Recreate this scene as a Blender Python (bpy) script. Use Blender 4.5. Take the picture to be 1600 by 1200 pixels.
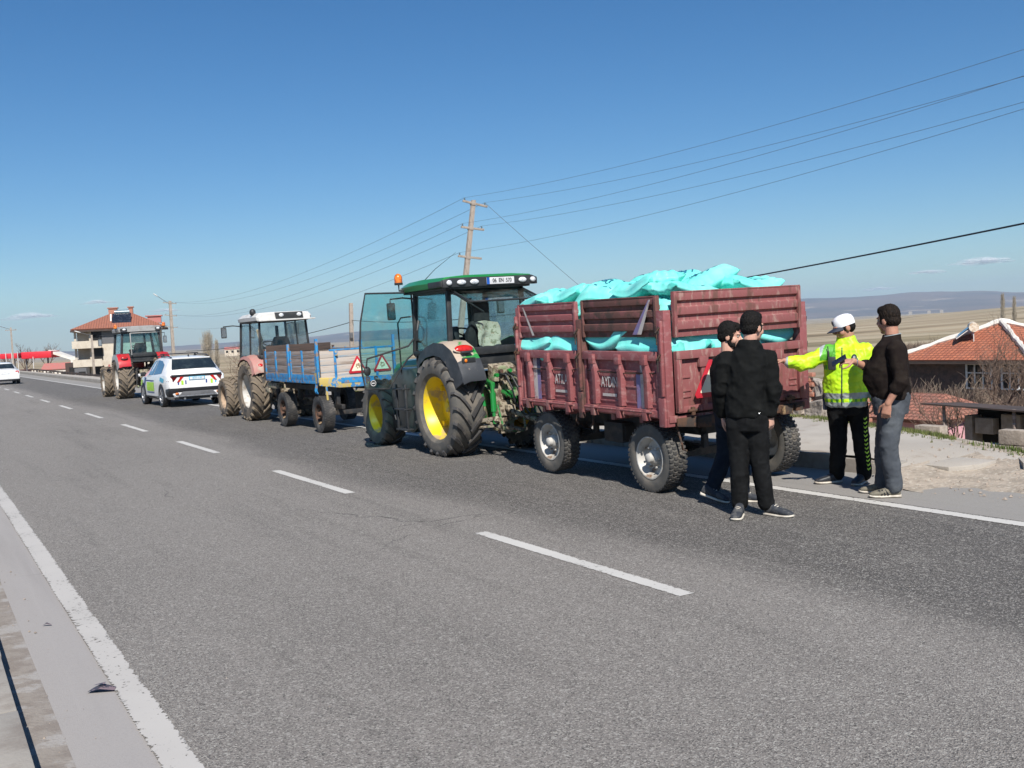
import bpy, bmesh, math, random
from math import pi, sin, cos, tan, atan2, sqrt, radians
from mathutils import Vector, Matrix, noise
R_ = random.Random(7)
S = bpy.context.scene
COL = S.collection
for o in list(bpy.data.objects): bpy.data.objects.remove(o)

# ------------------------------------------------------------ camera
cd = bpy.data.cameras.new('camera'); cam = bpy.data.objects.new('camera', cd); COL.objects.link(cam)
cd.sensor_width = 36; cd.lens = 36.0; cd.clip_start = .05; cd.clip_end = 60000
_r = ((0.860826986, -0.069508095, 0.50412848), (-0.50644839, -0.019934671, 0.862039812), (-0.04986911, -0.99738219, -0.052362565))
m = Matrix(((_r[0][0], -_r[0][1], -_r[0][2], 0), (_r[1][0], -_r[1][1], -_r[1][2], 0), (_r[2][0], -_r[2][1], -_r[2][2], 1.70), (0, 0, 0, 1)))
cam.matrix_world = m
S.camera = cam
# ------------------------------------------------------------ light
SUN_EL = radians(45); SUN_AZ = radians(202)      # clockwise from +Y, the road's direction
W = bpy.data.worlds.new('World'); S.world = W; W.use_nodes = True
nt = W.node_tree; nt.nodes.clear()
sky = nt.nodes.new('ShaderNodeTexSky'); sky.sky_type = 'NISHITA'; sky.sun_disc = False
sky.sun_elevation = SUN_EL; sky.sun_rotation = SUN_AZ; sky.altitude = 900; sky.air_density = 1.0; sky.dust_density = 0.6; sky.ozone_density = 2.2
hs = nt.nodes.new('ShaderNodeHueSaturation'); hs.inputs['Saturation'].default_value = 1.33
mul = nt.nodes.new('ShaderNodeMix'); mul.data_type = 'RGBA'; mul.blend_type = 'MULTIPLY'; mul.inputs[0].default_value = 1; mul.inputs[7].default_value = (.90, 1.06, 1.15, 1)      # the camera's cool white balance
bg = nt.nodes.new('ShaderNodeBackground'); bg.inputs[1].default_value = 0.063
wo = nt.nodes.new('ShaderNodeOutputWorld')
nt.links.new(sky.outputs[0], hs.inputs['Color']); nt.links.new(hs.outputs[0], mul.inputs[6]); nt.links.new(mul.outputs[2], bg.inputs[0]); nt.links.new(bg.outputs[0], wo.inputs[0])
sl = bpy.data.lights.new('sun', 'SUN'); sl.energy = 4.7; sl.angle = radians(.53); sl.color = (1, .955, .89)
so = bpy.data.objects.new('sun', sl); COL.objects.link(so)
sd = Vector((sin(SUN_AZ)*cos(SUN_EL), cos(SUN_AZ)*cos(SUN_EL), sin(SUN_EL)))
so.rotation_euler = (-sd).to_track_quat('-Z', 'Y').to_euler(); so.location = sd*30
S.view_settings.view_transform = 'Standard'; S.view_settings.look = 'None'; S.view_settings.gamma = 1; S.view_settings.exposure = 0.45
S.render.engine = 'CYCLES'; S.cycles.max_bounces = 8; S.cycles.transparent_max_bounces = 16
S.cycles.caustics_reflective = False; S.cycles.caustics_refractive = False

# ------------------------------------------------------------ materials
MATS = {}
def mat(name, col, rough=.6, metal=0., c2=None, sc=6., lo=.45, hi=.62, bump=0., bsc=60., c3=None, sc3=2., lo3=.55, hi3=.62, stretch=(1, 1, 1), coat=0., spec=.5, det=6):
    """paint/earth/cloth: base colour, worn into c2 by fine noise and into c3 by broad patches"""
    m = bpy.data.materials.new(name); m.use_nodes = True; t = m.node_tree; N = t.nodes; L = t.links
    p = N['Principled BSDF']; p.inputs['Roughness'].default_value = rough; p.inputs['Metallic'].default_value = metal
    p.inputs['Coat Weight'].default_value = coat; p.inputs['Specular IOR Level'].default_value = spec
    tc = N.new('ShaderNodeTexCoord'); mp = N.new('ShaderNodeMapping'); mp.inputs['Scale'].default_value = stretch
    L.new(tc.outputs['Object'], mp.inputs[0]); src = mp.outputs[0]
    def nz(scale, d=det):
        n = N.new('ShaderNodeTexNoise'); n.inputs['Scale'].default_value = scale; n.inputs['Detail'].default_value = d; n.inputs['Roughness'].default_value = .62
        L.new(src, n.inputs['Vector']); return n.outputs['Fac']
    def ramp(f, a, b):
        r = N.new('ShaderNodeMapRange'); r.interpolation_type = 'SMOOTHSTEP'; r.inputs[1].default_value = a; r.inputs[2].default_value = b; L.new(f, r.inputs[0]); return r.outputs[0]
    def mix(f, A, Bc):
        x = N.new('ShaderNodeMix'); x.data_type = 'RGBA'; L.new(f, x.inputs[0])
        if isinstance(A, tuple): x.inputs[6].default_value = (*A, 1)
        else: L.new(A, x.inputs[6])
        x.inputs[7].default_value = (*Bc, 1); return x.outputs[2]
    cur = col
    if c2 is None: c2 = tuple(c*.8 for c in col)
    cur = mix(ramp(nz(sc), lo, hi), cur, c2)
    if c3 is not None:
        cur = mix(ramp(nz(sc3, 8), lo3, hi3), cur, c3)
    L.new(cur, p.inputs['Base Color'])
    if bump > 0:
        b = N.new('ShaderNodeBump'); b.inputs['Distance'].default_value = bump; L.new(nz(bsc, 4), b.inputs['Height']); L.new(b.outputs[0], p.inputs['Normal'])
    MATS[name] = m; return m
def glass(name, tint, refl=.6):
    m = bpy.data.materials.new(name); m.use_nodes = True; t = m.node_tree; N = t.nodes; L = t.links; N.remove(N['Principled BSDF'])
    tr = N.new('ShaderNodeBsdfTransparent'); tr.inputs[0].default_value = (*tint, 1)
    gl = N.new('ShaderNodeBsdfGlossy'); gl.inputs['Roughness'].default_value = .03; gl.inputs[0].default_value = (.9, .95, 1, 1)
    tc = N.new('ShaderNodeTexCoord'); n = N.new('ShaderNodeTexNoise'); n.inputs['Scale'].default_value = 5; L.new(tc.outputs['Object'], n.inputs['Vector'])
    df = N.new('ShaderNodeBsdfDiffuse'); df.inputs[0].default_value = (.45, .40, .33, 1)
    mr = N.new('ShaderNodeMapRange'); mr.inputs[1].default_value = .4; mr.inputs[2].default_value = .8; mr.inputs[4].default_value = .12; L.new(n.outputs['Fac'], mr.inputs[0])
    m1 = N.new('ShaderNodeMixShader'); L.new(mr.outputs[0], m1.inputs[0]); L.new(tr.outputs[0], m1.inputs[1]); L.new(df.outputs[0], m1.inputs[2])
    fr = N.new('ShaderNodeFresnel'); fr.inputs[0].default_value = 1.45
    mu = N.new('ShaderNodeMath'); mu.operation = 'MULTIPLY'; mu.inputs[1].default_value = refl; L.new(fr.outputs[0], mu.inputs[0])
    mx = N.new('ShaderNodeMixShader'); L.new(mu.outputs[0], mx.inputs[0]); L.new(m1.outputs[0], mx.inputs[1]); L.new(gl.outputs[0], mx.inputs[2])
    L.new(mx.outputs[0], N['Material Output'].inputs[0]); MATS[name] = m; return m

DUST = (.36, .29, .21)
mat('rubber', (.035, .034, .033), .8, c2=(.11, .10, .09), sc=5, lo=.4, hi=.7, bump=.004, bsc=120)
mat('rubber_muddy', (.17, .135, .10), .9, c2=(.055, .05, .045), sc=4, lo=.5, hi=.62, bump=.006, bsc=60)
mat('rubber_lug', (.045, .043, .042), .6, c2=(.14, .12, .10), sc=9, lo=.5, hi=.72, bump=.002, bsc=80)
mat('rubber_lug_muddy', (.19, .15, .105), .9, c2=(.08, .068, .055), sc=6, lo=.52, hi=.68, bump=.003, bsc=60)
mat('rubber_side', (.10, .095, .085), .85, c2=(.16, .14, .115), sc=5, lo=.45, hi=.65, bump=.002, bsc=90)
mat('yellow_rim', (.78, .56, .015), .42, c2=(.55, .38, .06), sc=6, lo=.55, hi=.8, c3=(.42, .31, .16), sc3=4, lo3=.52, hi3=.66)
mat('white_rim', (.50, .48, .44), .55, c2=(.30, .26, .21), sc=8, lo=.45, hi=.7, c3=(.17, .10, .06), sc3=9, lo3=.6, hi3=.68)
mat('muddy_rim', (.42, .30, .20), .8, c2=(.24, .17, .12), sc=7, lo=.45, hi=.6)
mat('alloy', (.42, .42, .43), .35, .7, c2=(.25, .25, .26), sc=9)
mat('green_paint', (.014, .215, .04), .35, c2=(.03, .17, .05), sc=5, lo=.5, hi=.8, c3=(.12, .17, .08), sc3=3, lo3=.6, hi3=.8, coat=.4)
mat('green_dusty', (.03, .22, .055), .6, c2=(.30, .27, .19), sc=9, lo=.46, hi=.56, c3=(.20, .15, .10), sc3=16, lo3=.55, hi3=.65, bump=.004, bsc=60)
mat('green_fender', (.016, .26, .045), .4, c2=(.03, .2, .05), sc=4, c3=(.46, .37, .29), sc3=1.9, lo3=.50, hi3=.55, coat=.2, bump=.0008, bsc=60)
mat('dust_grease', (.34, .29, .215), .9, c2=(.10, .07, .045), sc=18, lo=.46, hi=.56, c3=(.22, .25, .14), sc3=7, lo3=.55, hi3=.62, bump=.012, bsc=45)
mat('black_plastic', (.022, .024, .026), .5, c2=(.055, .055, .053), sc=5, lo=.45, hi=.75, bump=.0006, bsc=150)
mat('black_fender', (.03, .034, .04), .5, c2=(.05, .053, .058), sc=6, c3=(.30, .25, .19), sc3=14, lo3=.66, hi3=.72)
mat('dark_metal', (.02, .02, .021), .65, c2=(.06, .048, .038), sc=7, lo=.45, hi=.65, bump=.003, bsc=50)
mat('rusty', (.10, .05, .03), .85, c2=(.045, .035, .03), sc=9, lo=.42, hi=.58, c3=(.28, .19, .10), sc3=6, lo3=.6, hi3=.68, bump=.004, bsc=60)
mat('grey_green', (.016, .032, .030), .3, c2=(.03, .05, .045), sc=4, lo=.4, hi=.7, coat=.2)
mat('maroon', (.265, .082, .084), .6, c2=(.33, .155, .15), sc=11, lo=.50, hi=.66, c3=(.15, .062, .052), sc3=7, lo3=.56, hi3=.72, bump=.0025, bsc=40, stretch=(1, 1, 1.5))
mat('maroon_worn', (.25, .082, .080), .7, c2=(.33, .19, .165), sc=14, lo=.52, hi=.66, c3=(.15, .065, .052), sc3=6, lo3=.54, hi3=.68, bump=.003, bsc=40, stretch=(1.6, 1.6, .5))
mat('maroon_rust', (.135, .060, .048), .75, c2=(.20, .075, .07), sc=8, lo=.5, hi=.62, c3=(.075, .045, .035), sc3=7, lo3=.5, hi3=.6, bump=.003, bsc=50)
mat('paint_white', (.62, .60, .56), .6, c2=(.42, .33, .30), sc=14, lo=.5, hi=.62)
mat('paint_stripe', (.50, .46, .43), .65, c2=(.36, .24, .23), sc=12, lo=.48, hi=.62)
mat('paint_violet', (.20, .17, .33), .65, c2=(.24, .13, .20), sc=12, lo=.48, hi=.62)
mat('paint_navy', (.035, .045, .10), .65, c2=(.10, .06, .09), sc=12, lo=.48, hi=.62)
mat('sign_red', (.48, .02, .035), .4, c2=(.32, .03, .04), sc=9, lo=.5, hi=.75)
mat('sign_cream', (.83, .75, .56), .5, c2=(.68, .58, .42), sc=8, lo=.5, hi=.75)
mat('sign_soot', (.30, .22, .13), .7, c2=(.5, .4, .25), sc=26, lo=.45, hi=.6)
mat('sack', (.16, .73, .64), .40, c2=(.27, .78, .71), sc=3, lo=.35, hi=.7, c3=(.40, .74, .66), sc3=5, lo3=.58, hi3=.78, bump=.003, bsc=26, spec=.4)  # the paler broad patches paint bright highlights into the cloth colour
mat('sack_seam', (.07, .46, .40), .6, c2=(.13, .55, .48), sc=12)
mat('ink', (.01, .10, .20), .5, c2=(.02, .2, .3), sc=20)
mat('white_paint', (.78, .78, .77), .3, c2=(.70, .70, .69), sc=3, coat=.6)
mat('roof_white', (.62, .61, .58), .45, c2=(.46, .44, .40), sc=5, lo=.5, hi=.75)
mat('roof_grey', (.33, .33, .32), .4, c2=(.26, .25, .24), sc=5)
mat('pink_paint', (.42, .20, .17), .65, c2=(.36, .24, .20), sc=6, lo=.45, hi=.7, c3=(.40, .33, .26), sc3=3, lo3=.55, hi3=.7)
mat('red_paint', (.50, .012, .018), .35, c2=(.40, .03, .03), sc=5, coat=.5)
mat('seat_black', (.02, .02, .022), .8, c2=(.035, .034, .033), sc=12)
mat('cloth_cream', (.42, .38, .29), .95, c2=(.20, .19, .12), sc=14, lo=.53, hi=.6, c3=(.34, .20, .13), sc3=22, lo3=.6, hi3=.66, bump=.004, bsc=40)
mat('lamp_glass', (.75, .77, .78), .12, c2=(.45, .47, .5), sc=30, coat=.8)
mat('lamp_red', (.55, .02, .012), .2, c2=(.40, .01, .01), sc=20, coat=.8)
mat('lamp_dark_red', (.10, .006, .006), .12, c2=(.16, .01, .01), sc=9, coat=.9)
mat('lamp_orange', (.75, .20, .012), .2, c2=(.45, .09, .01), sc=16, coat=.8)
mat('plate_white', (.72, .72, .72), .4)
mat('plate_blue', (.015, .10, .42), .4)
mat('plate_sky', (.06, .42, .60), .4)
mat('letter', (.015, .015, .017), .5)
mat('wood_old', (.33, .27, .235), .85, c2=(.20, .155, .13), sc=3, lo=.4, hi=.62, bump=.004, bsc=14, stretch=(1, .35, 8), c3=(.22, .30, .38), sc3=3.5, lo3=.57, hi3=.63)
mat('wood_rear', (.47, .41, .355), .85, c2=(.24, .34, .42), sc=3, lo=.55, hi=.62, bump=.004, bsc=14, stretch=(.35, 1, 8), c3=(.32, .25, .2), sc3=2, lo3=.55, hi3=.62)
mat('wood_dark', (.075, .05, .04), .9, c2=(.045, .035, .03), sc=5, stretch=(.5, .5, 6))
mat('blue_paint', (.03, .25, .52), .6, c2=(.02, .16, .38), sc=8, c3=(.25, .19, .16), sc3=11, lo3=.54, hi3=.58, bump=.002, bsc=40)
mat('yellow_old', (.52, .39, .11), .65, c2=(.40, .35, .27), sc=11, lo=.50, hi=.56, c3=(.05, .22, .45), sc3=7, lo3=.53, hi3=.56)
mat('navy_blue', (.02, .05, .22), .4); mat('fluoro', (.42, .72, .05), .45); mat('chrome', (.6, .6, .6), .25, .9)
mat('car_glass', (.014, .02, .024), .08, coat=1., c2=(.03, .042, .045), sc=2); mat('car_glass_blue', (.02, .05, .09), .08, coat=1., c2=(.03, .07, .11), sc=2)
mat('car_black', (.014, .014, .016), .45); mat('grille', (.12, .12, .125), .5)
mat('concrete', (.36, .33, .29), .9, c2=(.27, .245, .21), sc=3, lo=.4, hi=.65, bump=.004, bsc=50)
mat('pole_concrete', (.34, .29, .245), .9, c2=(.27, .23, .19), sc=4, bump=.003, bsc=60)
mat('insulator', (.10, .16, .20), .25, c2=(.16, .22, .26), sc=9)
mat('wire', (.13, .18, .24), .6); mat('cable', (.012, .016, .03), .6)
mat('plaster', (.56, .50, .41), .9, c2=(.47, .41, .33), sc=1.2, lo=.4, hi=.65, bump=.006, bsc=30)
mat('plaster_white', (.72, .69, .63), .9, c2=(.6, .56, .5), sc=1.2, lo=.4, hi=.65)
mat('pink_wall', (.62, .33, .36), .9, c2=(.5, .3, .31), sc=2.5, lo=.45, hi=.65)
mat('brown_wall', (.115, .075, .062), .95, c2=(.075, .055, .048), sc=5, lo=.4, hi=.6, bump=.02, bsc=10)
mat('void', (.012, .011, .010), .9)  # flat near-black, paints the shade inside openings
mat('window_white', (.66, .66, .65), .5, c2=(.5, .5, .49), sc=9)
mat('roof_rubble', (.27, .15, .115), .95, c2=(.11, .08, .065), sc=7, lo=.42, hi=.56, c3=(.36, .22, .17), sc3=11, lo3=.55, hi3=.62, bump=.05, bsc=14)
mat('block', (.40, .34, .28), .95, c2=(.31, .26, .21), sc=7, lo=.4, hi=.62, bump=.01, bsc=30)
mat('rubble', (.36, .31, .26), .95, c2=(.24, .20, .165), sc=11, lo=.45, hi=.55, bump=.03, bsc=12, c3=(.42, .37, .31), sc3=5)
mat('brick_red', (.42, .17, .11), .9, c2=(.33, .2, .15), sc=9, bump=.01, bsc=20)
mat('sheet_red', (.45, .15, .13), .7, c2=(.38, .18, .15), sc=3)
mat('sign_red_bright', (.62, .015, .03), .5)
mat('twig', (.18, .125, .092), .95, c2=(.11, .075, .055), sc=9)
mat('twig_pale', (.26, .20, .145), .95, c2=(.19, .145, .105), sc=7)
mat('poplar', (.44, .38, .29), .95, c2=(.22, .19, .14), sc=3)
mat('conifer', (.055, .06, .025), .9, c2=(.09, .065, .035), sc=3)
mat('bark', (.085, .062, .05), .95, c2=(.14, .105, .08), sc=12, bump=.01, bsc=30)
mat('solar', (.012, .014, .022), .2, c2=(.03, .035, .05), sc=3, coat=.7)
mat('litter_dark', (.04, .04, .04), .7)
mat('tank', (.70, .62, .50), .5, c2=(.50, .38, .26), sc=7, lo=.48, hi=.6)
mat('skin', (.44, .23, .155), .55, c2=(.36, .17, .12), sc=18, lo=.4, hi=.7, spec=.35)
mat('skin_pale', (.58, .34, .25), .55, c2=(.50, .27, .2), sc=18, lo=.4, hi=.7, spec=.35)
mat('hair', (.005, .0045, .004), .75, spec=.2, c2=(.010, .008, .007), sc=60, bump=.006, bsc=160, stretch=(1, 1, .4))
mat('hair_brown', (.009, .006, .0045), .75, spec=.2, c2=(.022, .014, .009), sc=60, bump=.006, bsc=160, stretch=(1, 1, .4))
mat('eye_white', (.42, .38, .34), .4)
mat('black_cloth', (.007, .0075, .0075), .9, c2=(.011, .0115, .011), sc=7, bump=.0015, bsc=34, spec=.12)
mat('black_trousers', (.006, .0062, .0065), .85, c2=(.010, .0105, .011), sc=7, bump=.0015, bsc=30, spec=.15)
mat('navy_trousers', (.010, .014, .022), .9, c2=(.014, .02, .03), sc=7, bump=.003, bsc=30, spec=.2)
mat('brown_knit', (.014, .010, .009), .95, c2=(.021, .016, .013), sc=8, bump=.0015, bsc=60, spec=.1)
mat('grey_denim', (.062, .070, .082), .9, c2=(.10, .11, .12), sc=5, lo=.4, hi=.7, bump=.002, bsc=60, spec=.25)
mat('hivis', (.53, .82, .015), .5, c2=(.42, .74, .02), sc=6, bump=.004, bsc=16)
mat('hivis_green', (.11, .42, .03), .55, c2=(.08, .33, .03), sc=6, bump=.004, bsc=20)
mat('reflect', (.38, .42, .42), .35, c2=(.30, .34, .34), sc=12, bump=.003, bsc=24)
mat('cap_white', (.80, .80, .82), .7, c2=(.74, .74, .77), sc=9)
mat('cap_navy', (.02, .026, .045), .6)
mat('shoe_black', (.018, .019, .022), .5, c2=(.04, .04, .045), sc=16)
mat('shoe_grey', (.026, .03, .038), .8, c2=(.075, .075, .075), sc=18, lo=.5, hi=.58)
mat('shoe_olive', (.20, .18, .135), .85, c2=(.12, .11, .085), sc=20, lo=.5, hi=.6)
mat('sole', (.62, .57, .48), .8, c2=(.45, .4, .33), sc=14)
mat('litter', (.06, .055, .07), .5, c2=(.22, .16, .17), sc=30, lo=.5, hi=.55)
mat('stone', (.33, .27, .22), .9, c2=(.2, .17, .14), sc=20)
glass('glass_teal', (.78, .92, .93), .8); glass('glass_door', (.60, .84, .85), .8); glass('glass_clear', (.88, .92, .92), .8); glass('glass_dark', (.16, .19, .2), 1.3)
glass('glass_car', (.12, .22, .3), 1.6); glass('glass_window', (.06, .07, .08), 1.)

# ------------------------------------------------------------ object helpers
def tag(o, label=None, cat=None, group=None, kind=None):
    if label: o['label'] = label
    if cat: o['category'] = cat
    if group: o['group'] = group
    if kind: o['kind'] = kind
    return o
def thing(name, loc, label, cat, group=None, rz=0., rx=0., ry=0., sc=None):
    o = bpy.data.objects.new(name, None); COL.objects.link(o); o.empty_display_size = .2
    o.location = loc; o.rotation_euler = (rx, ry, rz)
    if sc: o.scale = (sc, sc, sc)
    return tag(o, label, cat, group)
def link(name, me, parent=None, mats=None, smooth=True):
    o = bpy.data.objects.new(name, me); COL.objects.link(o)
    if mats:
        for mm in (mats if isinstance(mats, (list, tuple)) else [mats]): me.materials.append(MATS[mm])
    if parent is not None: o.parent = parent
    return o
def copy_tree(o, parent=None):
    c = o.copy(); COL.objects.link(c); c.parent = parent
    for ch in [x for x in KIDS(o)]: copy_tree(ch, c)
    return c
def KIDS(o): return [x for x in bpy.data.objects if x.parent == o]
class B:
    """collects shapes into one bmesh; build() links them as ONE mesh object"""
    def __init__(s): s.b = bmesh.new(); s.mi = 0
    def mx(s, f):
        f.material_index = s.mi; return f
    def face(s, vs):
        try: return s.mx(s.b.faces.new(vs))
        except ValueError: return None
    def V(s, p): return s.b.verts.new(p)
    def poly(s, pts): return s.face([s.V(p) for p in pts])
    def box(s, x0, x1, y0, y1, z0, z1, M=None):
        c = [Vector(p) for p in ((x0,y0,z0),(x1,y0,z0),(x1,y1,z0),(x0,y1,z0),(x0,y0,z1),(x1,y0,z1),(x1,y1,z1),(x0,y1,z1))]
        if M: c = [M @ p for p in c]
        v = [s.V(p) for p in c]
        for f in ((3,2,1,0),(4,5,6,7),(0,1,5,4),(1,2,6,5),(2,3,7,6),(3,0,4,7)): s.face([v[i] for i in f])
        return s
    def cbox(s, c, sz, M=None):
        return s.box(c[0]-sz[0]/2, c[0]+sz[0]/2, c[1]-sz[1]/2, c[1]+sz[1]/2, c[2]-sz[2]/2, c[2]+sz[2]/2, M)
    def bar(s, p, q, w, h=None, up=(0, 0, 1)):
        """rectangular bar from p to q, w across, h along 'up'"""
        p = Vector(p); q = Vector(q); h = h or w; d = (q-p).normalized(); u = Vector(up)
        if abs(d.dot(u)) > .95: u = Vector((0, 1, 0)) if abs(d.y) < .9 else Vector((1, 0, 0))
        a = d.cross(u).normalized(); c = a.cross(d).normalized(); a *= w/2; c *= h/2
        v = [s.V(x) for x in (p-a-c, p+a-c, p+a+c, p-a+c, q-a-c, q+a-c, q+a+c, q-a+c)]
        for f in ((3,2,1,0),(4,5,6,7),(0,1,5,4),(1,2,6,5),(2,3,7,6),(3,0,4,7)): s.face([v[i] for i in f])
        return s
    def prism(s, pts, axis, a, b):
        """polygon (2D pts) extruded along axis from a to b. axis 'x': pts=(y,z); 'y': (x,z); 'z': (x,y)"""
        f = {'x': lambda p, t: (t, p[0], p[1]), 'y': lambda p, t: (p[0], t, p[1]), 'z': lambda p, t: (p[0], p[1], t)}[axis]
        A = [s.V(f(p, a)) for p in pts]; C = [s.V(f(p, b)) for p in pts]; n = len(pts)
        s.face(A[::-1]); s.face(C)
        for i in range(n): s.face([A[i], A[(i+1) % n], C[(i+1) % n], C[i]])
        return s
    def loft(s, rings, cap=True, closed=False):
        """rings: lists of points of equal count"""
        vs = [[s.V(p) for p in r] for r in rings]; n = len(vs[0]); m = len(vs)
        for i in range(m if closed else m-1):
            A = vs[i]; C = vs[(i+1) % m]
            for j in range(n): s.face([A[j], A[(j+1) % n], C[(j+1) % n], C[j]])
        if cap and not closed: s.face(vs[0][::-1]); s.face(vs[-1])
        return s
    def tube(s, pts, r, n=8, cap=True):
        pts = [Vector(p) for p in pts]; m = len(pts); rr = r if isinstance(r, (list, tuple)) else [r]*m
        rings = []; pu = None
        for i, p in enumerate(pts):
            d = (pts[min(i+1, m-1)]-pts[max(i-1, 0)])
            if d.length < 1e-9: d = Vector((0, 0, 1))
            d.normalize()
            if pu is None:
                u = Vector((0, 0, 1)) if abs(d.z) < .9 else Vector((1, 0, 0))
            else: u = pu
            u = (u - d*u.dot(d)).normalized(); pu = u; w = d.cross(u)
            rings.append([p + (u*cos(2*pi*k/n)+w*sin(2*pi*k/n))*rr[i] for k in range(n)])
        return s.loft(rings, cap)
    def lathe(s, prof, c=(0, 0, 0), axis='x', n=32, cap=False):
        """prof: (along axis, radius)"""
        rings = []
        for a, r in prof:
            ring = []
            for k in range(n):
                t = 2*pi*k/n; u = r*cos(t); v = r*sin(t)
                p = {'x': (a, u, v), 'y': (v, a, u), 'z': (u, v, a)}[axis]
                ring.append((c[0]+p[0], c[1]+p[1], c[2]+p[2]))
            rings.append(ring)
        return s.loft(rings, cap)
    def ell(s, c, r, n=16, m=10, M=None):
        rings = []
        for i in range(1, m):
            t = pi*i/m; ring = []
            for k in range(n):
                p = Vector((r[0]*sin(t)*cos(2*pi*k/n), r[1]*sin(t)*sin(2*pi*k/n), -r[2]*cos(t)))
                if M: p = M @ p
                ring.append(p+Vector(c))
            rings.append(ring)
        return s.loft(rings, True)
    def build(s, name, mats, parent=None, smooth=False, bevel=0., seg=2, ang=35, split=False):
        if split:        # every loose piece becomes an object of its own
            s.b.verts.index_update(); seen = {}; out = []
            for v in s.b.verts:
                if v in seen: continue
                k = len(out); st = [v]; seen[v] = k
                while st:
                    a = st.pop()
                    for e in a.link_edges:
                        w = e.other_vert(a)
                        if w not in seen: seen[w] = k; st.append(w)
                out.append(k)
            for k in out:
                q = B(); q.b = s.b.copy(); q.b.verts.ensure_lookup_table(); s.b.verts.ensure_lookup_table()
                bmesh.ops.delete(q.b, geom=[q.b.verts[v.index] for v in s.b.verts if seen[v] != k], context='VERTS')
                last = q.build(name, mats, parent, smooth, bevel, seg, ang)
            s.b.free(); return last
        bmesh.ops.recalc_face_normals(s.b, faces=s.b.faces)
        if bevel > 0:
            es = [e for e in s.b.edges if len(e.link_faces) == 2 and e.calc_face_angle(0) > radians(30)]
            bmesh.ops.bevel(s.b, geom=es, offset=bevel, segments=seg, affect='EDGES', profile=.6, clamp_overlap=True)
        if smooth or bevel > 0:
            for f in s.b.faces: f.smooth = True
            for e in s.b.edges:
                if len(e.link_faces) == 2 and e.calc_face_angle(0) > radians(ang): e.smooth = False
        me = bpy.data.meshes.new(name); s.b.to_mesh(me); s.b.free()
        return link(name, me, parent, mats)
def text(name, body, size, M, mats, parent, depth=.002, sx=1., bold=0.):
    cu = bpy.data.curves.new(name, 'FONT'); cu.body = body; cu.size = size; cu.align_x = 'CENTER'; cu.align_y = 'CENTER'; cu.extrude = depth; cu.offset = bold
    o = bpy.data.objects.new(name, cu); COL.objects.link(o)
    me = bpy.data.meshes.new_from_object(o.evaluated_get(bpy.context.evaluated_depsgraph_get()))
    COL.objects.unlink(o); bpy.data.objects.remove(o)
    for v in me.vertices: v.co.x *= sx
    me.transform(M); me.materials.clear()
    return link(name, me, parent, mats)
def face_M(c, right, up):
    """matrix putting text's x along 'right', y along 'up', at c"""
    r = Vector(right).normalized(); u = Vector(up).normalized(); n = r.cross(u)
    return Matrix(((r.x, u.x, n.x, c[0]), (r.y, u.y, n.y, c[1]), (r.z, u.z, n.z, c[2]), (0, 0, 0, 1)))
def remesh(bm_, vox, smooth_it=4, fac=.5):
    """melt overlapping closed shapes into one continuous skin"""
    bmesh.ops.recalc_face_normals(bm_.b, faces=bm_.b.faces)
    me = bpy.data.meshes.new('t'); bm_.b.to_mesh(me); bm_.b.free()
    o = bpy.data.objects.new('t', me); COL.objects.link(o)
    r = o.modifiers.new('r', 'REMESH'); r.mode = 'VOXEL'; r.voxel_size = vox; r.use_smooth_shade = True
    if smooth_it: q = o.modifiers.new('s', 'SMOOTH'); q.factor = fac; q.iterations = smooth_it
    out = bpy.data.meshes.new_from_object(o.evaluated_get(bpy.context.evaluated_depsgraph_get()))
    COL.objects.unlink(o); bpy.data.objects.remove(o); bpy.data.meshes.remove(me)
    for p in out.polygons: p.use_smooth = True
    return out
def crumple(me, amp, freq, st=(1, 1, 1), seed=0):
    nn = [v.normal.copy() for v in me.vertices]
    for v, n in zip(me.vertices, nn):
        p = Vector((v.co.x*st[0], v.co.y*st[1], v.co.z*st[2]))*freq + Vector((seed*7.3, seed*3.1, 0))
        a = noise.noise(p)
        v.co += n*amp*(1-2*abs(a)*1.6 + .6*noise.noise(p*2.3))

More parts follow.
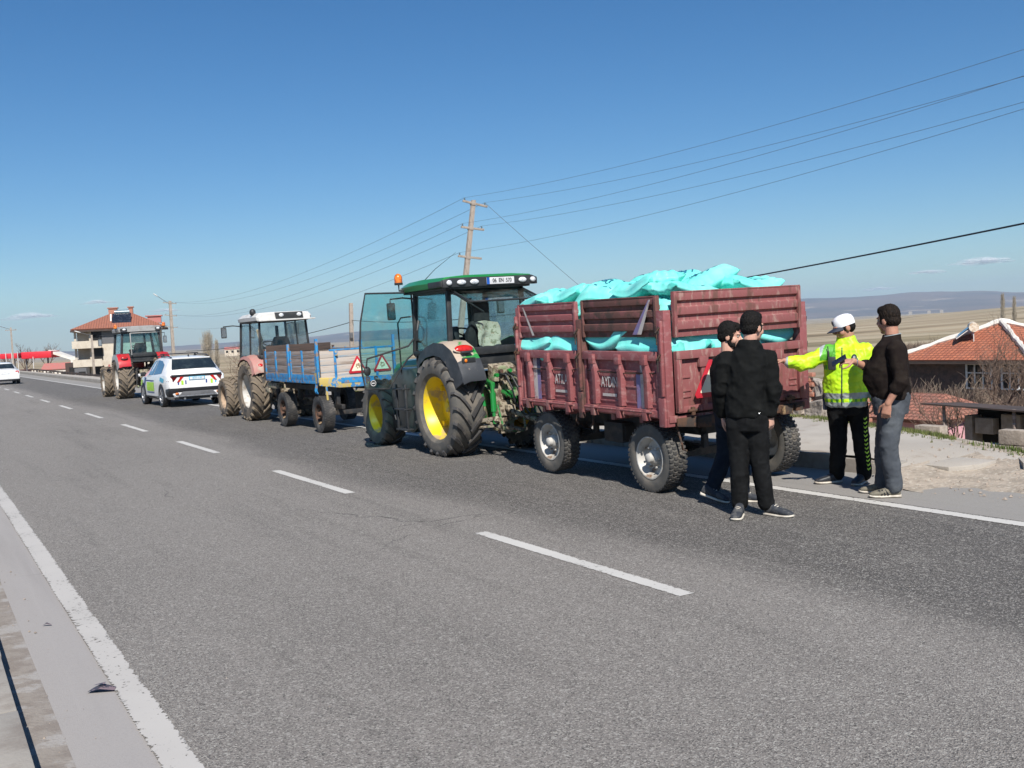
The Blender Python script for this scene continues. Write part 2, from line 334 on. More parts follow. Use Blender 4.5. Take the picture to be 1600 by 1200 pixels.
# ============================================================ THE SETTING
def noden(t, kind, **kw):
    n = t.nodes.new(kind)
    for k, v in kw.items(): setattr(n, k, v)
    return n
def road_material(name, left, right, split, speck, rough=.85, bump=.006):
    """asphalt: the colour may change across the road (x) where the surfacing was relaid"""
    m = bpy.data.materials.new(name); m.use_nodes = True; t = m.node_tree; N = t.nodes; L = t.links; p = N['Principled BSDF']; p.inputs['Roughness'].default_value = rough; p.inputs['Specular IOR Level'].default_value = .35
    tc = N.new('ShaderNodeTexCoord'); sx = N.new('ShaderNodeSeparateXYZ'); L.new(tc.outputs['Object'], sx.inputs[0])
    def nz(scale, st=(1, 1, 1), d=5, ro=.6):
        mp = N.new('ShaderNodeMapping'); mp.inputs['Scale'].default_value = st; L.new(tc.outputs['Object'], mp.inputs[0])
        n = N.new('ShaderNodeTexNoise'); n.inputs['Scale'].default_value = scale; n.inputs['Detail'].default_value = d; n.inputs['Roughness'].default_value = ro; L.new(mp.outputs[0], n.inputs['Vector']); return n.outputs['Fac']
    def mr(f, a, b, c=0., e=1.):
        r = N.new('ShaderNodeMapRange'); r.interpolation_type = 'SMOOTHSTEP'; r.inputs[1].default_value = a; r.inputs[2].default_value = b; r.inputs[3].default_value = c; r.inputs[4].default_value = e; L.new(f, r.inputs[0]); return r.outputs[0]
    def mth(op, a, b):
        n = N.new('ShaderNodeMath'); n.operation = op
        for i, q in ((0, a), (1, b)):
            if isinstance(q, (int, float)): n.inputs[i].default_value = q
            else: L.new(q, n.inputs[i])
        return n.outputs[0]
    def mix(f, A, C, mode='MIX'):
        x = N.new('ShaderNodeMix'); x.data_type = 'RGBA'; x.blend_type = mode
        if isinstance(f, (int, float)): x.inputs[0].default_value = f
        else: L.new(f, x.inputs[0])
        for i, q in ((6, A), (7, C)):
            if isinstance(q, tuple): x.inputs[i].default_value = (*q, 1)
            else: L.new(q, x.inputs[i])
        return x.outputs[2]
    wob = mth('ADD', sx.outputs[0], mr(nz(.5, (1, .25, 1)), .3, .7, -.22, .22))
    cur = mix(mr(wob, split-.45, split+.35), left, right)
    # broad stains and long streaks left by tyres
    cur = mix(mr(nz(.45, (1, .3, 1), 6), .42, .7, 0, .24), cur, tuple(c*.72 for c in right))
    cur = mix(mr(nz(3.2, (1, .05, 1), 5), .5, .72, 0, .26), cur, tuple(c*.62 for c in right))
    cur = mix(mr(nz(9., (1, .03, 1), 3), .56, .74, 0, .25), cur, tuple(min(1, c*1.25) for c in left))
    cur = mix(mr(nz(1.6, (1, 1, 1), 7), .58, .72, 0, .3), cur, (.30, .28, .25))
    # scuffed streaks in the right lane and a few hairline cracks
    rl = mr(sx.outputs[0], 4.6, 5.2, 0, 1 if name == 'asphalt' else 0)
    cur = mix(mth('MULTIPLY', rl, mr(nz(11., (1, .045, 1), 6, .7), .50, .60, 0, .38)), cur, (.045, .042, .04))
    cur = mix(mth('MULTIPLY', rl, mr(nz(7., (1, .06, 1), 6, .7), .56, .66, 0, .30)), cur, (.20, .185, .165))
    vc = N.new('ShaderNodeTexVoronoi'); vc.feature = 'DISTANCE_TO_EDGE'; vc.inputs['Scale'].default_value = .42
    wv = N.new('ShaderNodeTexNoise'); wv.inputs['Scale'].default_value = 2.2; wv.inputs['Detail'].default_value = 6; L.new(tc.outputs['Object'], wv.inputs['Vector'])
    va_ = N.new('ShaderNodeMix'); va_.data_type = 'VECTOR'; va_.inputs[0].default_value = .22; L.new(tc.outputs['Object'], va_.inputs[4]); L.new(wv.outputs['Color'], va_.inputs[5]); L.new(va_.outputs[1], vc.inputs['Vector'])
    cur = mix(mth('MULTIPLY', mr(vc.outputs['Distance'], .0035, .0015, 0, .75), mr(nz(.35), .50, .58)), cur, (.04, .037, .035))
    v = N.new('ShaderNodeTexVoronoi'); v.inputs['Scale'].default_value = 150; L.new(tc.outputs['Object'], v.inputs['Vector'])
    s2 = N.new('ShaderNodeSeparateXYZ'); L.new(v.outputs['Color'], s2.inputs[0])
    cur = mix(mr(s2.outputs[0], .66, .95, 0, speck), cur, (.46, .435, .39))
    cur = mix(mr(s2.outputs[1], .66, .95, 0, speck), cur, (.035, .033, .031))
    v2 = N.new('ShaderNodeTexVoronoi'); v2.inputs['Scale'].default_value = 70; L.new(tc.outputs['Object'], v2.inputs['Vector'])
    s3 = N.new('ShaderNodeSeparateXYZ'); L.new(v2.outputs['Color'], s3.inputs[0])
    cur = mix(mr(s3.outputs[0], .9, .99, 0, speck*.9), cur, (.42, .40, .36))
    # a few cracks
    L.new(cur, p.inputs['Base Color'])
    b = N.new('ShaderNodeBump'); b.inputs['Distance'].default_value = bump; b.inputs['Strength'].default_value = .9
    L.new(mth('ADD', v.outputs['Distance'], nz(140)), b.inputs['Height']); L.new(b.outputs[0], p.inputs['Normal'])
    MATS[name] = m
road_material('asphalt', (.235, .214, .193), (.108, .098, .089), 4.75, .68)
road_material('gutter_concrete', (.27, .255, .235), (.27, .255, .235), 99, .12, .9, .002)
road_material('shoulder_dust', (.325, .305, .29), (.325, .305, .29), 99, .06, .95, .001)
mat('pavement', (.37, .335, .29), .95, c2=(.42, .385, .335), sc=.9, lo=.4, hi=.65, c3=(.27, .225, .18), sc3=1.7, lo3=.56, hi3=.68, bump=.006, bsc=40)
mat('gutter_dirt', (.27, .24, .21), .97, c2=(.22, .19, .165), sc=7, lo=.42, hi=.6, c3=(.33, .31, .29), sc3=4, lo3=.5, hi3=.6, bump=.006, bsc=60)
mat('kerb', (.31, .285, .25), .9, c2=(.24, .21, .18), sc=4, lo=.45, hi=.65, bump=.003, bsc=50)
mat('sand', (.38, .32, .255), .97, c2=(.29, .245, .195), sc=5, lo=.42, hi=.6, c3=(.44, .39, .32), sc3=18, lo3=.55, hi3=.62, bump=.02, bsc=22)
mat('grass', (.075, .105, .022), .9, c2=(.15, .15, .05), sc=1.4, lo=.4, hi=.65)

def paint(name, thr, col=(.66, .64, .60)):
    m = bpy.data.materials.new(name); m.use_nodes = True; t = m.node_tree; N = t.nodes; L = t.links; p = N['Principled BSDF']; p.inputs['Roughness'].default_value = .75
    tc = N.new('ShaderNodeTexCoord')
    n = N.new('ShaderNodeTexNoise'); n.inputs['Scale'].default_value = 26; n.inputs['Detail'].default_value = 6; n.inputs['Roughness'].default_value = .7; L.new(tc.outputs['Object'], n.inputs['Vector'])
    n2 = N.new('ShaderNodeTexNoise'); n2.inputs['Scale'].default_value = 1.6; n2.inputs['Detail'].default_value = 4; L.new(tc.outputs['Object'], n2.inputs['Vector'])
    # wear grows towards both long edges: UV x runs 0..1 across the stripe
    uv = N.new('ShaderNodeUVMap'); sx = N.new('ShaderNodeSeparateXYZ'); L.new(uv.outputs[0], sx.inputs[0])
    def mth(op, a, b=0.):
        k = N.new('ShaderNodeMath'); k.operation = op
        for i, q in ((0, a), (1, b)):
            if isinstance(q, (int, float)): k.inputs[i].default_value = q
            else: L.new(q, k.inputs[i])
        return k.outputs[0]
    e = mth('ABSOLUTE', mth('SUBTRACT', sx.outputs[0], .5)); e = mth('POWER', mth('MULTIPLY', e, 2), 7)
    w = mth('ADD', mth('ADD', mth('MULTIPLY', e, .26), n.outputs['Fac']), mth('MULTIPLY', n2.outputs['Fac'], .35))
    r = N.new('ShaderNodeMapRange'); r.interpolation_type = 'SMOOTHSTEP'; r.inputs[1].default_value = thr; r.inputs[2].default_value = thr+.06; L.new(w, r.inputs[0])
    x = N.new('ShaderNodeMix'); x.data_type = 'RGBA'; L.new(n2.outputs['Fac'], x.inputs[0]); x.inputs[6].default_value = (*col, 1); x.inputs[7].default_value = (*(c*.78 for c in col), 1)
    L.new(x.outputs[2], p.inputs['Base Color'])
    tr = N.new('ShaderNodeBsdfTransparent'); mx = N.new('ShaderNodeMixShader'); L.new(r.outputs[0], mx.inputs[0]); L.new(p.outputs[0], mx.inputs[1]); L.new(tr.outputs[0], mx.inputs[2])
    L.new(mx.outputs[0], N['Material Output'].inputs[0]); MATS[name] = m
paint('line_paint', .81, (.58, .56, .52)); paint('edge_paint', .77, (.50, .475, .44))

def sheet(name, xs, ys, zf, mats, kind='structure', uv=False):
    me = bpy.data.meshes.new(name); nx = len(xs); vs = [(x, y, zf(x, y)) for y in ys for x in xs]
    fs = [(j*nx+i, j*nx+i+1, (j+1)*nx+i+1, (j+1)*nx+i) for j in range(len(ys)-1) for i in range(nx-1)]
    me.from_pydata(vs, [], fs)
    if uv:
        l = me.uv_layers.new(name='UVMap')
        for lp in me.loops: l.data[lp.index].uv = ((me.vertices[lp.vertex_index].co.x-xs[0])/(xs[-1]-xs[0]), 0)
    for f in me.polygons: f.use_smooth = True
    o = link(name, me, None, mats); o['kind'] = kind; return o
YS = [-40, -20, -10, -5] + [i for i in range(0, 40, 2)] + [40, 60, 80, 120, 160, 220, 300, 420, 600, 900]
def edge_x(y):      # outer edge of the far pavement
    pts = [(-60, 8.9), (3, 9.2), (5, 9.6), (6.6, 10.15), (8.5, 10.95), (11, 11.75), (14, 11.6), (30, 10.9), (60, 9.7), (100, 9.3), (900, 9.3)]
    for (a, b), (c, d) in zip(pts, pts[1:]):
        if y <= c: return b+(d-b)*max(0, (y-a))/(c-a)
    return 9.3
def smooth(a, b, x):
    t = max(0, min(1, (x-a)/(b-a))); return t*t*(3-2*t)
sheet('road', [.765, 4.1, 7.45], YS, lambda x, y: 0., 'asphalt')
sheet('shoulder', [.28, .5, .775], YS, lambda x, y: -.004+ (.0 if x > .2 else 0), 'shoulder_dust')
sheet('gutter', [7.40, 8.6, 9.3], YS, lambda x, y: -.004, 'gutter_concrete')
# painted lines
sheet('left_edge_line', [.76, .81, .86, .91], YS, lambda x, y: .004, 'edge_paint', uv=True)
sheet('right_edge_line', [7.26, 7.31, 7.36, 7.41], YS, lambda x, y: .004, 'line_paint', uv=True)
def dashes():
    me = bpy.data.meshes.new('centre_line'); vs = []; fs = []
    for k in range(-3, 60):
        y0 = 4.92+5.66*k; y1 = y0+2.68
        n = len(vs); vs += [(4.0, y0, .004), (4.125, y0, .004), (4.125, y1, .004), (4.0, y1, .004)]; fs.append((n, n+1, n+2, n+3))
    me.from_pydata(vs, [], fs); l = me.uv_layers.new(name='UVMap')
    for lp in me.loops: l.data[lp.index].uv = ((me.vertices[lp.vertex_index].co.x-4.0)/.125, 0)
    o = link('centre_line', me, None, 'line_paint'); o['kind'] = 'structure'
dashes()
# near kerb, lower left: kerb stones and the strip behind them
b = B()
for k in range(-6, 40):
    y = -3+k*1.0+.02; j = .006*R_.uniform(-1, 1)
    b.box(.16+j, .305+j, y, y+.985, -.05, .125+.004*R_.uniform(-1, 1))
o = b.build('kerb', 'kerb', bevel=.008); o['kind'] = 'structure'
sheet('path', [-6, -3, -1, 0, .158], YS, lambda x, y: .118, 'pavement')
# far kerb
b = B(); KY = 7.05
for k in range(0, 140):
    y = KY+k*.75; off = .22*smooth(9.5, 6.5, y)
    zt = .19 + .005*R_.uniform(-1, 1) - .05*smooth(8.3, 7.0, y)
    M = Matrix.Translation((8.50+off, y, 0)) @ Matrix.Rotation(.16*smooth(9.5, 6.5, y)+.006*R_.uniform(-1, 1), 4, 'Z')
    b.box(0, .16, .005, .742, -.1, zt, M)
o = b.build('kerb', 'kerb', bevel=.012); o['kind'] = 'structure'
# far pavement: concrete slab, broken and sandy where it falls to the road at its near end
def pav_z(x, y):
    t = smooth(7.6, 6.2, y)              # the near end slopes down to the road
    xi = 8.62 + .25*smooth(9, 6.5, y)
    ramp = smooth(xi-.15-.5*t, xi+1.5, x)
    z = .18*(1-t) + t*(.19*ramp - .012)
    z += .012*noise.noise(Vector((x*.9, y*.9, 0))) + (.010*noise.noise(Vector((x*5, y*5, 3))) if y < 16 else 0)
    if x > edge_x(y)-.25: z -= .05*smooth(edge_x(y)-.25, edge_x(y)+.05, x)
    return z
ys = [-30, -10, -4, 0, 2] + [3+.1*i for i in range(0, 130)] + [16.5+1.5*i for i in range(0, 30)] + [64, 80, 110, 150, 220, 320, 500, 900]
me = bpy.data.meshes.new('pavement'); vs = []; nx = 44
for y in ys:
    x0 = 8.66 if y > 7.2 else 8.66-.62*smooth(7.2, 6.6, y)
    x1 = edge_x(y)+.15
    for i in range(nx): x = x0+(x1-x0)*i/(nx-1); vs.append((x, y, pav_z(x, y)))
me.from_pydata(vs, [], [(j*nx+i, j*nx+i+1, (j+1)*nx+i+1, (j+1)*nx+i) for j in range(len(ys)-1) for i in range(nx-1)])
for f in me.polygons: f.use_smooth = True
o = link('pavement', me, None, ['pavement', 'sand']); o['kind'] = 'structure'
for f in me.polygons:
    c = f.center
    if c.y < 7.4 and pav_z(c.x, c.y) < .125 + .05*noise.noise(Vector((c.x*1.6, c.y*1.6, 9))): f.material_index = 1
    if c.x > edge_x(c.y)-.35-.25*noise.noise(Vector((c.x, c.y*1.3, 2))): f.material_index = 1
# broken slab pieces
def slab(x, y, r, rz, tilt, n, s):
    b = B(); pts = [(r*(1+.35*R_.uniform(-1, 1))*cos(2*pi*k/n), .62*r*(1+.3*R_.uniform(-1, 1))*sin(2*pi*k/n)) for k in range(n)]
    b.prism(pts, 'z', -.05, .035); o = b.build('concrete_slab', 'pavement', bevel=.01)
    o.location = (x, y, pav_z(x, y)-.022); o.rotation_euler = (tilt, .02, rz); o.scale = (s, s, 1); return o
for i, (x, y, r, rz, ti, lb) in enumerate([(9.95, 6.25, .60, .5, .0, 'flat broken concrete slab nearest the right edge of the photo, at the pavement edge'),
        (9.2, 6.85, .42, 1.9, -.05, 'tilted broken concrete slab just right of the standing man in grey trousers')]):
    tag(slab(x, y, r, rz, ti, 7, 1.), lb, 'slab', 'broken slabs at the end of the kerb')
# pebbles and crumbs: uncountable
def crumbs(name, n, area, smin, smax, m, zf=lambda x, y: 0.):
    b = B()
    for _ in range(n):
        x, y = area(); s = smin+(smax-smin)*R_.random()**3; q = Matrix.Rotation(R_.uniform(0, 6), 3, 'Z')
        c = Vector((x, y, zf(x, y)+s*.25)); a = [q @ Vector((s*R_.uniform(.5, 1)*cos(t), s*R_.uniform(.4, .9)*sin(t), 0)) for t in (0, 1.5, 3.1, 4.6)]
        top = b.V(c+Vector((0, 0, s*.45))); vv = [b.V(c+p-Vector((0, 0, s*.25))) for p in a]
        for i in range(4): b.face([vv[i], vv[(i+1) % 4], top])
    o = b.build(name, m); o['kind'] = 'stuff'; return o
crumbs('gravel', 700, lambda: (R_.uniform(8.0, 10.2), R_.uniform(4.2, 7.4)), .004, .035, 'stone', lambda x, y: max(0, pav_z(x, y)) if x > 8.1 else 0)
crumbs('gravel', 260, lambda: (.32+.3*R_.random()**1.8, R_.uniform(3.2, 18)), .003, .014, 'stone')
crumbs('gravel', 220, lambda: (R_.uniform(1, 7.2), R_.uniform(2.5, 9)), .002, .007, 'stone')
# dirt drifted against the near kerb
sheet('dirt_strip', [.31, .36, .42, .47], YS, lambda x, y: .006-.05*(x-.31), 'gutter_dirt')

# ---------------------------------------------------------------- terrain to the horizon
def lerp(pts, x):
    if x <= pts[0][0]: return pts[0][1]
    for (a, b_), (c, d) in zip(pts, pts[1:]):
        if x <= c:
            t = (x-a)/(c-a); t = t*t*(3-2*t); return b_+(d-b_)*t
    return pts[-1][1]
CREST = [(0, -7), (8, -6), (20, -9), (30, -9), (44, -7.5), (47, -6.6), (50, -4.4), (53, -2.4), (56, -.2), (60, 3.5), (75, 8), (100, 4)]
def ter(x, y):
    r = sqrt(x*x+y*y); az = math.degrees(atan2(x, y))
    e = edge_x(y) if y > -60 else 8.9
    if x < e and x > -6.2: base = -.09; k = 0.
    elif x <= -6.2: base = -.09+.2*smooth(-6.2, -7, x); return base + (.3*noise.noise(Vector((x*.05, y*.05, 0))) if r < 800 else -4)
    else:
        k = smooth(0, 4.2, x-e)
        far = lerp([(0, -2.35), (60, -2.9), (160, -3.2), (330, -4.6)], r)
        if az < 12: far = lerp([(0, -2.35), (60, -2.35), (200, -2.3), (330, -2.6)], r)
        crest = lerp(CREST, az)
        z = far if r < 260 else far+(crest-far)*smooth(260, 1000, r)
        if r > 1050: z = z+(-16-z)*smooth(1050, 1500, r)
        base = -.06*(1-k) + k*(z + (.10*noise.noise(Vector((x*.35, y*.35, 4))) if r < 120 else .5*noise.noise(Vector((x*.01, y*.01, 4)))))
    return base
azs = [-180+6*i for i in range(0, 28)] + [-12+1.0*i for i in range(0, 12)] + [i*.25 for i in range(0, 300)] + [75+5*i for i in range(0, 21)] 
rs = [.8]; 
while rs[-1] < 9400: rs.append(rs[-1]*(1.045 if rs[-1] < 60 else 1.07)+.12)
azs = sorted(set(azs)); vs = []; na = len(azs)
for r in rs:
    for a in azs:
        x = r*sin(radians(a)); y = r*cos(radians(a)); vs.append((x, y, ter(x, y)))
fs = []
for j in range(len(rs)-1):
    for i in range(na):
        i2 = (i+1) % na; fs.append((j*na+i2, j*na+i, (j+1)*na+i, (j+1)*na+i2))
fs.append(tuple(range(na)))
me = bpy.data.meshes.new('ground'); me.from_pydata(vs, [], fs)
for f in me.polygons: f.use_smooth = True
# field colours: long strips lying across the slope
m = bpy.data.materials.new('fields'); m.use_nodes = True; t = m.node_tree; N = t.nodes; L = t.links; p = N['Principled BSDF']; p.inputs['Roughness'].default_value = 1; p.inputs['Specular IOR Level'].default_value = .1
tc = N.new('ShaderNodeTexCoord')
def fn(kind, sc, stv, rot, det=4):
    mp = N.new('ShaderNodeMapping'); mp.inputs['Rotation'].default_value = (0, 0, rot); mp.inputs['Scale'].default_value = stv; L.new(tc.outputs['Object'], mp.inputs[0])
    n = N.new('ShaderNodeTexNoise') if kind == 'n' else N.new('ShaderNodeTexVoronoi'); n.inputs['Scale'].default_value = sc
    if kind == 'n': n.inputs['Detail'].default_value = det
    L.new(mp.outputs[0], n.inputs['Vector']); return n
def rampn(f, stops):
    c = N.new('ShaderNodeValToRGB'); cr = c.color_ramp
    while len(cr.elements) < len(stops): cr.elements.new(.5)
    for e, (q, cc) in zip(cr.elements, stops): e.position = q; e.color = (*cc, 1)
    L.new(f, c.inputs[0]); return c.outputs[0]
A = rampn(fn('n', 1, (.0022, .022, 0), radians(34), 2).outputs['Fac'], [(.30, (.36, .28, .18)), (.42, (.42, .34, .23)), (.46, (.20, .155, .095)), (.50, (.38, .30, .20)), (.58, (.44, .37, .26)), (.63, (.22, .18, .11)), (.68, (.38, .31, .20))])
Bn = rampn(fn('n', .25, (1, 1, 0), 0, 8).outputs['Fac'], [(.35, (.20, .155, .105)), (.55, (.30, .245, .18)), (.7, (.12, .12, .05))])
ln = N.new('ShaderNodeVectorMath'); ln.operation = 'LENGTH'; L.new(tc.outputs['Object'], ln.inputs[0])
q = N.new('ShaderNodeMapRange'); q.inputs[1].default_value = 60; q.inputs[2].default_value = 170; L.new(ln.outputs['Value'], q.inputs[0])
x = N.new('ShaderNodeMix'); x.data_type = 'RGBA'; L.new(q.outputs[0], x.inputs[0]); L.new(Bn, x.inputs[6]); L.new(A, x.inputs[7])
n3 = fn('n', .02, (1, 1, 0), 0, 10).outputs['Fac']; x2 = N.new('ShaderNodeMix'); x2.data_type = 'RGBA'; x2.blend_type = 'MULTIPLY'; x2.inputs[0].default_value = .5
L.new(x.outputs[2], x2.inputs[6]); L.new(rampn(n3, [(.3, (.55, .55, .5)), (.7, (1, 1, 1))]), x2.inputs[7]); L.new(x2.outputs[2], p.inputs['Base Color']); MATS['fields'] = m
o = link('ground', me, None, 'fields'); o['kind'] = 'structure'
# distant hills
SK = [(-14, 40), (-5, 30), (0, 20), (8, 8), (14, 14), (19, 30), (22, 55), (26, 60), (31, 75), (37, 95), (43, 118), (46, 138), (48, 128), (50, 128), (52, 140), (55, 122), (57, 95), (60, 70), (66, 60), (80, 60)]
def hill_z(az, k):
    h = lerp(SK, az)+6*noise.noise(Vector((az*.35, 0, 0)))+2.5*noise.noise(Vector((az*1.4, 5, 0)))
    return h
vs = []; A2 = [-20+.25*i for i in range(0, 440)]; K = 16
for k in range(K+1):
    t = k/K; r = 5200+3400*t
    for a in A2:
        z = -18+(hill_z(a, t)+18)*(sin(t*pi/2)**1.6) + (1-t)*t*44*noise.noise(Vector((a*.22, t*2.2, 1)))
        vs.append((r*sin(radians(a)), r*cos(radians(a)), z))
n = len(A2)
for a in A2: vs.append((8900*sin(radians(a)), 8900*cos(radians(a)), -30))
me = bpy.data.meshes.new('hills'); me.from_pydata(vs, [], [(j*n+i, j*n+i+1, (j+1)*n+i+1, (j+1)*n+i) for j in range(K+1) for i in range(n-1)])
for f in me.polygons: f.use_smooth = True
mat('hill_earth', (.17, .125, .10), 1., c2=(.10, .085, .075), sc=.0012, lo=.4, hi=.6, c3=(.33, .26, .20), sc3=.003, lo3=.58, hi3=.66, stretch=(1, 1, 8), spec=.05)
o = link('hills', me, None, 'hill_earth'); o['kind'] = 'structure'
# grass verge
def verge(n, area, h0, h1):
    b = B()
    for _ in range(n):
        x, y = area(); z = max(ter(x, y), pav_z(x, y) if x < edge_x(y)+.15 else -9)
        for q in range(3):
            a = R_.uniform(0, 6.28); h = R_.uniform(h0, h1); l = R_.uniform(-.5, .5)*h; w = .006+.006*R_.random(); dx = cos(a)*w; dy = sin(a)*w
            X = x+R_.uniform(-.03, .03); Y = y+R_.uniform(-.03, .03)
            b.poly([(X-dx, Y-dy, z-.01), (X+dx, Y+dy, z-.01), (X+l*sin(a), Y-l*cos(a), z+h)])
    return b
def va():
    while True:
        y = R_.uniform(4, 30) if R_.random() < .8 else R_.uniform(30, 60); x = edge_x(y)+R_.gauss(.0, .16)
        if noise.noise(Vector((x*.6, y*.45, 7))) > -.18: return x, y
o = verge(12000, va, .015, .06).build('grass_verge', 'grass'); o['kind'] = 'stuff'
# litter
b = B(); b.poly([(-.05, -.03, .004), (.01, -.035, .02), (.0, .02, .028), (-.045, .03, .006)]); b.poly([(.01, -.035, .02), (.065, -.012, .003), (.055, .026, .006), (.0, .02, .028)])
b.poly([(-.03, -.01, .03), (.02, -.012, .036), (.018, .012, .038), (-.02, .016, .028)])
o = b.build('litter', 'litter'); o.location = (.71, 5.44, .002); o.rotation_euler = (0, 0, -.6); o.scale = (1.15, 1.15, 1); tag(o, 'crumpled dark foil wrapper lying beside the left edge line of the road', 'litter')
for x, y, s, lb in ((.62, 6.98, .5, 'small dark scrap of litter on the shoulder, farther than the crumpled wrapper'),):
    c = o.copy(); COL.objects.link(c); c.location = (x, y, .002); c.scale = (s, s*.6, s); tag(c, lb, 'litter')

# clouds: low fair-weather puffs far beyond the hills
m = bpy.data.materials.new('cloud'); m.use_nodes = True; t = m.node_tree; N = t.nodes; L = t.links; N.remove(N['Principled BSDF'])
df = N.new('ShaderNodeBsdfDiffuse'); df.inputs[0].default_value = (.9, .88, .88, 1); tr = N.new('ShaderNodeBsdfTransparent'); mx = N.new('ShaderNodeMixShader')
lw = N.new('ShaderNodeLayerWeight'); lw.inputs[0].default_value = .5; n = N.new('ShaderNodeTexNoise'); n.inputs['Scale'].default_value = .006; n.inputs['Detail'].default_value = 7; tc = N.new('ShaderNodeTexCoord'); L.new(tc.outputs['Object'], n.inputs['Vector'])
a = N.new('ShaderNodeMapRange'); a.inputs[1].default_value = 1.0; a.inputs[2].default_value = .35; a.inputs[3].default_value = 0; a.inputs[4].default_value = .30; a.interpolation_type = 'SMOOTHSTEP'; L.new(lw.outputs['Facing'], a.inputs[0])
c = N.new('ShaderNodeMapRange'); c.inputs[1].default_value = .35; c.inputs[2].default_value = .65; c.inputs[3].default_value = .25; L.new(n.outputs['Fac'], c.inputs[0])
mu = N.new('ShaderNodeMath'); mu.operation = 'MULTIPLY'; L.new(a.outputs[0], mu.inputs[0]); L.new(c.outputs[0], mu.inputs[1])
L.new(mu.outputs[0], mx.inputs[0]); L.new(tr.outputs[0], mx.inputs[1]); L.new(df.outputs[0], mx.inputs[2]); L.new(mx.outputs[0], N['Material Output'].inputs[0]); MATS['cloud'] = m
for az, el, wd, ht, lb in ((55.15, 2.22, 420, 120, 0), (52.55, 1.9, 260, 75, 0), (5.4, 1.85, 380, 100, 0), (8.6, 2.5, 240, 60, 0), (11.9, 1.95, 230, 60, 0), (2.3, 2.0, 150, 60, 0), (50.2, 1.2, 240, 60, 0)):
    D = 13000; r = random.Random(int(az*10)); b = B()
    for k in range(7):
        t_ = (k-3)/3.; M = Matrix.Rotation(0, 3, 'Z')
        b.ell((t_*wd*.5, r.uniform(-60, 60), ht*(.15*(1-t_*t_)+.12*r.uniform(-1, 1))), (wd*r.uniform(.28, .42), 120, ht*r.uniform(.25, .5)*(1.1-.5*abs(t_))), 20, 12)
    o = b.build('cloud', 'cloud', smooth=True, ang=180); o['kind'] = 'structure'
    o.location = (D*sin(radians(az)), D*cos(radians(az)), D*tan(radians(el))); o.rotation_euler = (0, 0, -radians(az))
# haze
m = bpy.data.materials.new('haze_air'); m.use_nodes = True; t = m.node_tree; N = t.nodes; L = t.links; N.remove(N['Principled BSDF'])
pv = N.new('ShaderNodeVolumePrincipled'); pv.inputs['Color'].default_value = (.62, .80, 1, 1); pv.inputs['Density'].default_value = .00011; L.new(pv.outputs[0], N['Material Output'].inputs['Volume']); MATS['haze_air'] = m
o = B().box(-9700, 9700, -9700, 9700, -33, 260).build('haze', 'haze_air'); o['kind'] = 'stuff'

